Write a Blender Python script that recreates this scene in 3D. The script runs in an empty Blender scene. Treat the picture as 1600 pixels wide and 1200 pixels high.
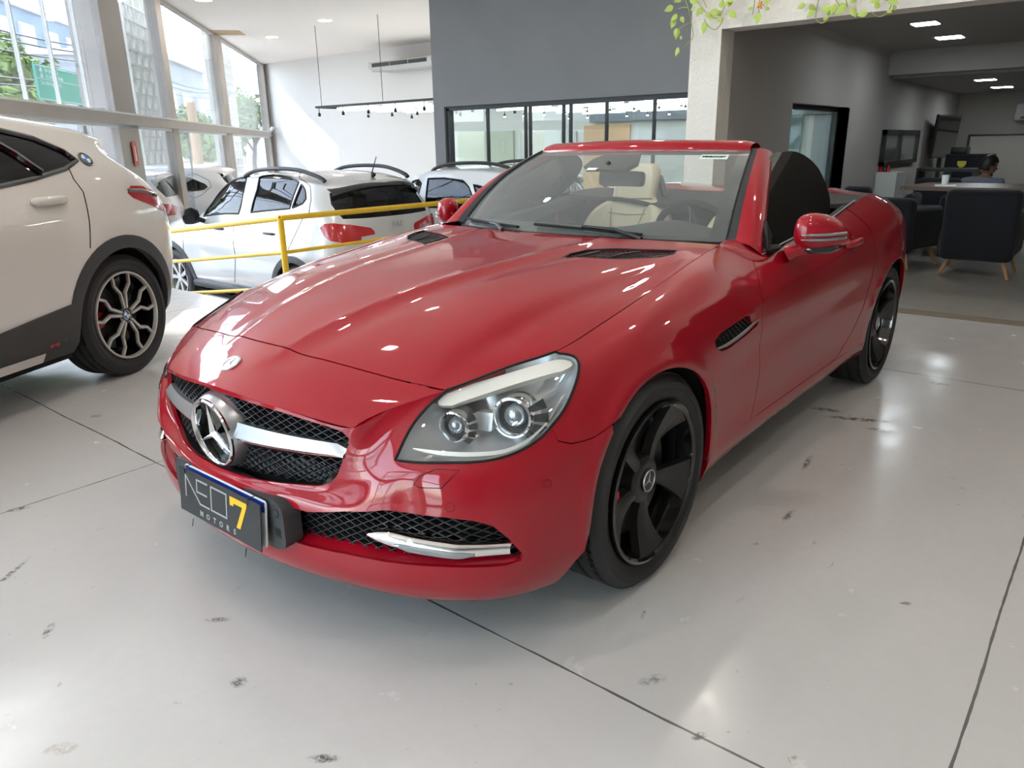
import bpy, bmesh, math, random
import numpy as np
from mathutils import Vector, Matrix
from mathutils.geometry import delaunay_2d_cdt
random.seed(7)
PI = math.pi
SC = bpy.context.scene
COL = SC.collection

# ------------------------------------------------------------------ camera
CAMP = np.array([2.97448094, 1.80492673, 1.24421792])
YAW, PITCH, ROLL, FPX = 3.83019270, .310245091, -.016063332, 1164.37812
def _rot():
    cy, sy = math.cos(YAW), math.sin(YAW); cp, sp = math.cos(PITCH), math.sin(PITCH)
    f = np.array([cy*cp, sy*cp, -sp]); r = np.array([sy, -cy, 0.]); u = np.cross(r, f)
    c, s = math.cos(ROLL), math.sin(ROLL)
    return np.array([c*r+s*u, -s*r+c*u, f])
RC = _rot()
cam_d = bpy.data.cameras.new('camera'); cam = bpy.data.objects.new('camera', cam_d); COL.objects.link(cam)
cam.matrix_world = Matrix([[*(float(v) for v in (RC[0][i], RC[1][i], -RC[2][i], CAMP[i]))] for i in range(3)] + [[0, 0, 0, 1]])
cam_d.sensor_fit = 'HORIZONTAL'; cam_d.sensor_width = 36.0; cam_d.lens = FPX/1600*36
cam_d.clip_start = .05; cam_d.clip_end = 500
SC.camera = cam

# ------------------------------------------------------------------ world, sun, exposure
w = bpy.data.worlds.new('sky'); SC.world = w; w.use_nodes = True
nt = w.node_tree; bgn = nt.nodes['Background']
sky = nt.nodes.new('ShaderNodeTexSky'); sky.sky_type = 'NISHITA'; sky.sun_disc = False
sky.sun_elevation = math.radians(50); sky.sun_rotation = math.radians(200); sky.air_density = 1.0; sky.dust_density = 1.5
hs_ = nt.nodes.new('ShaderNodeHueSaturation'); hs_.inputs['Saturation'].default_value = .55; nt.links.new(sky.outputs[0], hs_.inputs['Color'])
tint = nt.nodes.new('ShaderNodeMix'); tint.data_type = 'RGBA'; tint.blend_type = 'MULTIPLY'; tint.inputs[0].default_value = 1; tint.inputs[7].default_value = (1.12, .99, .935, 1)
nt.links.new(hs_.outputs[0], tint.inputs[6]); nt.links.new(tint.outputs[2], bgn.inputs[0]); bgn.inputs[1].default_value = 2.1
sun_d = bpy.data.lights.new('sun', 'SUN'); sun_d.energy = 4.8; sun_d.angle = math.radians(.6); sun_d.color = (1, .95, .88)
sun = bpy.data.objects.new('sun', sun_d); COL.objects.link(sun)
sun.rotation_euler = Vector((-.45, .75, -.85)).to_track_quat('-Z', 'Y').to_euler()
SC.view_settings.view_transform = 'Standard'; SC.view_settings.look = 'None'
SC.view_settings.gamma = 1; SC.view_settings.use_curve_mapping = False
SC.view_settings.exposure = 0.50
SC.cycles.use_denoising = True
SC.cycles.max_bounces = 8; SC.cycles.diffuse_bounces = 4; SC.cycles.glossy_bounces = 4
SC.cycles.transmission_bounces = 8; SC.cycles.transparent_max_bounces = 12
SC.cycles.sample_clamp_indirect = 6; SC.cycles.caustics_reflective = False; SC.cycles.caustics_refractive = False

def area_light(name, loc, size, energy, color=(1, 1, 1), rot=(0, 0, 0), parent=None, spread=180):
    d = bpy.data.lights.new(name, 'AREA'); d.shape = 'RECTANGLE'; d.size, d.size_y = size; d.energy = energy
    d.color = color; d.spread = math.radians(spread)
    o = bpy.data.objects.new(name, d); COL.objects.link(o); o.location = loc; o.rotation_euler = rot
    if parent: o.parent = parent
    return o
# ------------------------------------------------------------------ helpers
def thing(name, label, cat, loc=(0, 0, 0), rotz=0, group=None):
    o = bpy.data.objects.new(name, None); COL.objects.link(o); o.location = loc; o.rotation_euler = (0, 0, rotz)
    o.empty_display_size = .1
    return tag(o, label, cat, group)
def tag(o, label, cat, group=None, kind=None):
    o['label'] = label; o['category'] = cat
    if group: o['group'] = group
    if kind: o['kind'] = kind
    return o
def struct(o): o['kind'] = 'structure'; return o

class MB:
    """collects geometry, linked as ONE mesh object"""
    def __init__(s): s.v = []; s.f = []; s.m = []; s.mi = 0; s.sm = []
    def add(s, vs, fs, smooth=False, mi=None):
        n = len(s.v); s.v += [tuple(map(float, p)) for p in vs]
        s.f += [tuple(i+n for i in f) for f in fs]; s.m += [s.mi if mi is None else mi]*len(fs); s.sm += [smooth]*len(fs)
        return s
    def box(s, lo, hi, M=None, mi=None):
        x0, y0, z0 = lo; x1, y1, z1 = hi
        vs = [(x, y, z) for x in (x0, x1) for y in (y0, y1) for z in (z0, z1)]
        if M is not None: vs = [tuple(M @ Vector(p)) for p in vs]
        fs = [(0, 1, 3, 2), (4, 6, 7, 5), (0, 4, 5, 1), (2, 3, 7, 6), (0, 2, 6, 4), (1, 5, 7, 3)]
        if M is not None and M.determinant() < 0: fs = [f[::-1] for f in fs]
        return s.add(vs, fs, False, mi)
    def rbox(s, lo, hi, r=.01, M=None, seg=3, mi=None):
        bm = bmesh.new(); bmesh.ops.create_cube(bm, size=1)
        for v in bm.verts: v.co = Vector([(lo[i]+hi[i])/2+v.co[i]*(hi[i]-lo[i]) for i in range(3)])
        bmesh.ops.bevel(bm, geom=bm.edges[:], offset=min(r, .49*min(hi[i]-lo[i] for i in range(3))), segments=seg, profile=.5, affect='EDGES')
        return s.bm(bm, M, True, mi)
    def bm(s, bm, M=None, smooth=True, mi=None):
        bm.verts.index_update()
        vs = [tuple((M @ v.co) if M is not None else v.co) for v in bm.verts]
        fs = [tuple(v.index for v in f.verts) for f in bm.faces]; bm.free()
        return s.add(vs, fs, smooth, mi)
    def tube(s, pts, r, n=10, cap=True, closed=False, mi=None, sx=1.0, up=None):
        """round (or flattened, sx) bar swept along points; r number or list"""
        P = [Vector(p) for p in pts]; m = len(P); R = r if hasattr(r, '__len__') else [r]*m
        vs = []; prev = None
        for i, p in enumerate(P):
            a = P[(i-1) % m] if closed or i > 0 else p; b = P[(i+1) % m] if closed or i < m-1 else p
            t = (b-a).normalized()
            if up is not None: u = Vector(up) - t*t.dot(Vector(up)); u.normalize()
            elif prev is None:
                q = Vector((0, 0, 1)) if abs(t.z) < .9 else Vector((1, 0, 0)); u = (q-t*t.dot(q)).normalized()
            else: u = (prev-t*t.dot(prev)).normalized()
            prev = u; w_ = t.cross(u)
            for k in range(n):
                a_ = 2*PI*k/n; vs.append(p + u*(R[i]*math.cos(a_)) + w_*(R[i]*sx*math.sin(a_)))
        fs = []
        for i in range(m if closed else m-1):
            for k in range(n):
                fs.append((i*n+k, i*n+(k+1) % n, ((i+1) % m)*n+(k+1) % n, ((i+1) % m)*n+k))
        if cap and not closed: fs += [tuple(range(n))[::-1], tuple(range((m-1)*n, m*n))]
        return s.add(vs, fs, True, mi)
    def lathe(s, prof, n=32, M=None, mi=None, smooth=True, a0=0, a1=2*PI):
        """profile [(r,h)] round the local z axis"""
        full = abs(a1-a0-2*PI) < 1e-6; k = n if full else n+1
        vs = []
        for j in range(k):
            a = a0+(a1-a0)*j/n
            for r, h in prof: vs.append((r*math.cos(a), r*math.sin(a), h))
        if M is not None: vs = [tuple(M @ Vector(p)) for p in vs]
        m = len(prof); fs = []
        for j in range(n):
            for i in range(m-1):
                a, b = j*m+i, ((j+1) % k)*m+i
                fs.append((a, b, b+1, a+1))
        return s.add(vs, fs, smooth, mi)
    def prism(s, poly, h0, h1, M=None, mi=None, smooth=False):
        """2d polygon (ccw) extruded in local z"""
        n = len(poly); vs = [(x, y, h0) for x, y in poly]+[(x, y, h1) for x, y in poly]
        if M is not None: vs = [tuple(M @ Vector(p)) for p in vs]
        t = tri2(poly)
        fs = [f[::-1] for f in t]+[tuple(i+n for i in f) for f in t]
        s.add(vs, fs, smooth, mi)
        s.add(vs, [(i, (i+1) % n, n+(i+1) % n, n+i) for i in range(n)], smooth, mi)
        return s
    def grid(s, P, mi=None, smooth=True, flip=False):
        P = np.asarray(P, float); a, b = P.shape[:2]
        fs = [(i*b+j, (i+1)*b+j, (i+1)*b+j+1, i*b+j+1) for i in range(a-1) for j in range(b-1)]
        if flip: fs = [f[::-1] for f in fs]
        return s.add(P.reshape(-1, 3), fs, smooth, mi)
    def build(s, name, mats, parent=None, bevel=0, loc=None, sub=0, auto=None):
        me = bpy.data.meshes.new(name); me.from_pydata(s.v, [], s.f); 
        if not isinstance(mats, (list, tuple)): mats = [mats]
        for m in mats: me.materials.append(m)
        me.polygons.foreach_set('material_index', s.m); me.polygons.foreach_set('use_smooth', s.sm)
        if any(s.sm):
            me.update()
            bm = bmesh.new(); bm.from_mesh(me); bmesh.ops.remove_doubles(bm, verts=bm.verts, dist=1e-6)
            ang = math.radians(auto or 38)
            for e in bm.edges:
                if len(e.link_faces) == 2 and e.link_faces[0].normal.length > 0 and e.link_faces[1].normal.length > 0 and e.calc_face_angle(0) > ang: e.smooth = False
            bm.to_mesh(me); bm.free()
        me.update()
        o = bpy.data.objects.new(name, me); COL.objects.link(o)
        if parent is not None: o.parent = parent
        if loc: o.location = loc
        if bevel:
            b = o.modifiers.new('bevel', 'BEVEL'); b.width = bevel; b.segments = 2; b.limit_method = 'ANGLE'
        if sub:
            b = o.modifiers.new('sub', 'SUBSURF'); b.levels = sub; b.render_levels = sub
        return o
def tri2(poly):
    n = len(poly)
    r = delaunay_2d_cdt([Vector(p) for p in poly], [(i, (i+1) % n) for i in range(n)], [tuple(range(n))], 1, 1e-7)
    mp = {}
    for i, o in enumerate(r[3]): mp[i] = o[0] if o else None
    out = []
    for f in r[2]:
        q = [mp[i] for i in f]
        if None in q: continue
        out.append(tuple(q))
    return out
def T(x=0, y=0, z=0, rx=0, ry=0, rz=0, s=1):
    M = Matrix.Translation((x, y, z)) @ Matrix.Rotation(rz, 4, 'Z') @ Matrix.Rotation(ry, 4, 'Y') @ Matrix.Rotation(rx, 4, 'X')
    return M @ Matrix.Scale(s, 4)
def frame(o, ex, ez):
    """matrix at o, local x along ex, local z along ez"""
    z = Vector(ez).normalized(); x = Vector(ex); x = (x-z*x.dot(z)).normalized(); y = z.cross(x)
    return Matrix([[x[i], y[i], z[i], o[i]] for i in range(3)]+[[0, 0, 0, 1]])
def ngon(r, n, a0=0): return [(r*math.cos(a0+2*PI*k/n), r*math.sin(a0+2*PI*k/n)) for k in range(n)]
def smooth_poly(pts, n=8, closed=True):
    """catmull-rom through points"""
    P = np.array(pts, float); m = len(P); out = []
    for i in range(m if closed else m-1):
        p0 = P[(i-1) % m] if closed else P[max(i-1, 0)]; p1 = P[i]; p2 = P[(i+1) % m]; p3 = P[(i+2) % m] if closed else P[min(i+2, m-1)]
        for k in range(n):
            t = k/n
            out.append(.5*((2*p1)+(-p0+p2)*t+(2*p0-5*p1+4*p2-p3)*t*t+(-p0+3*p1-3*p2+p3)*t**3))
    if not closed: out.append(P[-1])
    return [tuple(q) for q in out]
def round_poly(pts, r, n=5):
    """rounds every corner of a 2d polygon"""
    out = []; m = len(pts); R = r if hasattr(r, '__len__') else [r]*m
    for i in range(m):
        p = np.array(pts[i], float); a = np.array(pts[i-1], float)-p; b = np.array(pts[(i+1) % m], float)-p
        la, lb = np.linalg.norm(a), np.linalg.norm(b); rr = min(R[i], la*.49, lb*.49)
        if rr < 1e-6: out.append(tuple(p)); continue
        A = p+a/la*rr; B = p+b/lb*rr
        for k in range(n+1):
            t = k/n; out.append(tuple((1-t)**2*A+2*t*(1-t)*p+t*t*B))
    return out
def text_mesh(txt, size, M, depth=.002, bold=0.0, align='CENTER', sp=1.0):
    c = bpy.data.curves.new('t', 'FONT'); c.body = txt; c.size = size; c.extrude = depth; c.align_x = align; c.align_y = 'CENTER'
    c.offset = bold; c.space_character = sp; c.resolution_u = 4
    o = bpy.data.objects.new('t', c); COL.objects.link(o)
    dg = bpy.context.evaluated_depsgraph_get(); me = bpy.data.meshes.new_from_object(o.evaluated_get(dg))
    vs = [tuple(M @ v.co) for v in me.vertices]; fs = [tuple(p.vertices) for p in me.polygons]
    bpy.data.objects.remove(o); bpy.data.curves.remove(c); bpy.data.meshes.remove(me)
    return vs, fs
def copy_tree(o, parent=None):
    c = o.copy(); COL.objects.link(c); c.parent = parent
    for ch in list(o.children): copy_tree(ch, c)
    return c

# ------------------------------------------------------------------ materials
def mat(name, col, rough=.5, metal=0, coat=0, emit=None, estr=0, trans=0, ior=1.45, spec=.5, bump=None, noise=None, alpha=1, coat_r=.03, sheen=0):
    m = bpy.data.materials.new(name); m.use_nodes = True; N = m.node_tree.nodes; L = m.node_tree.links; b = N['Principled BSDF']
    b.inputs['Base Color'].default_value = (*col, 1); b.inputs['Roughness'].default_value = rough; b.inputs['Metallic'].default_value = metal
    b.inputs['Coat Weight'].default_value = coat; b.inputs['Coat Roughness'].default_value = coat_r; b.inputs['IOR'].default_value = ior
    b.inputs['Specular IOR Level'].default_value = spec; b.inputs['Transmission Weight'].default_value = trans; b.inputs['Alpha'].default_value = alpha
    b.inputs['Sheen Weight'].default_value = sheen
    if emit: b.inputs['Emission Color'].default_value = (*emit, 1); b.inputs['Emission Strength'].default_value = estr
    if noise:   # (scale, amount) colour variation
        t = N.new('ShaderNodeTexNoise'); t.inputs['Scale'].default_value = noise[0]; t.inputs['Detail'].default_value = 5
        tc = N.new('ShaderNodeTexCoord'); L.new(tc.outputs['Object'], t.inputs['Vector'])
        mx = N.new('ShaderNodeMix'); mx.data_type = 'RGBA'; L.new(t.outputs[0], mx.inputs[0])
        c2 = noise[2] if len(noise) > 2 else tuple(c*(1-noise[1]) for c in col)
        mx.inputs[6].default_value = (*[c*(1+noise[1]*.5) for c in col], 1); mx.inputs[7].default_value = (*c2, 1)
        L.new(mx.outputs[2], b.inputs['Base Color'])
    if bump:    # (scale, strength, distance)
        t = N.new('ShaderNodeTexNoise'); t.inputs['Scale'].default_value = bump[0]; t.inputs['Detail'].default_value = 4
        tc = N.new('ShaderNodeTexCoord'); L.new(tc.outputs['Object'], t.inputs['Vector'])
        bp_ = N.new('ShaderNodeBump'); bp_.inputs['Strength'].default_value = bump[1]; bp_.inputs['Distance'].default_value = bump[2]
        L.new(t.outputs[0], bp_.inputs['Height']); L.new(bp_.outputs[0], b.inputs['Normal'])
    return m
def thin_glass(name, tint=(.9, .95, .93), refl=1.0, rough=0.0, opac=0.0, ior=1.5):
    """clear pane: straight-through transparency plus fresnel reflection, the same for every ray"""
    m = bpy.data.materials.new(name); m.use_nodes = True; N = m.node_tree.nodes; L = m.node_tree.links
    for n in list(N): N.remove(n)
    out = N.new('ShaderNodeOutputMaterial'); tr = N.new('ShaderNodeBsdfTransparent'); tr.inputs[0].default_value = (*tint, 1)
    gl = N.new('ShaderNodeBsdfGlossy'); gl.inputs['Roughness'].default_value = rough; gl.inputs[0].default_value = (refl, refl, refl, 1)
    fr = N.new('ShaderNodeFresnel'); ge = N.new('ShaderNodeNewGeometry'); mr = N.new('ShaderNodeMapRange'); mr.inputs[3].default_value = ior; mr.inputs[4].default_value = 1/ior
    L.new(ge.outputs['Backfacing'], mr.inputs[0]); L.new(mr.outputs[0], fr.inputs[0])
    mx = N.new('ShaderNodeMixShader'); L.new(fr.outputs[0], mx.inputs[0]); L.new(tr.outputs[0], mx.inputs[1]); L.new(gl.outputs[0], mx.inputs[2])
    if opac:
        df = N.new('ShaderNodeBsdfDiffuse'); df.inputs[0].default_value = (.8, .85, .85, 1)
        m2 = N.new('ShaderNodeMixShader'); m2.inputs[0].default_value = opac
        L.new(mx.outputs[0], m2.inputs[1]); L.new(df.outputs[0], m2.inputs[2]); L.new(m2.outputs[0], out.inputs[0])
    else: L.new(mx.outputs[0], out.inputs[0])
    return m
M = {}
M['red'] = mat('red_paint', (.30, .0018, .011), .40, 0, 1, spec=.12)
M['black_plastic'] = mat('black_plastic', (.012, .012, .013), .45)
M['grey_plastic'] = mat('grey_plastic', (.045, .047, .05), .5)
M['gloss_black'] = mat('gloss_black', (.006, .006, .006), .12, 0, 1)
M['satin_black'] = mat('satin_black', (.016, .016, .016), .32)
M['rubber'] = mat('rubber', (.018, .018, .018), .62)
M['chrome'] = mat('chrome', (.85, .86, .87), .06, 1)
M['satin_silver'] = mat('satin_silver', (.48, .49, .51), .3, .85)
M['disc_metal'] = mat('disc_metal', (.45, .45, .45), .3, 1)
M['under'] = mat('underbody', (.006, .006, .006), .9)
M['glass'] = thin_glass('car_glass', (.86, .9, .87))
M['tint_glass'] = thin_glass('tinted_glass', (.16, .17, .17))
M['dark_glass'] = thin_glass('privacy_glass', (.07, .07, .075))
M['clear'] = thin_glass('clear_lens', (.96, .97, .98))
M['pane'] = thin_glass('window_pane', (.88, .95, .95))
M['pane_facade'] = thin_glass('facade_pane', (.61, .665, .70))
M['leather'] = mat('cream_leather', (.66, .58, .43), .5, bump=(220, .15, .002))
M['trim_black'] = mat('black_trim', (.02, .02, .022), .7)
M['dark_rubber'] = mat('gap_rubber', (.004, .004, .004), .8)
# ------------------------------------------------------------------ trimmed spline surfaces
def spline_eval(P, t, mirror0=False, mirror1=False, flipaxis=1):
    """interpolating C2 cubic through P[0..n-1] (first axis) at params t in 0..n-1; mirrored ends reflect across the y=0 plane"""
    P = np.asarray(P, float); n = len(P)
    if mirror0 or mirror1:
        Q = P.copy(); Q[..., flipaxis] *= -1
        k = min(4, n-1); parts = []
        if mirror0: parts.append(Q[1:k+1][::-1])
        parts.append(P)
        if mirror1: parts.append(Q[-k-1:-1][::-1])
        off = k if mirror0 else 0
        P = np.concatenate(parts); t = np.asarray(t)+off; n = len(P)
    sh = P.shape[1:]; F = P.reshape(n, -1)
    # natural-ish (not-a-knot like: second derivative copied) spline by solving for second derivatives
    A = np.zeros((n, n)); R = np.zeros_like(F)
    A[0, 0] = 1; A[0, 1] = -1; A[-1, -1] = 1; A[-1, -2] = -1
    for i in range(1, n-1):
        A[i, i-1] = 1; A[i, i] = 4; A[i, i+1] = 1; R[i] = 6*(F[i+1]-2*F[i]+F[i-1])
    K = np.linalg.solve(A, R)
    t = np.asarray(t, float); i = np.clip(np.floor(t).astype(int), 0, n-2); u = (t-i)[:, None]; v = 1-u
    out = v*F[i]+u*F[i+1]+((v**3-v)*K[i]+(u**3-u)*K[i+1])/6
    return out.reshape((len(t),)+sh)
class Surf:
    def __init__(s, P, m0=(0, 0), m1=(0, 0), disp=None, ds=24):
        """P[i][j] = points; m0: mirror start/end along i, m1: along j"""
        s.P = np.array(P, float); s.nu, s.nv = s.P.shape[:2]; s.m0 = m0; s.m1 = m1; s.disp = disp; s.ds = ds
        s.U = np.linspace(0, s.nu-1, (s.nu-1)*ds+1); s.V = np.linspace(0, s.nv-1, (s.nv-1)*ds+1)
        a = spline_eval(s.P, s.U, *map(bool, m0))
        a = spline_eval(a.transpose(1, 0, 2), s.V, *map(bool, m1)).transpose(1, 0, 2)
        if disp is not None: a = disp(a, s.U[:, None]+0*s.V[None], 0*s.U[:, None]+s.V[None])
        s.G = a
        du = np.gradient(a, axis=0); dv = np.gradient(a, axis=1)
        if m0[0]: du[0, :, 0] = 0; du[0, :, 2] = 0
        n = np.cross(du, dv); s.N = n/(np.linalg.norm(n, axis=2, keepdims=True)+1e-12)
        if m0[0]: s.N[0, :, 1] = 0
        if m0[1]: s.N[-1, :, 1] = 0
        if m1[0]: s.N[:, 0, 1] = 0
        if m1[1]: s.N[:, -1, 1] = 0
        s.N /= np.linalg.norm(s.N, axis=2, keepdims=True)+1e-12
        s.flip = 1
        # metric per cell for triangulation
    def _bil(s, A, uv):
        uv = np.asarray(uv, float).reshape(-1, 2); x = np.clip(uv[:, 0]*s.ds, 0, len(s.U)-1.000001); y = np.clip(uv[:, 1]*s.ds, 0, len(s.V)-1.000001)
        i = x.astype(int); j = y.astype(int); a = (x-i)[:, None]; b = (y-j)[:, None]
        return (1-a)*(1-b)*A[i, j]+a*(1-b)*A[i+1, j]+(1-a)*b*A[i, j+1]+a*b*A[i+1, j+1]
    def p(s, uv): return s._bil(s.G, uv)
    def n(s, uv):
        n = s._bil(s.N, uv); return s.flip*n/np.linalg.norm(n, axis=1, keepdims=True)
    def solve(s, targets, f, G2=None, rng=None):
        """uv for which f(point) is nearest to each 2d target"""
        g = f(s.G) if G2 is None else G2; out = []
        if rng is not None:
            i0, i1, j0, j1 = [int(r*s.ds) for r in rng]
        else: i0, i1, j0, j1 = 0, len(s.U)-1, 0, len(s.V)-1
        sub = g[i0:i1+1, j0:j1+1]
        for t in targets:
            d = ((sub-np.array(t))**2).sum(-1); k = np.argmin(d); i, j = np.unravel_index(k, d.shape); i += i0; j += j0
            x = np.array([i, j], float)
            for _ in range(4):
                ii = int(np.clip(x[0], 1, len(s.U)-2)); jj = int(np.clip(x[1], 1, len(s.V)-2))
                J = np.stack([(g[ii+1, jj]-g[ii-1, jj])/2, (g[ii, jj+1]-g[ii, jj-1])/2], 1)
                cur = s._bil(g, [x/s.ds])[0]
                try: st = np.linalg.solve(J, np.array(t)-cur)
                except Exception: break
                st = np.clip(st, -1.5, 1.5); x = np.clip(x+st, [i0, j0], [i1, j1])
            out.append(x/s.ds)
        return out
    def pix(s, pts, rng=None): return s.solve(pts, projn, rng=rng)
    def xz(s, pts, rng=None): return s.solve(pts, lambda a: a[..., [0, 2]], rng=rng)
    def yz(s, pts, rng=None): return s.solve(pts, lambda a: a[..., [1, 2]], rng=rng)
    def xy(s, pts, rng=None): return s.solve(pts, lambda a: a[..., [0, 1]], rng=rng)
def projn(a):
    d = (a-CAMP)@RC.T
    return np.stack([800+FPX*d[..., 0]/d[..., 2], 600-FPX*d[..., 1]/d[..., 2]], -1)
def ray(u, v): return np.array([(u-800)/FPX, -(v-600)/FPX, 1.])@RC
def at(u, v, ax, val):
    d = ray(u, v); i = 'xyz'.index(ax); return CAMP+d*((val-CAMP[i])/d[i])
def inpoly(pts, poly):
    x, y = pts[:, 0], pts[:, 1]; P = np.asarray(poly); r = np.zeros(len(pts), bool); j = len(P)-1
    for i in range(len(P)):
        xi, yi = P[i]; xj, yj = P[j]
        c = ((yi > y) != (yj > y)) & (x < (xj-xi)*(y-yi)/(yj-yi+1e-15)+xi); r ^= c; j = i
    return r
def dens(poly, s, step=.02, closed=True):
    """subdivide a uv polygon so that its 3d steps are at most step"""
    out = []; m = len(poly)
    for i in range(m if closed else m-1):
        a = np.array(poly[i], float); b = np.array(poly[(i+1) % m], float)
        L = np.abs(s.p([a])[0]-s.p([(a+b)/2])[0]).max()+np.abs(s.p([b])[0]-s.p([(a+b)/2])[0]).max()
        k = max(1, int(L/step)); out += [a+(b-a)*q/k for q in range(k)]
    if not closed: out.append(np.array(poly[-1], float))
    return out
def panel(s, outer, holes=(), sub=4, step=.02, thick=.02, mirror=False, both=False, offset=0, lip=None, hole_thick=None, nolip0=True):
    """trimmed piece of a surface: MB with verts, normals. mirror: negate y; both: half at y>=0 plus its mirror welded"""
    outer = dens(outer, s, step); holes = [dens(h, s, step) for h in holes]
    su = s.ds/sub
    us = np.arange(0, len(s.U), s.ds/sub)/s.ds; vs = np.arange(0, len(s.V), s.ds/sub)/s.ds
    O = np.array(outer); lo, hi = O.min(0), O.max(0)
    us = us[(us > lo[0]-1) & (us < hi[0]+1)]; vs = vs[(vs > lo[1]-1) & (vs < hi[1]+1)]
    g = np.stack(np.meshgrid(us, vs, indexing='ij'), -1).reshape(-1, 2)
    k = inpoly(g, outer)
    for h in holes: k &= ~inpoly(g, h)
    g = g[k]
    # keep away from the borders
    for B in [outer]+holes:
        B = np.array(B); C = np.roll(B, -1, 0)
        if len(g) == 0: break
        d = np.full(len(g), 9.)
        for a, b in zip(B, C):
            ab = b-a; L = (ab**2).sum()+1e-15; t = np.clip(((g-a)@ab)/L, 0, 1)[:, None]; d = np.minimum(d, np.abs(g-(a+t*ab)).max(1))
        g = g[d > .3/sub]
    verts = []; edges = []
    for B in [outer]+holes:
        o = len(verts); verts += [tuple(x) for x in B]; m = len(B); edges += [(o+i, o+(i+1) % m) for i in range(m)]
    verts += [tuple(x) for x in g]
    r = delaunay_2d_cdt([Vector(v) for v in verts], edges, [], 0, 1e-6)
    uv = np.array([tuple(v) for v in r[0]]); F = np.array([f for f in r[2] if len(f) == 3])
    cen = uv[F].mean(1); k = inpoly(cen, outer)
    for h in holes: k &= ~inpoly(cen, h)
    F = F[k]
    P = s.p(uv); N = s.n(uv)
    a = np.cross(P[F[:, 1]]-P[F[:, 0]], P[F[:, 2]]-P[F[:, 0]])
    wrong = (a*N[F].mean(1)).sum(1) < 0
    F[wrong] = F[wrong][:, ::-1]
    P = P+N*offset
    # border loops for flanges
    from collections import Counter
    cnt = {}
    for f in F:
        for i in range(3): cnt[(int(f[i]), int(f[(i+1) % 3]))] = 1
    bord = [e for e in cnt if (e[1], e[0]) not in cnt]
    if both: bord = [e for e in bord if not (abs(P[e[0], 1]) < 1e-4 and abs(P[e[1], 1]) < 1e-4)]
    V = [P]; NN = [N]; faces = [F.tolist()]; base = len(P)
    if thick and bord:
        ids = sorted({i for e in bord for i in e}); mp = {v: base+i for i, v in enumerate(ids)}; mp2 = {v: base+len(ids)+i for i, v in enumerate(ids)}
        # side direction for rim normals
        sn = {v: np.zeros(3) for v in ids}
        for a_, b_ in bord:
            t = P[b_]-P[a_]; n_ = np.cross(t, N[a_]); sn[a_] += n_; sn[b_] += n_
        S = np.array([sn[v]/(np.linalg.norm(sn[v])+1e-12) for v in ids])
        if both:
            for q, v in enumerate(ids):
                if abs(P[v, 1]) < 1e-4: S[q, 1] = 0
        r_ = min(.004, abs(thick)*.4)
        sg = 1
        V += [P[ids]-N[ids]*0, P[ids]-N[ids]*thick]; NN += [S, S]
        faces.append([[a_, mp[a_], mp[b_], b_] for a_, b_ in bord if False]+[[b_, a_, mp2[a_], mp2[b_]] for a_, b_ in bord])
        fl = faces.pop()
        faces.append([[mp[f[0]], mp[f[1]], f[2], f[3]] for f in fl])
    P = np.concatenate(V); N = np.concatenate(NN); faces = [f for fl in faces for f in fl]
    if mirror:
        P = P*[1, -1, 1]; N = N*[1, -1, 1]; faces = [f[::-1] for f in faces]
    if both:
        n0 = len(P); P2 = P*[1, -1, 1]; N2 = N*[1, -1, 1]; f2 = []
        mp = np.arange(n0)+n0; keep = []
        for i in range(n0):
            if abs(P[i, 1]) < 1e-4: mp[i] = i; P[i, 1] = 0; P2[i] = P[i]
        for f in faces: f2.append([int(mp[i]) for i in f[::-1]])
        P = np.concatenate([P, P2]); N = np.concatenate([N, N2]); faces = faces+f2
    return P, N, faces
def mesh_pnf(name, parts, material, parent=None):
    """one mesh object out of (P,N,faces) pieces, with exact surface normals"""
    P = []; N = []; F = []; n = 0
    for p, nn, f in parts:
        P.append(p); N.append(nn); F += [[int(i)+n for i in q] for q in f]; n += len(p)
    P = np.concatenate(P); N = np.concatenate(N)
    me = bpy.data.meshes.new(name); me.from_pydata([tuple(map(float, p)) for p in P], [], F)
    me.materials.append(material); me.polygons.foreach_set('use_smooth', [True]*len(me.polygons)); me.update()
    N = N/(np.linalg.norm(N, axis=1, keepdims=True)+1e-12)
    if len(me.vertices) == len(N): me.normals_split_custom_set_from_vertices([tuple(map(float, q)) for q in N])
    o = bpy.data.objects.new(name, me); COL.objects.link(o)
    if parent is not None: o.parent = parent
    return o
def curve_on(s, uvs, off=0):
    return s.p(uvs)+s.n(uvs)*off
# ------------------------------------------------------------------ wheels (local z = axle pointing outwards)
def make_tire(R, Rr_, w, parent, m=None):
    """tread grooves are modelled in the profile and as sipes"""
    h = w/2; p = [(Rr_, -h*.82), (Rr_+.012, -h*.90), (Rr_+(R-Rr_)*.45, -h), (R-.018, -h*.90), (R-.004, -h*.78)]
    g = [-.52, -.2, .2, .52]; r0 = R
    prof = list(p)
    for c in g: prof += [(r0, (c-.055)*h*1.35), (r0-.008, (c-.045)*h*1.35), (r0-.008, (c+.045)*h*1.35), (r0, (c+.055)*h*1.35)]
    prof += [(R-.004, h*.78), (R-.018, h*.90), (Rr_+(R-Rr_)*.70, h*.985), (Rr_+(R-Rr_)*.45, h), (Rr_+(R-Rr_)*.42, h*.97), (Rr_+.014, h*.90), (Rr_+.004, h*.86), (Rr_, h*.82)]
    mb = MB(); mb.lathe(prof, 72)
    n = 60
    for k in range(n):
        a = 2*PI*k/n
        for s_ in (-1, 1):
            Mx = Matrix.Rotation(a, 4, 'Z')
            mb.box((R-.006, -.0016, s_*h*.66-h*.09), (R+.0003, .0016, s_*h*.66+h*.09), Mx)
    return mb.build('tire', m or M['rubber'], parent, auto=30)
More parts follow.
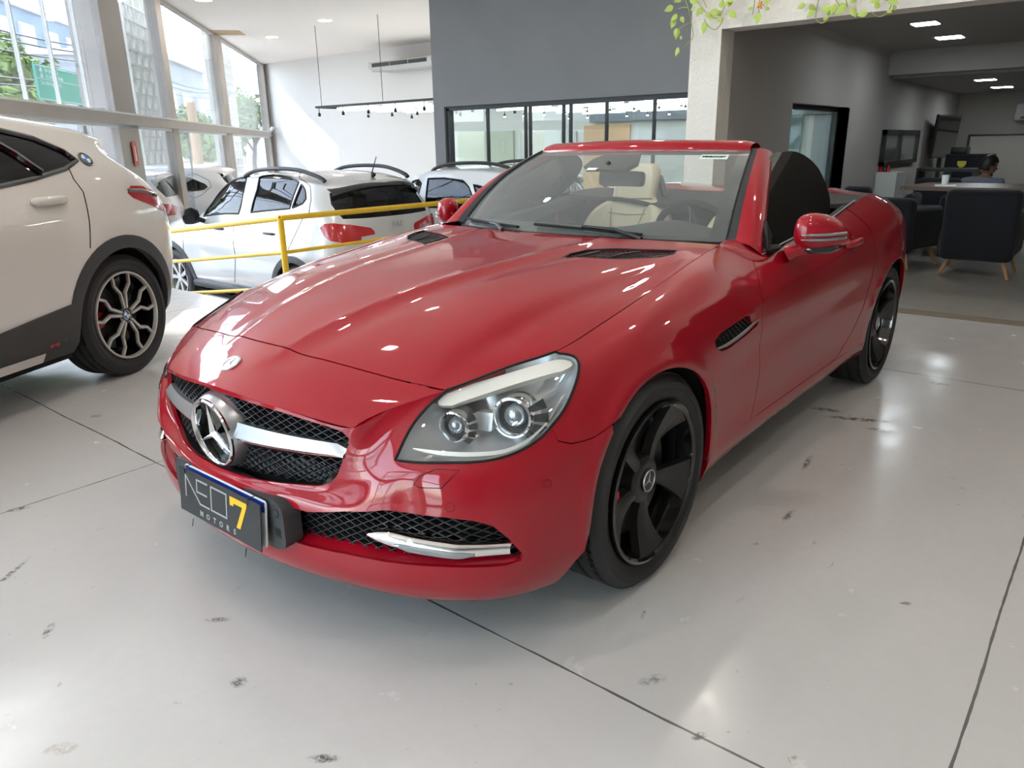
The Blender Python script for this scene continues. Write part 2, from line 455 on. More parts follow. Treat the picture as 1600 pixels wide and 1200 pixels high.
def swirl_rim(R, w, parent, m):
    """five broad twisted blades"""
    z1 = w/2-.012
    b = MB(); b.lathe([(R+.004, z1), (R+.004, z1+.010), (R-.004, z1+.013), (R-.012, z1+.006), (R-.016, z1-.02), (R-.026, z1-.05), (R-.03, -w/2+.02), (R+.002, -w/2), (R+.004, -w/2)], 72)
    rim = b.build('rim', m, parent)
    sp = MB()
    NS, NT = 14, 9
    for k in range(5):
        a0 = 2*PI*k/5
        rows = []
        for i in range(NS+1):
            s_ = i/NS; r = .048+(R-.004-.048)*s_
            wid = .0175+.008*s_+.036*s_**2.4; cen = .004+.008*s_
            h = z1-.026+.034*s_**1.5-.012*math.sin(PI*s_)
            row = []
            for j in range(NT+1):
                t = j/NT*2-1; y = cen+wid*(t*(1.0) - .15*(1-t)*s_)
                dz = -.010*max(0, -t)**1.2*(s_*(1-s_)*3) - .002*t*t
                pass
                row.append((r*math.cos(y/r) if r > .06 else r, y if r <= .06 else r*math.sin(y/r), h+dz))
            rows.append(row)
        P = np.array(rows); c, s2 = math.cos(a0), math.sin(a0)
        Q = P.copy(); Q[..., 0] = P[..., 0]*c-P[..., 1]*s2; Q[..., 1] = P[..., 0]*s2+P[..., 1]*c
        Bk = Q.copy(); Bk[..., 2] -= .028
        sp.grid(Q); sp.grid(Bk, flip=True)
        for j in (0, NT):
            S_ = np.stack([Q[:, j], Bk[:, j]], 1); sp.grid(S_, flip=(j != 0))
    sp.lathe([(.074, z1-.075), (.072, z1-.034), (.060, z1-.026), (.045, z1-.024), (.0, z1-.023)], 40)
    s = sp.build('spokes', M['spoke_satin'], rim, auto=50)
    return rim, z1
def brake(parent, R, z, red_caliper=True):
    d = MB(); d.lathe([(.05, z), (R*.74, z), (R*.74, z-.022), (.05, z-.022)], 48); d.lathe([(0, z+.02), (.06, z+.02), (.07, z), (.05, z-.01)], 32)
    d.build('brake_disc', M['disc_metal'], parent)
    c = MB()
    for i in range(10):
        a = -.42+.84*i/9
    pts = [((R*.80)*math.cos(a), (R*.80)*math.sin(a)) for a in np.linspace(-.4, .4, 10)]+[((R*.52)*math.cos(a), (R*.52)*math.sin(a)) for a in np.linspace(.4, -.4, 10)]
    c.prism(pts, z-.045, z+.03); o = c.build('brake_caliper', M['caliper'], parent, bevel=.006); o.rotation_euler = (0, 0, .35 if red_caliper else 2.6)
    return o
M['spoke_satin'] = mat('spoke_satin', (.020, .0195, .019), .34)
M['caliper'] = mat('red_caliper', (.5, .01, .01), .4)
def star_cap(parent, r, z, m_dark, m_line, rot=0):
    c = MB(); c.lathe([(0, z+.004), (r*.97, z+.004), (r, z), (r, z-.008)], 36); cap = c.build('center_cap', m_dark, parent)
    s = MB(); s.lathe([(r*.86, z+.004), (r*.88, z+.007), (r*.97, z+.007), (r*1.0, z+.004)], 36)
    star3(s, r*.88, T(0, 0, z+.004)@Matrix.Rotation(rot, 4, 'Z'), .003, .11); s.build('emblem', m_line, cap)
def star3(mb, r, Mx, h, wd=.17):
    """three pointed star with a ridge along every arm"""
    for k in range(3):
        a = PI/2+2*PI*k/3; tip = (r*math.cos(a), r*math.sin(a), h*.25); cc = (0, 0, h)
        l = (r*wd*math.cos(a+PI/3), r*wd*math.sin(a+PI/3), 0); q = (r*wd*math.cos(a-PI/3), r*wd*math.sin(a-PI/3), 0)
        mb.add([Mx @ Vector(p) for p in (cc, l, tip, q)], [(0, 2, 1), (0, 3, 2)])
        mb.add([Mx @ Vector(p) for p in (tip, l, (l[0], l[1], -h*.4), (tip[0], tip[1], -h*.2), q, (q[0], q[1], -h*.4))], [(0, 3, 2, 1), (0, 4, 5, 3)])
def place_wheel(w, x, y, z, side, steer=0):
    """side +1: outer face towards +y of the parent"""
    w.location = (x, y, z); w.rotation_euler = (-PI/2*side, 0, steer) if side > 0 else (PI/2, 0, steer)
# ================================================================== the showroom
def node_mat(name):
    m = bpy.data.materials.new(name); m.use_nodes = True
    return m, m.node_tree.nodes, m.node_tree.links, m.node_tree.nodes['Principled BSDF']
def mathn(N, L, op, a, b=None, c=None):
    n = N.new('ShaderNodeMath'); n.operation = op
    for i, x in enumerate((a, b, c)):
        if x is None: continue
        if isinstance(x, (int, float)): n.inputs[i].default_value = x
        else: L.new(x, n.inputs[i])
    return n.outputs[0]
def floor_mat(name, base, joints=True, rough=(.16, .34), marks=()):
    m, N, L, b = node_mat(name)
    geo = N.new('ShaderNodeNewGeometry'); sep = N.new('ShaderNodeSeparateXYZ'); L.new(geo.outputs['Position'], sep.inputs[0])
    X, Y = sep.outputs[0], sep.outputs[1]
    def noise(scale, detail=4, rough_=.55, vec=None):
        t = N.new('ShaderNodeTexNoise'); t.inputs['Scale'].default_value = scale; t.inputs['Detail'].default_value = detail; t.inputs['Roughness'].default_value = rough_
        L.new(vec or geo.outputs['Position'], t.inputs['Vector']); return t.outputs[0]
    def ramp(x, p0, p1, c0=(0, 0, 0, 1), c1=(1, 1, 1, 1)):
        r = N.new('ShaderNodeValToRGB'); L.new(x, r.inputs[0]); e = r.color_ramp.elements
        e[0].position = p0; e[1].position = p1; e[0].color = c0; e[1].color = c1; return r.outputs[0]
    def mix(f, a, b_):
        n = N.new('ShaderNodeMix'); n.data_type = 'RGBA'
        if isinstance(f, (int, float)): n.inputs[0].default_value = f
        else: L.new(f, n.inputs[0])
        for i, x in ((6, a), (7, b_)):
            if isinstance(x, tuple): n.inputs[i].default_value = (*x[:3], 1)
            else: L.new(x, n.inputs[i])
        return n.outputs[2]
    col = mix(ramp(noise(1.3, 6), .35, .7), base, tuple(c*.9 for c in base))
    col = mix(ramp(noise(26, 6, .7), .3, .9), col, tuple(c*.9 for c in base))
    # dark scuffs: streaky noise
    mp = N.new('ShaderNodeMapping'); mp.inputs['Rotation'].default_value = (0, 0, .9); mp.inputs['Scale'].default_value = (3, 16, 1); L.new(geo.outputs['Position'], mp.inputs[0])
    s1 = ramp(noise(1.6, 9, .72, mp.outputs[0]), .635, .70); s2 = ramp(noise(.9, 2), .44, .56)
    sc = mathn(N, L, 'MULTIPLY', s1, s2); sc = mathn(N, L, 'MULTIPLY', sc, .55)
    col = mix(sc, col, (.13, .12, .11))
    sp = ramp(noise(21, 4, .65), .675, .70); sp2 = ramp(noise(1.1, 3), .40, .58); sp = mathn(N, L, 'MULTIPLY', mathn(N, L, 'MULTIPLY', sp, sp2), .5)
    col = mix(sp, col, (.16, .14, .12))
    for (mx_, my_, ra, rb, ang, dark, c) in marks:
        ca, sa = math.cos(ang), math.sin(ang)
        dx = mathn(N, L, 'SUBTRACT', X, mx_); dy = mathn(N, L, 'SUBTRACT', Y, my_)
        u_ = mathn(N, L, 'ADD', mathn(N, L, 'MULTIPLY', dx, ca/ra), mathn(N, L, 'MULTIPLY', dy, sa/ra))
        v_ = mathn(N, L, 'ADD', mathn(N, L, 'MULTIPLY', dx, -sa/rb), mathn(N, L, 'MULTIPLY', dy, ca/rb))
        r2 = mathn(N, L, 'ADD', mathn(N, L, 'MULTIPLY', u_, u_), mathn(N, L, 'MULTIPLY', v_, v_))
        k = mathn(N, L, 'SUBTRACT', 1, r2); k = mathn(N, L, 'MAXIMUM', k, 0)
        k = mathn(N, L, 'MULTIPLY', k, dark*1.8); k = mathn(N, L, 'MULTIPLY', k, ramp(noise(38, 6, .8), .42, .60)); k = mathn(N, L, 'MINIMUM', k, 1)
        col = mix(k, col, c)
    if joints:
        wob = mathn(N, L, 'MULTIPLY', mathn(N, L, 'SUBTRACT', noise(2.2, 5), .5), .014)
        ws = noise(9, 5)
        def line(co, pos, wd):
            d = mathn(N, L, 'ABSOLUTE', mathn(N, L, 'SUBTRACT', mathn(N, L, 'ADD', co, wob), pos))
            t = mathn(N, L, 'LESS_THAN', d, mathn(N, L, 'ADD', mathn(N, L, 'MULTIPLY', ws, .006), wd-.002)); return t
        tot = None
        for co, pos, wd in ((X, 1.70, .0022), (X, -1.50, .0022), (X, 4.9, .002), (Y, 1.72, .0022), (Y, -1.18, .0016), (Y, 4.62, .002), (Y, -4.1, .0016)):
            t = line(co, pos, wd); tot = t if tot is None else mathn(N, L, 'MAXIMUM', tot, t)
        col = mix(mathn(N, L, 'MULTIPLY', tot, .85), col, (.045, .04, .035))
    L.new(col, b.inputs['Base Color'])
    L.new(ramp(noise(7, 6, .65), .3, .75, (rough[0],)*3+(1,), (rough[1],)*3+(1,)), b.inputs['Roughness'])
    bp_ = N.new('ShaderNodeBump'); bp_.inputs['Strength'].default_value = .12; bp_.inputs['Distance'].default_value = .003
    L.new(noise(12, 3), bp_.inputs['Height']); L.new(bp_.outputs[0], b.inputs['Normal'])
    b.inputs['Specular IOR Level'].default_value = .5
    return m
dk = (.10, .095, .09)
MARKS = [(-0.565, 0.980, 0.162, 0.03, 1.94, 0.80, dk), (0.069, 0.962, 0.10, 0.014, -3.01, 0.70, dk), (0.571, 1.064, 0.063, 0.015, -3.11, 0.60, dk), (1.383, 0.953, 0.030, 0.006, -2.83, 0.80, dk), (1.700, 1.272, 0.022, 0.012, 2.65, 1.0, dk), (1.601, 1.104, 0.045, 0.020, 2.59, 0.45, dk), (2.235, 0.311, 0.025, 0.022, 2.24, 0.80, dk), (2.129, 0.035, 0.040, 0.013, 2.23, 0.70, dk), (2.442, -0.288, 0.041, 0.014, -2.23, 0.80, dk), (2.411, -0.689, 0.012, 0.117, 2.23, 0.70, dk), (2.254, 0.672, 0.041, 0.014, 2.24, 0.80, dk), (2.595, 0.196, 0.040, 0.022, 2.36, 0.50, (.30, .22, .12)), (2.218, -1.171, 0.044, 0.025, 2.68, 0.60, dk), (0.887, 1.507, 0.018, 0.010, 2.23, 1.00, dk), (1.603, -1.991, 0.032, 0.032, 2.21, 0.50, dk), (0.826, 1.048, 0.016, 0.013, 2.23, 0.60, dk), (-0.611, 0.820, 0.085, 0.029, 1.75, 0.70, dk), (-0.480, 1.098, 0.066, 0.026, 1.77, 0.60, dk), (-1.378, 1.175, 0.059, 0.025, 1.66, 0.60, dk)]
M['floor'] = floor_mat('epoxy_floor', (.56, .54, .52), True, (.14, .30), MARKS)
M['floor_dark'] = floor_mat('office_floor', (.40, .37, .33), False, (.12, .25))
M['wall_white'] = mat('wall_white', (.68, .655, .62), .8, bump=(60, .25, .004))
M['wall_render'] = mat('wall_white_render', (.70, .665, .61), .85, bump=(30, .7, .012))
M['wall_grey'] = mat('wall_grey', (.235, .235, .245), .75, noise=(1.5, .12))
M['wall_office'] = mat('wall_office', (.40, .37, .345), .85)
M['ceiling'] = mat('ceiling_paint', (.84, .775, .70), .85)
M['frame_beige'] = mat('facade_frame', (.46, .415, .365), .6, noise=(3, .15))
M['frame_white'] = mat('white_trim', (.8, .8, .78), .5)
M['dark_frame'] = mat('dark_frame', (.03, .03, .032), .4)
ZC = 3.6; ZL = -.63
Pc = np.array([-10.75, -18.8]); FD = np.array([.6686, .7436]); FN = np.array([.7436, -.6686])   # facade line, outward normal -> street
def fp(t, off=0): return Pc+FD*t+FN*off
def ft(u, v):     # facade parameter for a picture point
    d = ray(u, v); n = FN; k = ((Pc-CAMP[:2])@n)/(d[:2]@n); q = CAMP+d*k; return float((q[:2]-Pc)@FD), float(q[2])
def wallobj(name, m, boxes, **k):
    mb = MB()
    for b in boxes: mb.box(*b)
    return struct(mb.build(name, m, **k))
# floors
fl = MB(); fl.prism([(-3.15, -3.55), (-.42, -3.55), (-.42, -10.2), (7.5, -1.2), (7.5, 7), (-3.15, 7)], -.25, 0); o = struct(fl.build('floor', M['floor']))
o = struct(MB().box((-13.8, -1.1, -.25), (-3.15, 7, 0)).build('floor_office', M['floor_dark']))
lo_ = MB(); a, b = fp(-.5, .5), fp(27, .5); lo_.prism([(-12, -20.5), tuple(b), (7.5, -1.0), (-12, -1.0)], ZL-.1, ZL); o = struct(lo_.build('floor_lower', M['floor']))
# threshold strip of coarse grit
M['grit'] = mat('grit', (.33, .27, .20), .9, bump=(300, 1, .01), noise=(180, .6))
o = struct(MB().box((-3.27, -.99, 0), (-3.11, 6, .006)).build('trim_1', M['grit']))
# ceiling
e_ = fp(27.2, .12)
o = struct(MB().prism([(-13.4, -1), (-10.95, -1), (-10.95, -19.1), tuple(fp(-.3, .12)), tuple(e_), (8, -1.25), (8, 7.2), (-13.4, 7.2)], ZC, ZC+.12).build('ceiling', M['ceiling']))
# white wall at the end
o = wallobj('wall_back', M['wall_white'], [((-10.95, -19.1, ZL-.1), (-10.75, -1.0, ZC))])
# grey partition with the big glazing
GX = -6.0
o = wallobj('wall_grey', M['wall_grey'], [((GX-.2, -7.1, 1.83), (GX, -1.24, ZC)), ((GX-.2, -7.1, ZL), (GX, -6.87, 1.83))])
fr = MB()
fr.box((GX-.14, -6.87, 1.77), (GX-.04, -1.24, 1.83)); fr.box((GX-.14, -6.87, ZL), (GX-.04, -6.80, 1.8)); fr.box((GX-.14, -6.8, ZL), (GX-.04, -1.24, ZL+.06))
ys = [at(u, 215, 'x', GX)[1] for u in (757, 816, 823, 875, 886, 942, 1016)]
for y in ys: fr.box((GX-.12, y-.012, ZL), (GX-.06, y+.012, 1.8))
w1 = struct(fr.build('window_1', M['dark_frame']))
p_ = MB().box((GX-.095, -6.85, ZL+.05), (GX-.085, -1.24, 1.79)).build('pane', M['pane'], w1)
# rendered column and beam over the office opening
o = wallobj('wall_column', M['wall_render'], [((-3.34, -1.25, 0), (-3.1, -.985, ZC))])
o = wallobj('wall_beam', M['wall_render'], [((-3.34, -.985, 2.093), (-3.1, 7, ZC))])
# office shell
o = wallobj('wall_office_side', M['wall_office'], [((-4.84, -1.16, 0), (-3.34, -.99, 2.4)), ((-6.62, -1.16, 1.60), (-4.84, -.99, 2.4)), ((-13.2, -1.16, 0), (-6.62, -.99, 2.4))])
fr = MB(); fr.box((-6.62, -1.14, 1.55), (-4.84, -1.08, 1.60)); fr.box((-6.62, -1.14, 0), (-6.56, -1.08, 1.55)); fr.box((-4.9, -1.14, 0), (-4.84, -1.08, 1.55)); fr.box((-6.6, -1.14, 0), (-4.86, -1.08, .05))
w2 = struct(fr.build('window_2', M['dark_frame'])); MB().box((-6.58, -1.115, .04), (-4.88, -1.105, 1.56)).build('pane', M['pane'], w2)
rv = struct(MB().box((-6.72, -1.16, 0), (-6.62, -.99, 1.6)).build('trim_2', M['frame_white']))
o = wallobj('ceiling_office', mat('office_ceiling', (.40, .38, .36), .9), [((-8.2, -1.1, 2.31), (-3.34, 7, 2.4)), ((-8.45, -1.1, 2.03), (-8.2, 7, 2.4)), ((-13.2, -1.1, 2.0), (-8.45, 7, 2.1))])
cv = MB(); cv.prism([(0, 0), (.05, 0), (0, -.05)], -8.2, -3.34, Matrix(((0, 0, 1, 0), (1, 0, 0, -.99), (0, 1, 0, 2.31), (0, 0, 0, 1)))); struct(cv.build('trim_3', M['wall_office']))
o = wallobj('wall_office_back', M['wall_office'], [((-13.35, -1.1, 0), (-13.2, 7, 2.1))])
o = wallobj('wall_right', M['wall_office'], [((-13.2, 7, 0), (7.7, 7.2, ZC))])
# street side behind the camera: glazed front
fb = MB()
for y in (-1.1, .6, 2.4): fb.box((7.35, y-.05, 0), (7.5, y+.05, ZC))
fb.box((7.35, -1.2, ZC-.15), (7.5, 2.4, ZC)); fb.box((7.35, -1.2, 1.7), (7.5, 2.4, 1.8)); fb.box((7.35, -1.2, 0), (7.5, 2.4, .08))
w4 = struct(fb.build('window_4', M['frame_beige'])); MB().box((7.42, -1.15, .05), (7.43, 2.4, ZC-.1)).build('pane', M['pane'], w4)
o = wallobj('wall_front', M['wall_office'], [((7.35, 2.45, 0), (7.55, 7.2, ZC))])
# facade: columns, mullions, transom
fa = MB()
def fbox(t0, t1, z0, z1, o0=-.06, o1=.06, mb=None):
    c = [fp(t0, o0), fp(t1, o0), fp(t1, o1), fp(t0, o1)]; (mb or fa).prism([tuple(q) for q in c[::-1]], z0, z1)
TC0, TC1 = ft(207, 180)[0], ft(175, 178)[0]
M1 = ft(262, 100)[0]; T_end = 27.2
ft1, ft2 = ft(268, 190)[0], ft(253, 10)[0]
mul = [(ft(357, 200)[0], ft(349.5, 200)[0]), (ft(270, 188)[0], ft(261.5, 188)[0])]
for t0, t1 in mul: fbox(t0, t1, ZL, ZC, -.07, .10)
fbox(-.1, .33, ZL, ZC, -.08, .10)
fbox(TC0, TC1, ZL, ZC, -.05, .34)
for t in (19.6, 23.4, 27.0): fbox(t, t+.25, ZL, ZC, -.07, .12)
fbox(0, T_end, 1.585, 1.72, -.12, .12)
fbox(0, T_end, ZC-.05, ZC, -.05, .05); fbox(0, T_end, ZL, ZL+.06, -.04, .04)
w3 = struct(fa.build('window_3', M['frame_beige']))
th = MB()
fbox(.3, T_end, 1.545, 1.588, -.05, .05, th); fbox(.3, T_end, 1.715, 1.735, -.125, .06, th)
for u, v in ((26, 80), (78, 80), (130, 120)): t = ft(u, v)[0]; fbox(t-.012, t+.012, 1.72, ZC, -.02, .02, th)
for u, v in ((262+35, 240), (125, 205), (141, 200)): t = ft(u, v)[0]; fbox(t-.012, t+.012, ZL, 1.55, -.02, .02, th)
th.build('glazing_bar', M['frame_white'], w3)
gl = MB(); fbox(0, 17.6, ZL+.05, 1.6, -.004, .004, gl); fbox(0, 17.6, 1.7, ZC-.03, -.004, .004, gl); gl.build('tinted_pane', M['pane_facade'], w3)
gl = MB(); fbox(17.6, T_end, ZL+.05, 1.6, -.004, .004, gl); fbox(17.6, T_end, 1.7, ZC-.03, -.004, .004, gl); gl.build('clear_pane', M['pane'], w3)
# ceiling details: recessed round downlights, bare plaster patch, skylight-like light rows behind the camera
M['lamp'] = mat('lamp_glow', (1, 1, 1), .5, emit=(1, .97, .92), estr=14)
M['lamp_cool'] = mat('lamp_glow_cool', (1, 1, 1), .5, emit=(.86, .96, 1), estr=22)
def downlight(x, y, z, label, group, r=.09, e=12):
    t = thing('downlight', label, 'ceiling light', (x, y, z), 0, group)
    MB().lathe([(r, -.002), (r*1.18, -.006), (r*1.2, 0)], 24).build('rim', M['frame_white'], t)
    MB().lathe([(0, -.003), (r, -.003)], 24).build('bulb', M['lamp'], t)
    l = area_light('lamp_light', (0, 0, -.02), (r*1.6, r*1.6), e, (1, .93, .84), parent=t)
    return t
dl = [at(u, v, 'z', ZC) for u, v in ((318, 0), (508, 32), (425, 58))]
names = ['round recessed ceiling downlight at the very top edge of the photo', 'round recessed ceiling downlight right of the plaster patch, the nearer to the grey wall', 'round recessed ceiling downlight above the corner of the white wall']
for p, nm in zip(dl, names): downlight(p[0], p[1], ZC, nm, 'recessed showroom downlights', .13)
for x, y, wh in ((-3.9, -2.2, 'nearest the glazed grey wall'), (-2.4, -.4, 'over the rear deck of the roadster'), (-.8, -2.5, 'beside the far door of the roadster'), (-.8, .8, 'over the near door of the roadster'), (.9, -1.4, 'over the far wing of the roadster'), (.9, 1.6, 'beside the near front wheel of the roadster'), (2.6, -.2, 'in front of the roadster grille'), (2.6, 2.6, 'right behind the camera'), (-2.4, 2.6, 'on the floor side facing the office opening'), (4.4, 1.0, 'toward the street front'), (1.6, 4.2, 'farthest from the facade')):
    downlight(x, y, ZC, 'round recessed ceiling downlight '+wh, 'recessed downlights over the roadster', .075, 7)
pp = [at(u, v, 'z', ZC-.004) for u, v in ((328, 47), (374, 48), (385, 55), (338, 54.5))]
pm = MB(); pm.add([tuple(p) for p in pp], [(0, 1, 2, 3)]); pm.add([(p[0], p[1], ZC+.01) for p in pp], [(3, 2, 1, 0)]); struct(pm.build('trim_4', mat('bare_plaster', (.55, .40, .24), .9, noise=(6, .3))))
# ================================================================== outside the facade
M['asphalt'] = mat('pavement', (.58, .57, .56), .9, noise=(2, .2))
o = struct(MB().box((-90, -110, ZL-.3), (60, -1.2, ZL-.12)).build('ground', M['asphalt']))
o = struct(MB().box((7.5, -1.3, ZL-.3), (60, 60, ZL-.12)).build('ground', M['asphalt']))
def fplane_pt(u, v, off):
    d = ray(u, v); P0 = fp(0, off); k = ((P0-CAMP[:2])@FN)/(d[:2]@FN); q = CAMP+d*k; return float((q[:2]-Pc)@FD), float(q[2]), q
M['block'] = mat('breeze_block', (.62, .60, .52), .85, noise=(9, .25))
def screen(u0, v0, u1, v1, off, label, cell=.16, z0=None, z1=None):
    t0 = fplane_pt(u0, v0, off)[0]; t1 = fplane_pt(u1, v1, off)[0]; t0, t1 = min(t0, t1), max(t0, t1)
    z0 = ZL-.1 if z0 is None else z0; z1 = 5.2 if z1 is None else z1
    mb = MB()
    o_ = fp(t0, off); Mx = Matrix([[FD[0], FN[0], 0, o_[0]], [FD[1], FN[1], 0, o_[1]], [0, 0, 1, 0], [0, 0, 0, 1]])
    W = t1-t0; nx = max(2, round(W/cell)); cx = W/nx; nz = round((z1-z0)/(cell*1.25)); cz = (z1-z0)/nz
    for i in range(nx+1): mb.box((i*cx-.016, -.05, z0), (i*cx+.016, .05, z1), Mx)
    for j in range(nz+1): mb.box((0, -.05, z0+j*cz-.016), (W, .05, z0+j*cz+.016), Mx)
    for i in range(nx):          # slanted web that closes half of every cell
        for j in range(nz):
            xa, za = i*cx, z0+j*cz
            mb.prism([(xa, za), (xa+cx*.9, za), (xa, za+cz*.9)] if (i+j) % 2 else [(xa+cx, za+cz), (xa+cx*.1, za+cz), (xa+cx, za+cz*.1)], -.03, .03, Mx @ Matrix(((1, 0, 0, 0), (0, 0, 1, 0), (0, 1, 0, 0), (0, 0, 0, 1))))
    o = mb.build('breeze_block_screen', M['block']); tag(o, label, 'screen wall', 'breeze block screens outside the facade'); return o
screen(133, 60, 168, 60, .9, 'pierced breeze block screen outside, left of the broad facade column', .2)
screen(200, 100, 246, 100, .9, 'pierced breeze block screen outside, right of the broad facade column', .2)
screen(326, 120, 345, 120, .9, 'narrow pierced breeze block screen outside, left of the second mullion', .2)
screen(351, 120, 362, 120, 1.2, 'slim pierced breeze block screen outside, right of the second mullion', .2)
# curtain of pale translucent blinds behind the lower panes
# grey building across the street, pale block behind
M['bld_grey'] = mat('building_grey', (.36, .38, .40), .9, noise=(.6, .2))
M['bld_pale'] = mat('building_pale', (.62, .62, .60), .9)
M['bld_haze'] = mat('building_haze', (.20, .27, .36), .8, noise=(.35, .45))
M['bld_sunblock'] = mat('building_sunblock', (.68, .70, .72), .8, noise=(.5, .3))  # added sun blocker, kept pale to bounce daylight inside
M['bld_glass'] = mat('building_glass', (.22, .30, .38), .15)
def building(t0, t1, off, dep, h, m, label, floors, cols, z0=ZL-.1):
    o_ = fp(t0, off); Mx = Matrix([[FD[0], FN[0], 0, o_[0]], [FD[1], FN[1], 0, o_[1]], [0, 0, 1, 0], [0, 0, 0, 1]])
    t = thing('building', label, 'building', (0, 0, 0)); W = t1-t0
    MB().box((0, 0, z0), (W, dep, h), Mx).build('wall', m, t)
    rf = MB(); rf.box((-.2, -.2, h), (W+.2, dep+.2, h+.25), Mx); rf.build('roof_parapet', M['bld_pale'], t)
    for f in range(floors):
        for c in range(cols):
            x = W*(c+.5)/cols; zz = z0+(h-z0)*(f+.5)/floors; w_ = W/cols*.3; hh = (h-z0)/floors*.28
            f_ = MB(); f_.box((x-w_, -.06, zz-hh), (x+w_, 0.02, zz+hh), Mx); wo = f_.build('window', M['bld_pale'], t)
            MB().box((x-w_+.08, -.09, zz-hh+.08), (x+w_-.08, -.055, zz+hh-.08), Mx).build('pane', M['bld_glass'], wo)
    return t
building(15.5, 26.5, 9.5, 8, 14.5, M['bld_sunblock'], 'tall pale unseen block added to keep direct sun off the floor, left of the picture', 4, 4)  # added out of view: blocks direct sun from the foreground floor
building(-21.5, -12.6, 6.3, 5, 5.2, M['bld_grey'], 'low grey building across the street, seen through the middle upper pane', 1, 3)
building(-34, -10.5, 14.5, 6, 8.2, M['bld_haze'], 'long hazy blue grey building behind the road sign and street trees', 3, 8)
building(-62, -40, 10.0, 6, 5.5, M['bld_pale'], 'pale building far down the street beyond the end of the facade', 3, 6)
# trees
M['bark'] = mat('bark', (.11, .08, .055), .95, bump=(30, .8, .02))
M['leaf'] = mat('tree_leaf', (.10, .17, .04), .7, noise=(1.3, .7, (.20, .26, .07)))
M['leaf_light'] = mat('tree_leaf_light', (.22, .30, .06), .7, noise=(1.1, .6, (.10, .18, .04)))
def tree(x, y, h, r, label, seed, n=2600, leaf='leaf', trunk_r=.14, ls=.17):
    rd = random.Random(seed); t = thing('tree', label, 'tree', (x, y, ZL-.12), 0, 'street trees outside the facade')
    mb = MB(); th_ = h-r*1.1
    mb.tube([(0, 0, 0), (.1, .05, th_*.4), (-.05, .1, th_*.75), (.05, 0, th_)], [trunk_r, trunk_r*.85, trunk_r*.7, trunk_r*.6], 8)
    for k in range(7):
        a = 2*PI*k/7+rd.random(); q = r*.75
        mb.tube([(0, 0, th_*(.6+.05*k)), (q*.4*math.cos(a), q*.4*math.sin(a), th_*(.78+.04*k)), (q*math.cos(a), q*math.sin(a), th_+r*(.2+rd.random()*.7))], [trunk_r*.5, trunk_r*.32, trunk_r*.12], 6)
    mb.build('trunk', M['bark'], t)
    lf = MB(); cl = [(rd.uniform(-1, 1)*r*.6, rd.uniform(-1, 1)*r*.6, h-r*.8+rd.uniform(-.5, .6)*r, r*rd.uniform(.35, .6)) for _ in range(11)]
    for k in range(n):
        c = cl[k % len(cl)]; d = Vector((rd.gauss(0, 1), rd.gauss(0, 1), rd.gauss(0, .8))).normalized()*c[3]*rd.uniform(.55, 1.05)
        p = Vector(c[:3])+d; nrm = (d.normalized()+Vector((rd.gauss(0, .5), rd.gauss(0, .5), rd.gauss(0, .5)+.4))).normalized(); F_ = frame(p, (rd.random()-.5, rd.random()-.5, .2), nrm); s_ = ls*rd.uniform(.6, 1.2)
        lf.add([F_ @ Vector(q) for q in ((-s_, 0, 0), (0, -s_*.45, -.02), (s_, 0, 0), (0, s_*.45, -.02))], [(0, 1, 2, 3)])
    lf.build('foliage', M[leaf], t); return t
for i, (tt, off, h, r, n, lf_, lb) in enumerate([
    (7.6, 4.6, 4.0, 1.25, 2600, 'leaf', 'leafy street tree behind the green road sign'), (10.6, 3.6, 3.6, 1.1, 1800, 'leaf_light', 'leafy street tree at the left edge of the photo'),
    (-2.6, 8.4, 5.4, 1.7, 2400, 'leaf', 'leafy tree across the street behind the broad facade column'), (-8.0, 4.0, 3.4, 1.35, 2600, 'leaf', 'dark tree with forked trunk seen through the open lower pane'),
    (-12.6, 3.6, 3.6, 1.3, 2400, 'leaf', 'tree beyond the dark forked one seen through the lower pane'), (-17.6, 3.4, 5.0, 1.7, 2600, 'leaf_light', 'street tree beyond the last facade pane, above the silver hatchback')]):
    q = fp(tt, off); tree(q[0], q[1], h, r, lb, 20+i, n, lf_)
# wooden utility pole
_, _, q = fplane_pt(310, 250, 2.2); pl = MB().tube([(q[0], q[1], ZL-.12), (q[0], q[1], 2.6)], [.15, .13], 14).build('utility_pole', mat('pole_wood', (.50, .33, .19), .85, noise=(5, .25))); tag(pl, 'pale wooden utility pole outside the lower facade panes', 'pole')
# power lines
for k, (zz, off) in enumerate([(3.3, 2.3), (3.15, 2.4), (2.95, 2.5), (2.5, 2.6), (2.35, 2.7)]):
    pts = []
    for t_ in np.linspace(-6, 30, 25): p = fp(t_, off); pts.append((p[0], p[1], zz+.05*k-.25*math.sin(PI*((t_+6) % 12)/12)))
    tag(MB().tube(pts, .014, 5).build('power_line', M['black_plastic']), 'thin power line outside the upper facade panes, '+['highest of the five', 'second from the top', 'middle one of the five', 'second from the bottom', 'lowest of the five'][k], 'cable', 'overhead power lines')
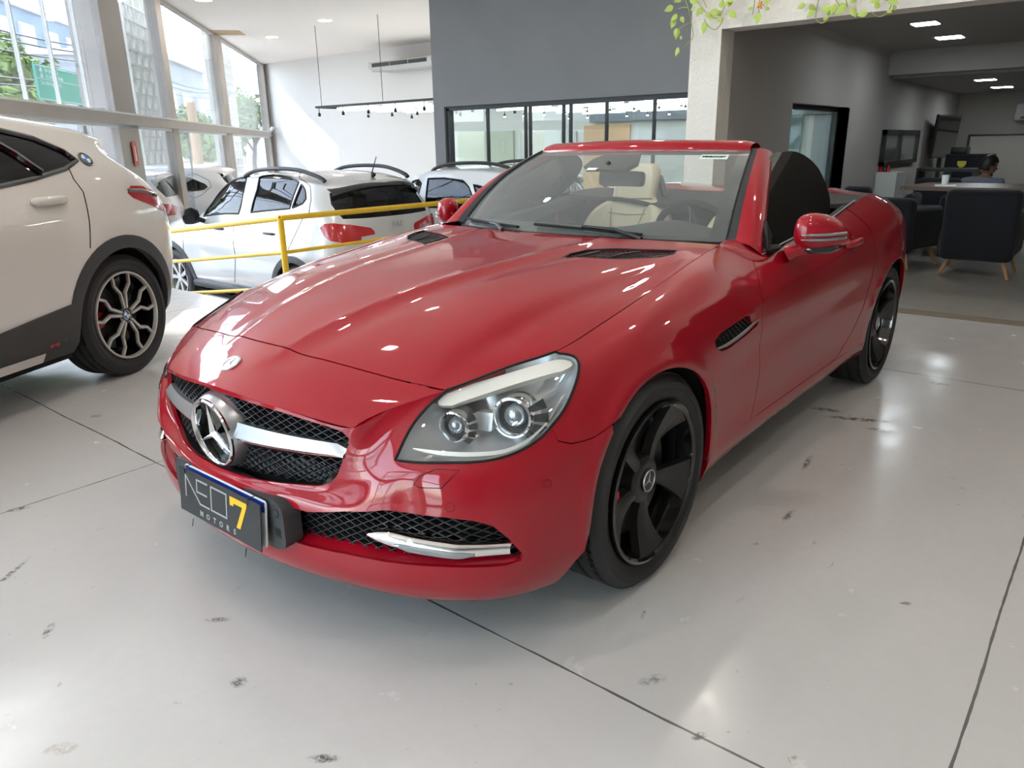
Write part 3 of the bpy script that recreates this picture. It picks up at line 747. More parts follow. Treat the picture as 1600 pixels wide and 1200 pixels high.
# road sign
so = 1.6
S = [fplane_pt(u, v, so)[2] for u, v in ((55, 107), (138, 111), (145, 163), (61, 160))]
ta = [fplane_pt(u, v, so)[0] for u, v in ((55, 107), (138, 111), (145, 163), (61, 160))]
tL, tR = (ta[0]+ta[3])/2, (ta[1]+ta[2])/2; zT = (fplane_pt(55, 107, so)[1]+fplane_pt(138, 111, so)[1])/2; zB = (fplane_pt(61, 160, so)[1]+fplane_pt(145, 163, so)[1])/2
sg = thing('road_sign', 'green street direction sign with white lettering seen through the upper left pane', 'sign', (0, 0, 0))
O_ = fp((tL+tR)/2, so); W = abs(tL-tR); H = zT-zB
Ms = Matrix([[-FD[0], 0, -FN[0], O_[0]], [-FD[1], 0, -FN[1], O_[1]], [0, 1, 0, (zT+zB)/2], [0, 0, 0, 1]])
mb = MB(); mb.prism(round_poly([(-W/2, -H/2), (W/2, -H/2), (W/2, H/2), (-W/2, H/2)], .03), -.02, 0, Ms); mb.build('sign_plate', mat('sign_green', (.02, .42, .30), .5), sg)
wm = MB()
def strip(x0, y0, x1, y1): wm.box((x0, y0, 0), (x1, y1, .004), Ms)
strip(-W/2+.01, H/2-.025, W/2-.01, H/2-.012); strip(-W/2+.01, -H/2+.012, W/2-.01, -H/2+.025); strip(-W/2+.01, -H/2+.01, -W/2+.023, H/2-.01); strip(W/2-.023, -H/2+.01, W/2-.01, H/2-.01); strip(-W/2+.01, H*.10, W/2-.01, H*.115)
hs = H*.165
for txt, x, y, al in (('Av. José Maria', -W*.33, H*.36, 'LEFT'), ('Av. Roberto Andal', -W*.33, H*.20, 'LEFT'), ('Soc. dos Engenheiros', -W*.42, -.0*H, 'LEFT'), ('COLATINA', W*.44, -.20*H, 'RIGHT'), ('AMAS', W*.36, -.36*H, 'RIGHT')):
    v_, f_ = text_mesh(txt, hs, Ms @ T(x, y, 0), .003, 0, al); wm.add(v_, f_)
for y in (H*.36, H*.20): wm.prism([(-W*.42, y-.03), (-W*.37, y-.03), (-W*.395, y+.045)], 0, .004, Ms)
wm.build('lettering', M['frame_white'], sg)
pm = MB()
for sx in (-1, 1): pm.tube([Ms @ Vector((sx*W*.3, H/2, -.06)), tuple((Ms @ Vector((sx*W*.3, 0, -.06))).xy)+(ZL-.12,)], .035, 10)
pm.build('post', M['grey_plastic'], sg)
# ================================================================== the red roadster
# side/bumper surface: columns run from the nose round the left side to the tail, rows from the lower edge up
BC = [
 [(2.00,0,.16),(2.045,0,.215),(2.05,0,.275),(2.05,0,.34),(2.06,0,.402),(2.047,0,.43),(2.045,0,.49),(2.045,0,.55),(2.042,0,.61),(2.035,0,.657)],
 [(1.992,.15,.16),(2.037,.15,.215),(2.043,.15,.275),(2.043,.15,.34),(2.05,.15,.402),(2.037,.15,.43),(2.035,.15,.485),(2.033,.15,.54),(2.028,.15,.60),(2.02,.155,.645)],
 [(1.967,.30,.16),(2.013,.30,.215),(2.02,.30,.275),(2.018,.30,.34),(2.018,.29,.405),(2.00,.28,.432),(1.998,.285,.485),(1.995,.29,.54),(1.988,.30,.59),(1.982,.31,.625)],
 [(1.93,.44,.16),(1.975,.44,.215),(1.985,.44,.275),(1.985,.43,.335),(1.985,.41,.40),(1.965,.385,.435),(1.96,.40,.49),(1.955,.415,.535),(1.945,.43,.575),(1.93,.45,.605)],
 [(1.90,.53,.16),(1.945,.53,.215),(1.955,.53,.28),(1.955,.525,.34),(1.955,.52,.405),(1.945,.51,.455),(1.928,.505,.50),(1.905,.50,.545),(1.885,.495,.595),(1.86,.505,.645)],
 [(1.862,.61,.16),(1.905,.615,.215),(1.918,.615,.28),(1.92,.61,.345),(1.917,.60,.41),(1.910,.59,.465),(1.900,.58,.508),(1.872,.575,.55),(1.815,.578,.617),(1.75,.59,.68)],
 [(1.80,.70,.16),(1.845,.71,.215),(1.857,.715,.28),(1.862,.71,.345),(1.86,.705,.41),(1.85,.70,.468),(1.835,.695,.51),(1.80,.685,.565),(1.72,.668,.645),(1.60,.66,.714)],
 [(1.71,.775,.16),(1.75,.795,.215),(1.765,.80,.28),(1.77,.80,.345),(1.765,.797,.41),(1.755,.792,.47),(1.735,.785,.52),(1.69,.775,.585),(1.60,.758,.67),(1.48,.72,.738)],
 [(1.60,.82,.16),(1.63,.845,.215),(1.645,.855,.28),(1.65,.857,.345),(1.645,.855,.41),(1.63,.85,.475),(1.605,.845,.54),(1.56,.83,.61),(1.48,.80,.695),(1.34,.73,.762)],
 [(1.50,.845,.16),(1.505,.868,.215),(1.51,.88,.28),(1.51,.886,.345),(1.505,.887,.41),(1.49,.885,.48),(1.465,.88,.56),(1.42,.86,.64),(1.34,.815,.73),(1.20,.735,.79)],
 [(1.30,.85,.16),(1.30,.875,.215),(1.30,.89,.28),(1.30,.897,.345),(1.30,.901,.41),(1.29,.903,.49),(1.275,.900,.58),(1.24,.882,.67),(1.17,.83,.765),(1.05,.73,.815)],
 [(1.05,.85,.16),(1.05,.875,.215),(1.05,.89,.28),(1.05,.897,.345),(1.05,.901,.41),(1.045,.905,.49),(1.035,.904,.59),(1.01,.89,.69),(.96,.835,.79),(.86,.72,.847)],
 [(.82,.84,.17),(.82,.865,.215),(.82,.88,.27),(.82,.883,.34),(.82,.886,.41),(.82,.892,.50),(.815,.897,.60),(.80,.888,.70),(.76,.84,.805),(.64,.71,.881)],
 [(.62,.83,.18),(.62,.86,.22),(.62,.875,.267),(.62,.872,.335),(.62,.875,.405),(.62,.885,.50),(.615,.893,.60),(.60,.886,.70),(.56,.845,.79),(.46,.715,.890)],
 [(.45,.83,.185),(.45,.86,.222),(.45,.875,.265),(.45,.87,.33),(.45,.873,.40),(.45,.883,.50),(.45,.892,.60),(.445,.888,.69),(.42,.86,.775),(.36,.785,.85)],
 [(.2,.83,.19),(.2,.86,.225),(.2,.875,.265),(.2,.868,.33),(.2,.872,.40),(.2,.884,.50),(.2,.893,.60),(.2,.890,.69),(.2,.865,.778),(.19,.80,.862)],
 [(-.1,.83,.19),(-.1,.86,.225),(-.1,.875,.265),(-.1,.868,.33),(-.1,.872,.40),(-.1,.885,.505),(-.1,.895,.61),(-.1,.893,.705),(-.1,.872,.795),(-.1,.808,.888)],
 [(-.4,.83,.19),(-.4,.86,.225),(-.4,.875,.265),(-.4,.87,.33),(-.4,.876,.405),(-.4,.888,.51),(-.4,.898,.62),(-.4,.898,.72),(-.4,.880,.82),(-.4,.812,.922)],
 [(-.68,.835,.195),(-.68,.862,.227),(-.68,.878,.27),(-.68,.88,.335),(-.68,.885,.41),(-.68,.895,.515),(-.68,.904,.63),(-.68,.905,.737),(-.68,.886,.85),(-.68,.805,.962)],
 [(-.95,.84,.20),(-.95,.87,.23),(-.95,.885,.28),(-.95,.89,.34),(-.95,.896,.41),(-.95,.904,.52),(-.95,.909,.64),(-.95,.908,.75),(-.95,.885,.87),(-.95,.79,.985)],
 [(-1.215,.845,.20),(-1.215,.875,.23),(-1.215,.89,.28),(-1.215,.898,.34),(-1.215,.903,.41),(-1.215,.908,.53),(-1.215,.909,.65),(-1.215,.903,.765),(-1.215,.872,.885),(-1.215,.765,.98)],
 [(-1.45,.83,.21),(-1.45,.86,.24),(-1.45,.878,.29),(-1.45,.886,.35),(-1.45,.892,.42),(-1.45,.896,.53),(-1.45,.895,.65),(-1.45,.885,.765),(-1.45,.845,.875),(-1.45,.735,.955)],
 [(-1.65,.79,.22),(-1.65,.82,.25),(-1.65,.84,.30),(-1.65,.848,.36),(-1.65,.853,.43),(-1.65,.857,.54),(-1.65,.853,.66),(-1.65,.84,.77),(-1.65,.80,.865),(-1.65,.70,.928)],
 [(-1.80,.68,.24),(-1.83,.71,.27),(-1.85,.73,.32),(-1.86,.74,.38),(-1.865,.742,.45),(-1.865,.742,.55),(-1.86,.735,.665),(-1.85,.72,.77),(-1.82,.69,.855),(-1.80,.61,.905)],
 [(-1.87,.4,.25),(-1.90,.42,.28),(-1.925,.42,.33),(-1.935,.42,.39),(-1.94,.42,.46),(-1.94,.42,.55),(-1.93,.42,.67),(-1.91,.42,.78),(-1.895,.41,.86),(-1.89,.38,.893)],
 [(-1.89,0,.25),(-1.92,0,.28),(-1.945,0,.33),(-1.955,0,.39),(-1.96,0,.46),(-1.96,0,.55),(-1.95,0,.67),(-1.93,0,.78),(-1.91,0,.862),(-1.905,0,.893)],
]
def gauss(x, s): return np.exp(-(x/s)**2)
def disp_side(a, U, V):
    a = a.copy(); x, z = a[..., 0], a[..., 2]
    # flare lips round the arches and the feature line that runs from the vent along the door
    for cx in (1.215, -1.215):
        r = np.hypot(x-cx, z-.318); a[..., 1] += .010*gauss(r-.355, .022)*(a[..., 1] > .75)
    zl = .675+.05*np.clip((.75-x)/1.6, 0, 1)
    sd = a[..., 1] > .8
    za = np.interp(x, [.45, .7, .85, 1.0, 1.1, 1.2], [.778, .79, .783, .762, .735, .69])
    a[..., 1] += np.where(sd, .006*np.exp(-np.abs(z-za)/.020)*np.clip((x-.40)/.15, 0, 1)*np.clip((1.25-x)/.15, 0, 1), 0)
    zb_ = np.interp(x, [-.5, 0, .5, .75], [.785, .765, .728, .695])
    a[..., 1] += np.where(sd, .006*np.exp(-np.abs(z-zb_)/.022)*np.clip((.85-x)/.2, 0, 1)*np.clip((x+.75)/.5, 0, 1), 0)
    a[..., 1] -= np.where(a[..., 1] > .8, .010*gauss(z-(zl-.12), .06)*np.clip((.85-x)/.25, 0, 1)*np.clip((x+.9)/.4, 0, 1), 0)
    return a
SB = Surf(BC, m0=(1, 1), disp=disp_side)
# top surface: rows from the nose to the cowl, columns from the centre line out to the wing line
HC = [
 [(2.035,0,.657),(2.027,.10,.651),(2.010,.20,.640),(1.985,.30,.628),(1.960,.38,.616),(1.93,.45,.605)],
 [(1.965,0,.698),(1.958,.11,.694),(1.943,.22,.685),(1.920,.33,.672),(1.893,.42,.658),(1.86,.505,.645)],
 [(1.873,0,.738),(1.865,.12,.733),(1.850,.24,.723),(1.825,.36,.710),(1.793,.475,.694),(1.75,.59,.68)],
 [(1.735,0,.785),(1.73,.13,.779),(1.715,.27,.768),(1.69,.41,.752),(1.65,.55,.732),(1.60,.66,.714)],
 [(1.58,0,.822),(1.575,.14,.817),(1.56,.29,.807),(1.54,.44,.791),(1.515,.59,.768),(1.48,.72,.738)],
 [(1.40,0,.850),(1.40,.15,.847),(1.39,.30,.839),(1.38,.45,.826),(1.36,.60,.805),(1.34,.73,.762)],
 [(1.22,0,.869),(1.22,.15,.867),(1.22,.30,.860),(1.215,.45,.849),(1.21,.60,.830),(1.20,.735,.79)],
 [(1.05,0,.883),(1.05,.15,.881),(1.05,.30,.875),(1.05,.45,.865),(1.05,.60,.849),(1.05,.73,.815)],
 [(.88,0,.895),(.88,.15,.893),(.875,.30,.888),(.87,.45,.880),(.865,.595,.868),(.86,.72,.847)],
 [(.72,0,.905),(.72,.15,.903),(.71,.30,.900),(.69,.44,.896),(.67,.58,.890),(.64,.71,.881)],
 [(.60,0,.912),(.60,.15,.911),(.58,.30,.910),(.54,.44,.908),(.50,.58,.904),(.46,.70,.899)],
 [(.48,0,.918),(.48,.15,.918),(.46,.30,.917),(.42,.44,.916),(.38,.58,.913),(.34,.69,.909)],
]
def disp_hood(a, U, V):
    a = a.copy(); x, y = a[..., 0], a[..., 1]
    yc = .085+.20*np.clip((1.95-x)/1.2, 0, 1)**.8     # the two creases that fan out from the badge
    k = np.clip((1.98-x)/.25, 0, 1)*np.clip((x-.5)/.3, 0, 1)
    a[..., 2] += k*.009*(np.exp(-np.abs(y-yc)/.028)-.8*gauss(y-yc-.06, .05))
    yk = .545+.10*np.clip((1.65-x)/1.0, 0, 1)               # step down into the flute along the wing
    g_ = 1/(1+np.exp(-(y-yk)/.014))*np.exp(-np.clip(y-yk, 0, 1)/.085)*np.clip((.76-y)/.10, 0, 1)
    a[..., 2] -= .021*g_*np.clip((1.80-x)/.3, 0, 1)*np.clip((x-.55)/.45, 0, 1)
    return a
SH = Surf(HC, m1=(1, 0), disp=disp_hood)
SH.flip = -1 if SH.N[30, 30, 2] < 0 else 1
SB.flip = -1 if SB.N[15*24, 5*24, 1] < 0 else 1
red = thing('car', 'glossy red two-seat roadster with its roof open and black five-spoke wheels, nearest the camera', 'car', (0, 0, 0))
def both_sides(name, surf, outer, holes=(), material=None, **k):
    out = []
    for mir in (False, True):
        out.append(mesh_pnf(name, [panel(surf, outer, holes, mirror=mir, **k)], material or M['red'], red))
    return out
# --- outlines
HLpix = [(867,552),(890,555),(902,563),(904,580),(896,608),(881,640),(861,666),(843,685),(815,703),(780,716),(740,722),(680,723),(618,719),(640,672),(666,638)]
HLpix = [HLpix[0]]+[q for i in range(0, 1) for q in smooth_poly(HLpix[0:12], 3, False)[1:-1]]+[HLpix[11], (650,722.5), HLpix[12]]+[q for q in smooth_poly([HLpix[12], HLpix[13], HLpix[14], (697,610)], 3, False)[1:-1]]
HLuv = SB.pix(HLpix, rng=(3, 10, 4, 9)); HLuv[0] = np.array([7.0, 9]); 
HLuv += [np.array([u, 9.0]) for u in (5, 5.5, 6, 6.5)]
Rr = .338
def arch(cx, a0, a1, n=20, r=Rr): return [(cx+r*math.cos(a), .318+r*math.sin(a)) for a in np.linspace(a0, a1, n)]
archF = SB.xz([(1.62, .165), (1.60, .21), (1.57, .26)]+arch(1.215, 0.05, PI+.15, 24)+[(.880, .22), (.878, .175)], rng=(7, 13, 0, 9))
archF[0][1] = 0; archF[-1][1] = 0
seam = SB.pix([(957, 664), (930, 683), (912, 690), (893, 694), (872, 690)], rng=(6, 11, 3, 9))
ihl = int(np.argmin([np.abs(a-np.array([868, 694])).sum() for a in [projn(SB.p([q])[0]) for q in HLuv]])); ihl = int(np.argmin([np.hypot(*(projn(SB.p([q])[0])-np.array([858, 669]))) for q in HLuv]))
# nearest arch vertex to the seam
ia = int(np.argmin([np.abs(a-seam[0]).sum() for a in archF[3:14]]))+3
grille = SB.yz([(0,.649),(.10,.642),(.20,.631),(.30,.618),(.39,.604),(.425,.596),(.441,.580),(.440,.562),(.428,.525),(.408,.480),(.385,.455),(.35,.440),(.25,.433),(.12,.428),(0,.426)], rng=(0, 4, 4, 9))
grille[0][0] = 0; grille[-1][0] = 0
intake_p = [(480,800),(540,799),(600,797),(660,805),(700,809),(740,814),(770,822),(795,842),(817,866),(815,876),(790,884),(740,887),(690,886),(600,878),(540,866),(480,853)]
iu = SB.pix(intake_p, rng=(1, 8, 0, 5))
intake = [np.array([0, iu[0][1]])]+iu+[np.array([0, iu[-1][1]])]
g = .0
bumper_outer = [np.array([0., 0])]+[np.array([u, 0.]) for u in range(1, 8)]+archF[:ia]+seam+HLuv[ihl:-4]+[np.array([5., 9]), np.array([4., 9]), np.array([3., 9])]+[np.array([2., 9]), np.array([1., 9]), np.array([0., 9])]
bump = mesh_pnf('front_bumper', [panel(SB, bumper_outer, [grille, intake], both=True, sub=6, thick=.012)], M['red'], red)
# fender
def off(uvs, du=0, dv=0): return [np.array([a[0]+du, a[1]+dv]) for a in uvs]
dseam = SB.pix([(1176,405),(1181,422),(1187,450),(1190,485),(1190,520),(1187,575),(1180,622),(1173,656)], rng=(11, 16, 1, 9)); dseam[0][1] = 9
SILLV = SB.xz([(x, .292) for x in (.87, .6, .4, .2, -.1, -.4, -.6, -.86)], rng=(10, 21, 0, 6))
fen_hl = HLuv[:ihl+1]
vent = SB.pix([(1120,546),(1117,533),(1125,522),(1145,508),(1166,494),(1172,494),(1174,504),(1186,500),(1183,509),(1165,525),(1140,544),(1128,549)], rng=(10, 15, 4, 8))
fen_outer = archF[ia:-2][::-1] + off(seam, .0, .03)+ fen_hl[::-1] + [np.array([float(u), 9.]) for u in range(8, 14)] + [np.array([13.6, 9.])] + dseam[:-1]
fen_outer = [q for q in fen_outer]
sillF = SILLV[:3]
fen_outer += [np.array([dseam[-1][0], sillF[2][1]]), sillF[1], sillF[0]]
both_sides('front_fender', SB, fen_outer, [vent], sub=6)
door_r = SB.xz([(-.60,.95),(-.72,.86),(-.79,.74),(-.80,.62),(-.75,.49),(-.65,.38),(-.52,.31),(-.42,.296)], rng=(14, 21, 1, 9)); door_r[0][1] = 9
gap = .02
door_outer = [np.array([a[0]+gap, a[1]]) for a in dseam]+[np.array([14.3, SILLV[3][1]+.04]), SILLV[3]+[0, .04], SILLV[4]+[0, .04], SILLV[5]+[0, .04]]+[np.array([a[0]-gap, a[1]]) for a in door_r[::-1]]+[np.array([float(u), 9.]) for u in (17, 16, 15, 14)]
doors = both_sides('door', SB, door_outer, (), sub=5)
archR = SB.xz([(-.872, .175), (-.876, .22)]+arch(-1.215, -.15, PI+.25, 26, .345)+[(-1.56, .20)], rng=(16, 24, 0, 9)); archR[0][1] = 0; archR[-1][1] = 0
sill_outer = [archF[-1], archF[-2], SILLV[0]]+SILLV[1:7]+[SILLV[7]]+[archR[1], archR[0]]+[np.array([float(u), 0.]) for u in range(18, 12, -1)]
sill = both_sides('side_sill', SB, sill_outer, (), sub=4)
tl = SB.yz([(.40,.82),(.60,.83),(.70,.80),(.725,.74),(.70,.68),(.60,.66),(.45,.69)], rng=(22, 25, 4, 9))
quarter_outer = [SILLV[7]]+[np.array([a[0]+gap, a[1]]) for a in door_r[::-1]]+[np.array([float(u), 9.]) for u in range(19, 24)]+[np.array([23., 9.]),np.array([23., 0.]),np.array([22.4, 0.])]+archR[::-1][:-2]
quarter_outer = [SILLV[6]+[.15, 0]]+[np.array([a[0]+gap, a[1]]) for a in door_r[::-1]]+[np.array([float(u), 9.]) for u in range(19, 24)]+[np.array([23., 0.])]+archR[::-1][:-2]
qb = both_sides('rear_quarter', SB, quarter_outer, (), sub=4)
mesh_pnf('rear_bumper', [panel(SB, [np.array([25., 0.]), np.array([23.02, 0.]), np.array([23.02, 9.]), np.array([24., 9.]), np.array([25., 9.])], [tl], both=True, sub=4)], M['red'], red)
M['tail_red'] = mat('tail_lamp_red', (.45, .004, .01), .12, 0, 1)
both_sides('tail_lamp', SB, tl, (), material=M['tail_red'], sub=4, offset=-.004)
# bonnet and nose top
e = .02
hv = SH.pix([(878,402.5),(890,396),(918,389.5),(960,388.5),(1057,391.5),(1052,397),(1030,402),(960,404.5)], rng=(6, 11, 0, 5))
hood_outer = [np.array([2.03, 0.])]+[np.array([2.03, float(v)]) for v in (1, 2, 3, 4)]+[np.array([2.05, 4.98])]+[np.array([float(u), 4.97]) for u in range(3, 11)]+[np.array([10., float(v)]) for v in (4, 3, 2, 1, 0)]
hood = mesh_pnf('hood', [panel(SH, hood_outer, [hv], both=True, sub=12, thick=.025)], M['red'], red)
nose_outer = [np.array([0., 0.])]+[np.array([0., float(v)]) for v in (1, 2, 3, 4, 5)]+[np.array([.25*k, 5.]) for k in range(1, 8)]+[np.array([1.99, 5.])]+[np.array([1.99, float(v)]) for v in (4, 3, 2, 1, 0)]
mesh_pnf('nose_panel', [panel(SH, nose_outer, (), both=True, sub=6, thick=.03)], M['red'], red)
# ------------------------------------------------------------------ red roadster: wheels
def red_wheel(x, y, side, rot):
    w = bpy.data.objects.new('wheel', None); COL.objects.link(w); w.parent = red; w.empty_display_size = .1
    make_tire(.318, .237, .228, w); rim, z1 = swirl_rim(.236, .228, w, M['gloss_black'])
    rim.rotation_euler = (0, 0, rot); brake(w, .236, .03); star_cap(rim, .034, z1-.022, M['satin_black'], M['satin_silver'], PI/6)
    for k in range(5):
        a = 2*PI*(k+.5)/5; b = MB(); b.lathe([(0, z1-.030), (.008, z1-.030), (.009, z1-.05)], 8, T(.056*math.cos(a), .056*math.sin(a), 0)); b.build('lug_bolt', M['black_plastic'], rim)
    place_wheel(w, x, y, .318, side); return w
for x in (1.215, -1.215):
    red_wheel(x, .778, 1, .30 if x > 0 else .8); red_wheel(x, -.778, -1, .2)
# wheel housings, floor pan
ub = MB()
for cx in (1.215, -1.215):
    for s_ in (1, -1):
        pts = [(cx+.36*math.cos(a), .318+.36*math.sin(a)) for a in np.linspace(-.25, PI+.25, 22)]
        yo, yi = s_*.868, s_*.55
        ub.grid([[(x, yo, z), (x, yi, z)] for x, z in pts], smooth=True, flip=s_ < 0)
        ub.add([(x, yi, z) for x, z in pts], [tuple(range(22))])
ub.box((-.80, -.80, .17), (.82, .80, .20)); ub.box((1.60, -.62, .175), (1.86, .62, .20)); ub.box((-1.8, -.60, .24), (-1.60, .60, .28)); ub.box((-1.6, -.52, .2), (1.6, .52, .22))
ub.build('underbody', M['under'], red)
# ------------------------------------------------------------------ grille
def nose_x(y, zs=None): return 2.045-.49*y*y
def low_x(y): return float(np.interp(abs(y), [0, .15, .30, .44, .53, .61, .71, .80, .855], [2.045, 2.038, 2.012, 1.978, 1.948, 1.912, 1.855, 1.765, 1.64]))
def lattice(poly, xf, dx, du, dv, r, name, material, backing=.05, clipneg=None):
    """diamond mesh clipped by a (y,z) outline; xf(y) gives the surface"""
    mb = MB(); P = np.array(poly)
    ylo, yhi = P[:, 0].min(), P[:, 0].max(); zlo, zhi = P[:, 1].min(), P[:, 1].max()
    for sgn in (1, -1):
        k0 = int((zlo-(yhi*dv/du))/dv)-60; k1 = int((zhi+(yhi*dv/du))/dv)+60
        for k in range(k0, k1):
            # line z = k*dv + sgn*y*dv/du
            run = []
            for y in np.arange(ylo, yhi+1e-6, .006):
                z = k*dv+sgn*y*dv/du
                ins = zlo-.01 < z < zhi+.01 and inpoly(np.array([[y, z]]), P)[0]
                if ins: run.append((xf(y)-dx, y, z))
                if (not ins or y+.006 > yhi) and run:
                    if len(run) > 1:
                        q = run[::3]+([run[-1]] if (len(run)-1) % 3 else []); m_ = len(q)
                        V = []
                        for (x, yy, zz) in q: V += [(x, yy, zz-r), (x, yy, zz+r), (x-.018, yy, zz+r*.6), (x-.018, yy, zz-r*.6)]
                        F = []
                        for i in range(m_-1):
                            a = 4*i; b = 4*i+4
                            for c in range(4): F.append((a+c, b+c, b+(c+1) % 4, a+(c+1) % 4))
                        mb.add(V, F, False)
                    run = []
    g = mb.build(name, material, red)
    bk = MB(); ns = 40; ys = np.linspace(ylo, yhi, ns)
    bk.grid([[(xf(y)-dx-backing, y, zlo-(.02 if xf is nose_x else -.012)), (xf(y)-dx-backing, y, min(zhi+.02, .668-.16*abs(y)))] for y in ys]); bk.build(name+'_shroud', M['under'], g)
    return g
gp = [(SB.p([q])[0][1], SB.p([q])[0][2]) for q in grille]
gpoly = [(y, z) for y, z in gp]; gfull = gpoly+[(-y, z) for y, z in gpoly[::-1]]
M['mesh_black'] = mat('grille_mesh_black', (.022, .022, .024), .35)
M['mesh_grey'] = mat('grille_mesh_grey', (.06, .065, .075), .45)
up = [q for q in gfull]
lattice(gfull, nose_x, .030, .034, .0190, .0013, 'grille_mesh', M['mesh_black'])
ip = [(SB.p([q])[0][1], SB.p([q])[0][2]) for q in intake]; ifull = ip+[(-y, z) for y, z in ip[::-1]]
lattice(ifull, low_x, .030, .036, .0200, .0014, 'lower_grille_mesh', M['mesh_black'], .045)
# red shelf that runs from the lip back to the lower mesh
bt_ = sorted([(y, z) for y, z in ip if z < .34 and y > .02]); by = [0]+[q[0] for q in bt_]; bz_ = [bt_[0][1]]+[q[1] for q in bt_]
def zed(y): return float(np.interp(abs(y), by, bz_))
mb = MB(); mb.grid([[(low_x(y)+.001, y, zed(y)-.006), (low_x(y)-.018, y, zed(y)+.004), (low_x(y)-.040, y, zed(y)+.014), (low_x(y)-.085, y, zed(y)+.018)] for y in np.linspace(-.80, .80, 60)]); mb.build('bumper_shelf', M['red'], bump)
# lower half of the grille has a closed, padded mesh
pad = MB()
zb = lambda y: .53
for i in range(-17, 18):
    for j in range(8):
        y = i*.030+(.015 if j % 2 else 0); z = .425+j*.0165/1.0*.5*2*.5
        z = .4305+j*.00825*1.0+.0
        zz = .5+(j-8)*.0165*.5
        if inpoly(np.array([[y, zz-.009], [y, zz+.009], [y-.012, zz], [y+.012, zz]]), gfull).all() and zz < .512:
            x = nose_x(y)-.036; s_ = .0115
            pad.add([(x, y-s_, zz), (x, y, zz-.0062), (x, y+s_, zz), (x, y, zz+.0062), (x-.02, y-s_, zz), (x-.02, y, zz-.0062), (x-.02, y+s_, zz), (x-.02, y, zz+.0062)], [(0, 1, 2, 3), (1, 0, 4, 5), (2, 1, 5, 6), (3, 2, 6, 7), (0, 3, 7, 4)])
pad.build('grille_pads', M['mesh_grey'], red)
# crossbar, star housing
bar = MB()
for s_ in (1, -1):
    rows = []
    for i in range(15):
        f = i/14; y = .07+(.432-.07)*f; x = nose_x(y)-.004*(1-f)-.006*f; zt = .569-.010*f; zb_ = .508+.014*f
        if f > .93: zt -= .012*(f-.93)/.07
        zm = zb_+(zt-zb_)*.42
        rows.append([(x-.045, s_*y, zt-.004), (x-.012, s_*y, zt), (x+.004, s_*y, zm+.004), (x+.006, s_*y, zm-.001)])
    bar.grid(rows, flip=s_ > 0)
bo = bar.build('grille_crossbar', M['satin_silver'], red, auto=25)
bar = MB()
for s_ in (1, -1):
    rows = []
    for i in range(15):
        f = i/14; y = .07+(.432-.07)*f; x = nose_x(y)-.004*(1-f)-.006*f; zt = .569-.010*f; zb_ = .508+.014*f; zm = zb_+(zt-zb_)*.42
        rows.append([(x+.0062, s_*y, zm-.001), (x+.003, s_*y, zm-.009), (x-.004, s_*y, zb_+.004), (x-.014, s_*y, zb_), (x-.045, s_*y, zb_+.003)])
    bar.grid(rows, flip=s_ > 0)
bar.build('chrome_strip', M['chrome'], bo, auto=60)
SX = 2.046; Ms = frame((SX, 0, .523), (0, 1, 0), (1, 0, -.08))
hs = MB(); hs.lathe([(.112, -.075), (.110, -.045), (.104, -.020), (.099, -.008), (.0965, -.003)], 56, Ms); ho = hs.build('star_housing', M['satin_silver'], red)
rg = MB(); rg.lathe([(.0965, -.004), (.0965, .003), (.0935, .0065), (.089, .0065), (.0855, .002), (.0845, -.006)], 56, Ms); rg.build('star_ring', M['chrome'], ho)
bk = MB(); bk.lathe([(0, -.020), (.0850, -.020), (.0855, -.004)], 40, Ms); bk.build('star_backing', M['gloss_black'], ho)
st = MB(); star3(st, .087, Ms @ T(0, 0, -.003), .011, .135); st.build('three_pointed_star', M['chrome'], ho)
# round badge on the nose
bp0 = SH.pix([(361, 568)], rng=(0, 3, 0, 4))[0]; P0 = SH.p([bp0])[0]; P0[1] = 0; N0 = SH.n([bp0])[0]; N0[1] = 0
Mb = frame(P0+N0*.001, (0, 1, 0), N0)
bd = MB(); bd.lathe([(.0295, -.004), (.0295, .002), (.027, .0035), (.0215, .003), (.021, .002), (0, .0022)], 40, Mb); b_ = bd.build('nose_badge', M['satin_silver'], red)
bs = MB(); star3(bs, .0205, Mb @ T(0, 0, .002), .0025, .15)
bs.lathe([(.0200, .0022), (.0205, .0032), (.0212, .0032), (.0218, .0022)], 36, Mb); bs.build('star', M['chrome'], b_)
# ------------------------------------------------------------------ number plate board and holder
hol = MB(); hp = [(-.235, .30), (-.235, .395), (.0, .405), (.275, .405), (.300, .385), (.300, .285), (.27, .265), (0, .262), (-.21, .262)]
def px_(y): return low_x(y)+.022
hol.prism(round_poly(hp[::-1], .018), 2.0, 2.052, Matrix(((0, 0, 1, 0), (1, 0, 0, 0), (0, 1, 0, 0), (0, 0, 0, 1))))
ho2 = hol.build('plate_holder', M['grey_plastic'], red, bevel=.008)
hd = MB(); Mh = frame((2.0525, .270, .372), (0, 1, 0), (1, 0, 0)); hd.lathe([(.012, -.001), (.012, .001), (.008, -.0005), (0, -.003)], 20, Mh); hd.build('holder_socket', M['black_plastic'], ho2); hd = MB(); hd.box((2.0515, .262, .305), (2.0532, .282, .330)); hd.build('holder_slot', M['black_plastic'], ho2)
Mp = frame((2.088, .048, .337), (0, 1, 0), (1, .0, .10))
rp = MB(); rp.prism(round_poly([(-.20, -.062), (.20, -.062), (.20, .066), (-.20, .066)], .012), -.022, -.019, Mp); rp_ = rp.build('registration_plate', mat('plate_white', (.8, .8, .8), .4), red)
rb = MB(); rb.box((-.194, .035, -.0189), (.194, .062, -.0180), Mp); rb.build('blue_band', mat('plate_blue', (.01, .04, .30), .4), rp_)
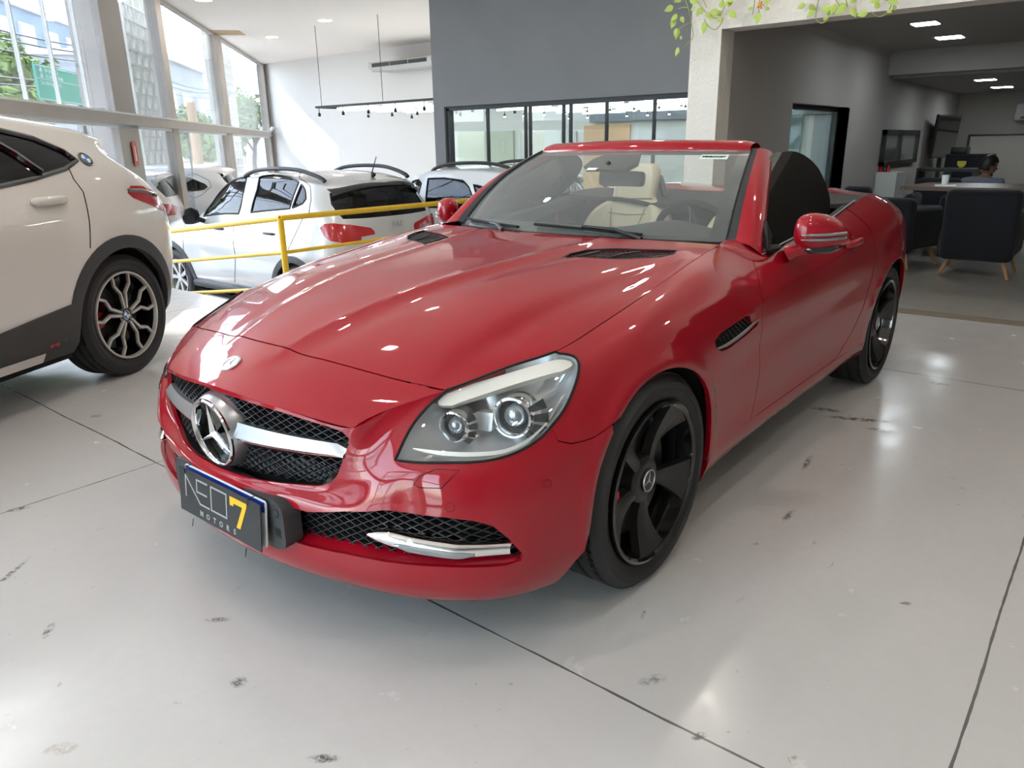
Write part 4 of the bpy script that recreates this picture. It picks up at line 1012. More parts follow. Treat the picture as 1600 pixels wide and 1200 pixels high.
nb = MB(); nb.prism([(-.20, -.066), (.20, -.066), (.20, .061), (-.20, .061)], -.006, -.002, Mp); M['board'] = mat('board_black', (.032, .032, .034), .55)
nbo = nb.build('dealer_plate_board', M['board'], red)
lt = MB()
def ln(pts, wd, mb, z0=-.002, z1=-.0008):
    pts = [(-.165+(x+.148)*1.19, .012+(y-.007)*1.16) for x, y in pts]
    for a, b in zip(pts[:-1], pts[1:]):
        a = np.array(a, float); b = np.array(b, float); t = (b-a)/np.linalg.norm(b-a); n = np.array([-t[1], t[0]])*wd/2; a = a-t*wd*.25; b = b+t*wd*.25
        mb.prism([tuple(a-n), tuple(b-n), tuple(b+n), tuple(a+n)], z0, z1, Mp)
ln([(-.148, -.018), (-.148, .036), (-.085, -.022)], .0045, lt); ln([(-.098, .036), (-.052, .036)], .0045, lt)
ln([(-.098, .036), (-.098, .006), (-.055, .006)], .0045, lt); ln([(-.085, -.022), (-.045, -.022)], .0045, lt)
ln([(-.036, .036), (.028, .036), (.028, -.022), (-.036, -.022), (-.036, .036)], .0045, lt)
for i, ch in enumerate('MOTORS'):
    v_, f_ = text_mesh(ch, .021, Mp @ T(-.085+i*.033, -.049, -.0016), .0006, .0006); lt.add(v_, f_)
lt.build('grey_lettering', mat('letter_grey', (.36, .36, .37), .4), nbo)
sv = MB(); sv.prism([(x*1.15+.010, .012+(y-.007)*1.2) for x, y in ((.045, .036), (.113, .036), (.113, .028), (.085, -.030), (.070, -.030), (.096, .023), (.059, .023), (.059, .016), (.045, .016))], -.002, -.0008, Mp); sv.build('yellow_seven', mat('letter_yellow', (.85, .45, .02), .4), nbo)
tie = MB()
for x, y in ((-.165, .060), (.15, .058), (-.13, -.066), (.135, -.066)):
    tie = MB(); tie.tube([Mp @ Vector((x, y-.01, 0)), Mp @ Vector((x, y+(.008 if y > 0 else -.014), .001)), Mp @ Vector((x+.004, y+(.012 if y > 0 else -.030), .006 if y < 0 else -.02))], .0014, 6); tie.build('cable_tie', M['black_plastic'], nbo)
# ------------------------------------------------------------------ lights in the lower intake
drl = MB(); drc = MB()
def drl_at(f):
    y = .508+(.800-.508)*f; x = low_x(y)-.004; zc = .352-.030*math.sin(PI*.5*min(1, f*1.15))+.004*f; hh = .021*min(1, (f/.16))**.5*(1 if f < .6 else 1-.25*(f-.6)/.4)
    return y, x, zc, hh
def drlmesh(side):
    rows = []
    for i in range(41):
        y, x, zc, hh = drl_at(max(.004, i/40))
        rows.append([(x-.03, side*y, zc+hh), (x-.004, side*y, zc+hh), (x+.006, side*y, zc+hh*.75), (x+.010, side*y, zc+hh*.3), (x+.010, side*y, zc-.2*hh), (x+.008, side*y, zc-hh*.7), (x-.002, side*y, zc-hh), (x-.03, side*y, zc-hh)])
    return rows
for s_, mir in ((1, False), (-1, True)):
    r_ = drlmesh(s_); d = MB(); d.grid(r_, flip=s_ > 0); o = d.build('fog_lamp_surround', M['chrome'], red, auto=70)
    l = MB(); rr = []
    for i in range(9, 33):
        y, x, zc, hh = drl_at(i/40); k = min(1, (i-8)/5, (33-i)/4)
        rr.append([(x+.0112, s_*y, zc-.25*hh+.35*hh*k), (x+.0125, s_*y, zc-.35*hh), (x+.0095, s_*y, zc-.4*hh-.35*hh*k)])
    l.grid(rr, flip=s_ > 0); l.build('fog_lamp_lens', M['clear_grey'] if 'clear_grey' in M else M.setdefault('clear_grey', mat('lens_grey', (.30, .31, .32), .1, .5, 1)), o)
# ------------------------------------------------------------------ headlights
M['hl_inner'] = mat('headlamp_reflector', (.74, .75, .76), .24, .6)
M['hl_dark'] = mat('headlamp_dark', (.03, .03, .032), .3)
M['hl_cream'] = mat('headlamp_strip', (.86, .82, .74), .25, 0, .6)
M['hl_glass'] = mat('projector_glass', (.30, .32, .34), .03, .6, 1)
HLs = dens(HLuv, SB, .012)
cen = np.mean(HLs, 0)
def inner_loop(k, inward):
    L_ = [cen+(q-cen)*k for q in HLs]; return SB.p(L_)-SB.n(L_)*inward
def headlight(side):
    mir = side < 0
    lens = mesh_pnf('headlight', [panel(SB, HLuv, (), sub=6, thick=.004, offset=.0015, mirror=mir)], M['clear'], red)
    sg = np.array([1, -1 if mir else 1, 1])
    A = inner_loop(1.0, .004); B = inner_loop(.985, .030); Cc = inner_loop(.80, .085); D = inner_loop(.0, .105)
    g = np.stack([A, B, Cc, D], 1)*sg; g = np.concatenate([g, g[:1]])
    bw = MB(); bw.grid(g, flip=not mir); bw.build('headlight_bowl', M['hl_inner'], lens, auto=60)
    seal = MB(); q = inner_loop(1.0, -.001)*sg; seal.tube([tuple(p) for p in q], .0035, 6, closed=True); seal.build('headlight_seal', M['dark_rubber'], lens)
    def proj_lamp(px, r, depth, name, tilt):
        uv = SB.pix([px], rng=(3, 10, 4, 9))[0]; P = (SB.p([uv])[0]-SB.n([uv])[0]*depth); P = P*sg
        Mx = frame(P, (0, 1*side, 0), (1, .30*side, .06))
        h = MB(); h.lathe([(r*1.32, -.055), (r*1.30, .0), (r*1.25, .008), (r*1.12, .010), (r*1.02, .004), (r*.97, -.012)], 40, Mx); o = h.build(name+'_bezel', M['chrome'], lens)
        d = MB(); d.lathe([(r*1.0, -.014), (r*.80, -.020), (r*.78, -.03)], 32, Mx); d.build('inner_ring', M['hl_dark'], o)
        gl_ = MB(); gl_.lathe([(0, .004), (r*.3, .002), (r*.55, -.004), (r*.75, -.014), (r*.82, -.028)], 32, Mx); gl_.build('projector_lens', M['hl_glass'], o)
        f = MB()       # dark vanes fanning out from the outer side
        for k in range(4 if r > .03 else 4):
            a = (-.75+.42*k); 
            for rr0, rr1 in ((1.36, 2.15 if r > .035 else 1.8),):
                a0, a1 = a-.14, a+.14
                f.add([Mx @ Vector((rr0*r*math.cos(a0), rr0*r*math.sin(a0), .002)), Mx @ Vector((rr1*r*math.cos(a0), rr1*r*math.sin(a0), -.012)), Mx @ Vector((rr1*r*math.cos(a1), rr1*r*math.sin(a1), -.012)), Mx @ Vector((rr0*r*math.cos(a1), rr0*r*math.sin(a1), .002))], [(0, 1, 2, 3)])
                f.add([Mx @ Vector((rr0*r*math.cos(a0), rr0*r*math.sin(a0), -.004)), Mx @ Vector((rr1*r*math.cos(a0), rr1*r*math.sin(a0), -.018)), Mx @ Vector((rr1*r*math.cos(a1), rr1*r*math.sin(a1), -.018)), Mx @ Vector((rr0*r*math.cos(a1), rr0*r*math.sin(a1), -.004))], [(3, 2, 1, 0)])
        f.build('vane', M['hl_dark'], o)
    proj_lamp((705, 656), .031, .042, 'inner_lamp', 0); proj_lamp((803, 641), .041, .042, 'outer_lamp', 0)
    # small bulb chamber between the two
    uv = SB.pix([(752, 640)], rng=(3, 10, 4, 9))[0]; P = (SB.p([uv])[0]-SB.n([uv])[0]*.065)*sg; Mx = frame(P, (0, side, 0), (1, .3*side, .1))
    c = MB(); c.prism(round_poly([(-.026, -.022), (.024, -.022), (.026, .026), (-.020, .024)], .006), -.03, .0, Mx); c.build('bulb_chamber', M['hl_inner'], lens, bevel=.004)
    # cream light-guide strips that follow the top and the foot of the lamp
    def strip(pix, wd, dep, m, nm):
        pix = smooth_poly(pix, 4, False)
        uv = SB.pix(pix, rng=(3, 10, 4, 9)); uvb = SB.pix([(p[0]+wd[0]*min(1, .2+i/5), p[1]+wd[1]*min(1, .2+i/5, .25+(len(pix)-1-i)/5)) for i, p in enumerate(pix)], rng=(3, 10, 4, 9))
        a = (SB.p(uv)-SB.n(uv)*dep)*sg; b = (SB.p(uvb)-SB.n(uvb)*(dep+.002))*sg; c_ = (SB.p(uvb)-SB.n(uvb)*(dep+.02))*sg
        s_ = MB(); s_.grid(np.stack([a, b, c_], 1), flip=mir); s_.build(nm, m, lens, auto=30)
    strip([(684, 626), (702, 612), (740, 597), (790, 580), (840, 565), (874, 557), (893, 560)], (4, 19), .010, M['hl_cream'], 'upper_light_guide')
    strip([(641, 697), (690, 702), (740, 704), (790, 700), (830, 682), (862, 652), (886, 612)], (-2, 7), .016, M['hl_cream'], 'lower_light_guide')
    return lens
headlight(1); headlight(-1)
# ------------------------------------------------------------------ bonnet vents and wing vents
def hood_vent(side):
    sg = np.array([1, side, 1]); P = SH.p(dens(hv, SH, .02))
    mb = MB(); q = (P-[0, 0, .012])*sg; q2 = (P-[0, 0, .03])*sg
    mb.add(q2, [tuple(range(len(q2)))[::(1 if side > 0 else -1)]]); o = mb.build('hood_vent', M['under'], red)
    fr = MB(); fr.tube([tuple(p) for p in (P-[0, 0, .002])*sg], .004, 6, closed=True); fr.build('vent_frame', M['black_plastic'], o)
    ms = MB(); poly = [(p[0], p[1]) for p in P]
    ymin, ymax = .24, .70
    for k in range(-50, 70):
        for sgn in (1, -1):
            run = []
            for y in np.arange(ymin, ymax, .008):
                x = .72+k*.016+sgn*(y-.45)*.55
                if inpoly(np.array([[x, y]]), poly)[0]: run.append((x, y))
                elif run: break
            if len(run) > 1:
                z = [SH.p(SH.xy([run[0]], rng=(7, 11, 0, 5)))[0][2], SH.p(SH.xy([run[-1]], rng=(7, 11, 0, 5)))[0][2]]
                ms.tube([(run[0][0], side*run[0][1], z[0]-.008), (run[-1][0], side*run[-1][1], z[1]-.008)], .0013, 4, cap=False)
    for k in range(3):
        y = .36+.1*k; pts = []
        for f in np.linspace(0, 1, 7):
            yy = y+.05*f*f; xa = .86-.15*f-.10*(y-.3); pts.append((xa, yy))
        pts = [p for p in pts if inpoly(np.array([p]), poly)[0]]
        if len(pts) > 1:
            z = [SH.p([u])[0][2] for u in SH.xy(pts, rng=(7, 11, 0, 5))]; ms.tube([(p[0], side*p[1], zz-.004) for p, zz in zip(pts, z)], .0028, 5)
    ms.build('vent_mesh', M['mesh_black'], o)
hood_vent(1); hood_vent(-1)
def wing_vent(side):
    sg = np.array([1, side, 1]); V_ = dens(vent, SB, .015); P = SB.p(V_); N = SB.n(V_)
    mb = MB(); q = (P-N*.016)*sg; mb.add(q, [tuple(range(len(q)))]); o = mb.build('fender_vent', M['under'], red)
    fn = MB(); a = SB.pix([(1121, 542), (1171, 497)], rng=(10, 15, 4, 8))
    top = SB.pix([(1124, 530), (1166, 496)], rng=(10, 15, 4, 8)); bot = SB.pix([(1130, 546), (1178, 507)], rng=(10, 15, 4, 8))
    for k in range(9):
        f = (k+.5)/9; u0 = top[0]+(top[1]-top[0])*f; u1 = bot[0]+(bot[1]-bot[0])*f
        p0 = (SB.p([u0])[0]-SB.n([u0])[0]*.006)*sg; p1 = (SB.p([u1])[0]-SB.n([u1])[0]*.006)*sg; fn.tube([tuple(p0), tuple(p1)], .0025, 5)
    fn.build('vent_fins', M['black_plastic'], o)
    cs = MB(); uv = SB.pix([(1121, 545), (1135, 539), (1150, 529), (1165, 517), (1178, 505), (1185, 500)], rng=(10, 15, 4, 8)); p = (SB.p(uv)+SB.n(uv)*.001)*sg
    cs.tube([tuple(x) for x in p], [.004, .005, .0055, .0055, .0045, .002], 8); cs.build('chrome_blade', M['satin_silver'], o)
wing_vent(1); wing_vent(-1)
# washer flaps, parking sensors, reflector strips
for s_ in (1, -1):
    sg = np.array([1, s_, 1])
    uv = SB.pix([(646, 757), (655, 745), (680, 733), (718, 735), (700, 752), (690, 763), (655, 762)], rng=(3, 9, 2, 8)); p = SB.p(uv)*sg
    det = MB(); det.tube([tuple(x) for x in p], .0012, 5, closed=True); det.build('washer_flap_seam', M['dark_rubber'], bump)
    for px in ((703, 793), (856, 756)):
        u = SB.pix([px], rng=(3, 10, 1, 8))[0]; c = SB.p([u])[0]*sg; n = SB.n([u])[0]*sg; F_ = frame(c, (0, 0, 1), n)
        det = MB(); det.lathe([(.0098, -.001), (.0105, .0006), (.0112, -.001)], 24, F_); det.build('sensor_ring', M['dark_rubber'], bump)
gs = MB(); F_ = frame((nose_x(.375)-.022, .375, .452), (0, 1, 0), (1, .4, 0)); gs.lathe([(.0, .004), (.009, .004), (.0115, .0), (.0115, -.02)], 20, F_); gs.build('parking_sensor', M['grey_plastic'], red)
# ------------------------------------------------------------------ windscreen, pillars, header
def ws(y, f):      # windscreen point: y share 0..1 of the half width, f height 0..1
    b = np.array([.560-.235*y**2.2, .660*y, .907-.019*y*y]); t = np.array([-.055-.092*y**2.2, .540*y, 1.216-.006*y*y])
    p = b+(t-b)*f; p = p+np.array([.028, .010*y, .026])*math.sin(PI*f)
    return p
NY, NF = 12, 12
G = np.array([[ws(i/NY, j/NF) for j in range(NF+1)] for i in range(NY+1)])
Gf = np.concatenate([G[::-1]*[1, -1, 1], G[1:]])
wsm = MB(); wsm.grid(Gf[:, :], flip=False); wso = wsm.build('windshield', M['ws_glass'] if 'ws_glass' in M else M.setdefault('ws_glass', thin_glass('windshield_glass', (.80, .84, .81), opac=.10)), red)
M['frit'] = mat('frit_black', (.02, .02, .022), .35, 0, .6)
fr = MB()
def ring(y0, y1, f0, f1):
    ys = np.linspace(y0, y1, 9); fs = np.linspace(f0, f1, 9)
    return np.array([[ws(a, b)-np.array([.004, 0, .004]) for b in fs] for a in ys])
for s_ in (1, -1):
    for (a, b, c, d) in ((0, 1, 0, .045), (0, 1, .925, 1), (.915, 1, .04, .93)):
        q = ring(a, b, c, d)*[1, s_, 1]; fr.grid(q, flip=s_ < 0)
fr.build('frit_band', M['frit'], wso)
# A pillars
def pillar_pt(f, k):
    """f along the pillar, k 0 glass edge .. 1 outer rear edge"""
    gi = ws(1.0, f); 
    ob = np.array([.330, .800, .850]); ot = np.array([-.262, .582, 1.188])
    o_ = ob+(ot-ob)*f+np.array([.030, .012, .028])*math.sin(PI*f)
    mid = (gi+o_)/2+np.array([.020, .022, .020])*(1.0-.3*f)
    mid2 = gi*.2+o_*.8+np.array([.008, .020, .004])
    pts = [gi, gi*.85+mid*.15+np.array([.004, .002, .006]), mid, mid2, o_, o_+np.array([-.028, -.020, -.012]), gi+np.array([-.05, -.03, -.02])]
    return pts[k]
for s_ in (1, -1):
    C_ = [[pillar_pt(f, k) for k in range(7)] for f in np.linspace(0, 1, 7)]
    # foot: blend out into the wing
    pl = Surf(C_, ds=6); g = pl.G*[1, s_, 1]
    mb = MB(); mb.grid(g[:, 8:], flip=s_ < 0); o = mb.build('windshield_pillar', M['red'], red, auto=70)
    mb = MB(); mb.grid(g[:, :9], flip=s_ < 0); mb.build('pillar_gutter', M['trim_black'], o, auto=70)
    # painted foot that runs from the pillar into the wing
    ft_ = np.array([[(.50,.69,.888),(.47,.735,.874),(.41,.785,.848),(.34,.812,.838)],[(.43,.685,.900),(.41,.735,.884),(.37,.785,.856),(.31,.812,.846)],[(.36,.675,.905),(.35,.725,.893),(.33,.775,.868),(.27,.808,.850)],[(.28,.68,.90),(.27,.73,.89),(.26,.77,.868),(.20,.80,.850)]])*[1, s_, 1]
    mb = MB(); mb.grid(Surf(ft_, ds=5).G, flip=s_ > 0); mb.build('pillar_foot', M['red'], o, auto=80)
# header rail
H_ = []
for y in np.linspace(-.985, .985, 25):
    a = abs(y); s_ = 1 if y >= 0 else -1; g0 = ws(a, 1.0)
    row = [g0+[.004, 0, -.008], g0+[-.002, 0, .012], g0+[-.026, 0, .034-.004*a], g0+[-.075, 0, .042-.006*a], g0+[-.115, 0, .030-.006*a], g0+[-.125, 0, .008], g0+[-.09, 0, -.012], g0+[-.02, 0, -.014]]
    k_ = max(0, (a-.90)/.10)**2
    row = [g0+(q_-g0)*[1-.25*k_, 1, 1-.35*k_] for q_ in row]
    H_.append([np.array(p)*[1, s_, 1] for p in row])
hs = Surf(H_, ds=4); mb = MB(); mb.grid(hs.G, flip=True); mb.build('windshield_header', M['red'], red, auto=70)
sealm = MB()
for s_ in (1, -1):
    sealm.tube([tuple((ws(1, f)+[.002, 0, .003])*[1, s_, 1]) for f in np.linspace(0, 1, 12)], .005, 6)
sealm.tube([tuple(ws(abs(y), 0)*[1, 1 if y > 0 else -1, 1]+[.006, 0, -.004]) for y in np.linspace(-1, 1, 24)], .008, 6)
sealm.build('windshield_seal', M['dark_rubber'], red)
# cowl under the wipers
cw = MB(); cw.grid([[tuple(np.array([.66-.19*abs(y)**2.2, .68*y, .895-.010*y*y])), tuple(ws(abs(y), 0)*[1, 1 if y >= 0 else -1, 1]+[-.01, 0, -.022])] for y in np.linspace(-1, 1, 20)], flip=True); cw.build('cowl', M['black_plastic'], red)
def wiper(pts, blade):
    w = MB(); w.tube(pts, [.010]+[.007]*(len(pts)-1), 8); o = w.build('wiper_arm', M['black_plastic'], red)
    b = MB(); b.tube(blade, .006, 6, sx=1.6); b.build('wiper_blade', M['dark_rubber'], o)
def wsp(y, f, off=.014): p = ws(abs(y), f)+np.array([.5, 0, .85])*off; return (p[0], p[1]*(1 if y >= 0 else -1), p[2])
wiper([wsp(.62, -.05, .03), wsp(.45, .02, .028), wsp(.25, .04, .022)], [wsp(.60, .015), wsp(.3, .035), wsp(.0, .045), wsp(-.10, .05)])
wiper([wsp(-.30, -.05, .03), wsp(-.40, .0, .028), wsp(-.50, .02, .022)], [wsp(-.22, .015), wsp(-.5, .03), wsp(-.8, .04), wsp(-.92, .05)])
# sensor housing, rear-view mirror, stickers
sh = MB(); Mx = frame(ws(.0, .78)-[.012, 0, .012], (0, 1, 0), (.62, 0, .78))
pts = [ws(0, f) for f in (.72, .80, .90, .99)]
rows = []
for f, wd, dp in ((.70, .05, .006), (.74, .115, .022), (.86, .12, .03), (.99, .075, .02)):
    p = ws(0, f)-np.array([.5, 0, .85])*.006; rows.append([p+[0, -wd, 0], p+[-.01, -wd*.9, -dp], p+[-.01, wd*.9, -dp], p+[0, wd, 0], p+[0, -wd, 0]])
sh.grid(rows); sh.add([tuple(q) for q in rows[0][:4]], [(0, 1, 2, 3)]); sh.build('sensor_housing', M['trim_black'], red)
rm = MB(); Mr = frame((.055, .045, 1.098), (.12, 1, 0), (-1, .12, -.08)); rm.prism(round_poly([(-.115, -.034), (.115, -.030), (.115, .032), (-.115, .034)], .022), -.02, .012, Mr); rm.tube([(.075, .02, 1.13), (.11, 0, 1.165)], .012, 8); rm.build('rear_view_mirror', M['trim_black'], red, bevel=.008)
def decal(y0, y1, f0, f1, m, name, txt=None, s_=1):
    c = [ws(abs(y), f)*[1, (1 if y >= 0 else -1), 1]+np.array([.5, 0, .85])*.0015 for y, f in ((y0, f0), (y1, f0), (y1, f1), (y0, f1))]
    mb = MB(); mb.add([tuple(p) for p in c], [(0, 1, 2, 3)]); o = mb.build(name, m, wso)
    if txt:
        ex = Vector(c[1]-c[0]); up_ = Vector(c[3]-c[0]); nz = ex.cross(up_); Mx = frame((c[0]+c[2])/2+np.array([.5, 0, .85])*.001, ex, nz)
        v_, f_ = text_mesh(txt, up_.length*.42, Mx, .0003, .0012); t = MB(); t.add(v_, f_); t.build('sticker_lettering', M['trim_black'], o)
M['sticker'] = mat('sticker_pale', (.62, .74, .68), .6)
decal(.67, .86, .845, .915, M['sticker'], 'sticker', 'MRBOOST')
decal(-.115, -.03, .665, .70, M['frame_white'] if 'frame_white' in M else M['sticker'], 'small_sticker')
# ------------------------------------------------------------------ door glass, belt trim
def gp_(u, v, side=1):
    d = ray(u, v); n = np.array([0, 1, .62]); p0 = np.array([0, .80, .88]); t = ((p0-CAMP)@n)/(d@n); return CAMP+d*t
gpx = [(1200, 396), (1192, 330), (1196, 270), (1206, 242), (1222, 237.5), (1243, 237), (1262, 246), (1278, 262), (1289, 284), (1296, 306), (1297, 322), (1292, 338), (1240, 372)]
gpts = [gp_(*p) for p in gpx]; gxz = smooth_poly([(p[0], p[2]) for p in gpts], 5)
gxz = [p for p in gxz]
for s_ in (1, -1):
    fr_ = [(x, s_*(.80-(z-.88)*.62), z) for x, z in gxz]; bk_ = [(x, s_*(.80-(z-.88)*.62-.004), z) for x, z in gxz]
    n = len(fr_); t = tri2([(x, z) for x, z in gxz]); mb = MB(); mb.add(fr_, t if s_ < 0 else [f[::-1] for f in t]); mb.add(bk_, [f[::-1] for f in t] if s_ < 0 else t)
    mb.add(fr_+bk_, [(i, (i+1) % n, n+(i+1) % n, n+i) for i in range(n)]); mb.build('door_glass', M['dark_glass'], doors[0 if s_ > 0 else 1])
    # corner sail panel
    sp = MB(); a = [(.30, .800, .868), (.215, .752, .965), (.19, .775, .90), (.17, .800, .866)]
    sp.add([(x, s_*(y+.010), z) for x, y, z in a]+[(x, s_*(y-.01), z) for x, y, z in a], [(0, 1, 2, 3), (7, 6, 5, 4), (0, 4, 5, 1), (1, 5, 6, 2), (2, 6, 7, 3), (3, 7, 4, 0)]); sp.build('mirror_sail', M['black_plastic'], doors[0 if s_ > 0 else 1])
    bt = MB(); uv = [np.array([u, 9.]) for u in np.linspace(14.3, 18.2, 20)]; p = SB.p(uv)*[1, s_, 1]
    bt.tube([tuple(q+[0, -.006*s_, .004]) for q in p], .008, 6, sx=.6); bt.build('belt_seal', M['black_plastic'], doors[0 if s_ > 0 else 1])
    bt = MB(); bt.tube([tuple(q+[0, .001*s_, .010]) for q in p], .0035, 6); bt.build('belt_chrome', M['satin_silver'], doors[0 if s_ > 0 else 1])
# door handles
def handle(s_):
    u = SB.xz([(-.47, .815)], rng=(15, 20, 4, 9))[0]; c = SB.p([u])[0]; n = SB.n([u])[0]; sg = np.array([1, s_, 1])
    par = doors[0 if s_ > 0 else 1]
    rows = []
    for i in range(13):
        a = i/12; x = .095*(1-2*a); lift = .034*math.sin(PI*min(1, max(0, a)))**.5; r = .013
        rows.append(tuple((c+np.array([x, 0, .004*math.sin(PI*a)])+n*(lift-.002))*sg))
    h = MB(); h.tube(rows, [.009]+[.015]*11+[.009], 10, sx=.75, up=(0, 0, 1)); h.build('door_handle', M['red'], par)
    rc = MB(); F_ = frame(c*sg, (1, 0, 0), n*sg); rc.lathe([(.055, .0015), (.045, -.001), (.0, -.004)], 28, F_ @ Matrix.Scale(.62, 4, (0, 1, 0))); rc.build('handle_recess', mat('red_recess', (.30, .003, .01), .4, 0, 1) if 'red_recess' not in bpy.data.materials else bpy.data.materials['red_recess'], par)
handle(1); handle(-1)
# ------------------------------------------------------------------ door mirrors
def mirror(s_):
    rows = []      # lofted along y; oval sections in x,z
    for y, cx, cz, rx, rz in ((.855, .165, .925, .010, .018), (.862, .165, .925, .052, .052), (.885, .160, .926, .074, .068), (.92, .150, .925, .082, .072), (.955, .128, .921, .078, .066), (.985, .100, .915, .066, .054), (1.008, .072, .908, .045, .036), (1.018, .055, .904, .012, .012)):
        row = []
        for k in range(24):
            a = 2*PI*k/24; c, s2 = math.cos(a), math.sin(a); e = .75
            x = cx+rx*math.copysign(abs(c)**e, c)*(1 if c > 0 else .55); z = cz+rz*math.copysign(abs(s2)**e, s2)*(1 if s2 > 0 else .85)
            row.append((x, s_*y, z))
        row.append(row[0]); rows.append(row)
    mb = MB(); mb.grid(rows, flip=s_ > 0); o = mb.build('door_mirror', M['red'], doors[0 if s_ > 0 else 1], auto=80)
    m2 = o.modifiers.new('sub', 'SUBSURF'); m2.levels = 1; m2.render_levels = 1
    gl_ = MB(); Mx = frame((.098, s_*.94, .922), (0, 1, 0), (-1, 0, 0)); gl_.lathe([(0, .002), (.052, .002)], 32, Mx @ Matrix.Scale(1.25, 4, (1, 0, 0))); gl_.build('mirror_glass', M['chrome'], o)
    ind = MB()
    for dz in (.0, -.017):
        pts = []
        for y, cx, rx in ((.90, .156, .081), (.93, .146, .0825), (.955, .130, .079), (.98, .106, .070), (1.0, .080, .052), (1.012, .062, .030)): pts.append((cx+rx*.985, s_*y, .922+dz+(.0 if dz else -.0)))
        ind.tube(pts, [.002, .005, .0055, .0055, .006, .006], 6, sx=1.0)
    ind.build('indicator_strip', M['clear_grey'], o)
    bs = MB(); bs.tube([(.175, s_*.835, .845), (.170, s_*.855, .856), (.160, s_*.885, .868), (.150, s_*.93, .872)], [.030, .026, .024, .018], 12, sx=1.6); bs.build('mirror_foot', M['red'], o, auto=80)
    lc = MB(); lc.tube([(.16, s_*.875, .868), (.15, s_*.92, .866), (.125, s_*.96, .868), (.095, s_*.99, .874)], [.016, .02, .02, .012], 10, sx=2.2); lc.build('mirror_base', M['gloss_black'], o, auto=80)
mirror(1); mirror(-1)
# ------------------------------------------------------------------ rear deck
DC = []
for i, (u, xc, zc) in enumerate(((18.2, -.70, .925), (19, -.93, .965), (19.5, -1.08, .995), (20, -1.215, 1.005), (21, -1.45, .995), (22, -1.65, .96), (22.6, -1.76, .935), (23.2, -1.86, .905), (24, -1.90, .893))):
    e_ = SB.p([np.array([u, 9.])])[0]
    if i == 8: e_ = np.array([-1.89, .38, .893])
    row = []
    for f in (0, .3, .55, .78, .92, 1):
        k = f**2.2; hump = .018*math.exp(-((f-.55)/.22)**2)*(1 if i < 5 else 0)
        row.append((xc+(e_[0]-xc)*k, e_[1]*f, zc+(e_[2]-zc)*k+hump))
    DC.append(row)
SD = Surf(DC, m1=(1, 0)); SD.flip = -1 if SD.N[40, 40, 2] < 0 else 1
deck = mesh_pnf('trunk_lid', [panel(SD, [np.array([1.6, 0.])]+[np.array([1.6, float(v)]) for v in (1, 2, 3, 4, 5)]+[np.array([float(u), 5.]) for u in range(2, 9)]+[np.array([8., 0.])], (), both=True, sub=4)], M['red'], red)
mesh_pnf('roof_stowage_cover', [panel(SD, [np.array([0., 0.])]+[np.array([0., float(v)]) for v in (1, 2, 3, 4, 5)]+[np.array([1.55, 5.]), np.array([1.55, 0.])], (), both=True, sub=4)], M['trim_black'], red)
# ------------------------------------------------------------------ cabin
cb = MB()
cb.box((-.82, -.80, .20), (.40, .80, .26)); cb.box((-.86, -.78, .26), (-.80, .78, .86))
for s_ in (1, -1): cb.box((-.80, s_*.80-.015, .26), (.40, s_*.80+.015, .80))
for s_ in (1, -1):
    uv = [np.array([u, 9.]) for u in np.linspace(13.8, 18.4, 20)]; p = SB.p(uv)*[1, s_, 1]
    cb.grid([[tuple(q+[0, 0, -.004]), tuple(q+[0, -.05*s_, -.012]), tuple(q+[0, -.09*s_, -.06])] for q in p], flip=s_ < 0)
cb.build('cabin_tub', M['trim_black'], red)
dp = []
for y in np.linspace(-1, 1, 25):
    a = abs(y); w0 = ws(a, .02); sgn = 1 if y >= 0 else -1; yy = w0[1]*sgn; bn = .040*math.exp(-((yy-.37)/.17)**2)
    dp.append([(w0[0]-.01, yy, w0[2]-.012), (w0[0]-.12, yy, w0[2]-.004+bn*.4), (.24-.05*a, yy, .905+bn), (.15-.03*a, yy, .895+bn), (.10-.03*a, yy, .865+bn*.4), (.12, yy, .70), (.20, yy, .50), (.25, yy, .25)])
S_ = Surf(dp, ds=4); mb = MB(); mb.grid(S_.G, flip=True); mb.build('dashboard', M['dash'] if 'dash' in M else M.setdefault('dash', mat('dash_grey', (.045, .046, .048), .6)), red, auto=80)
cc = MB(); cc.rbox((-.75, -.10, .26), (.15, .10, .56), .03); cc.rbox((-.55, -.085, .56), (-.20, .085, .62), .02); cc.build('center_console', M['trim_black'], red)
# steering wheel
sw = MB(); Mw = frame((-.02, .37, .835), (0, 1, 0), (-1, 0, .38)); sw.tube([Mw @ Vector((.182*math.cos(a), .182*math.sin(a), 0)) for a in np.linspace(0, 2*PI, 41)[:-1]], .0155, 10, closed=True); swo = sw.build('steering_wheel', M['trim_black'], red)
s2 = MB(); s2.lathe([(0, .02), (.055, .018), (.07, -.01), (.06, -.05)], 24, Mw)
for a in (0, PI, -PI/2): s2.tube([Mw @ Vector((.05*math.cos(a), .05*math.sin(a), 0)), Mw @ Vector((.175*math.cos(a), .175*math.sin(a), 0))], [.026, .013], 8, sx=.5)
s2.build('wheel_hub', M['satin_silver'], swo)
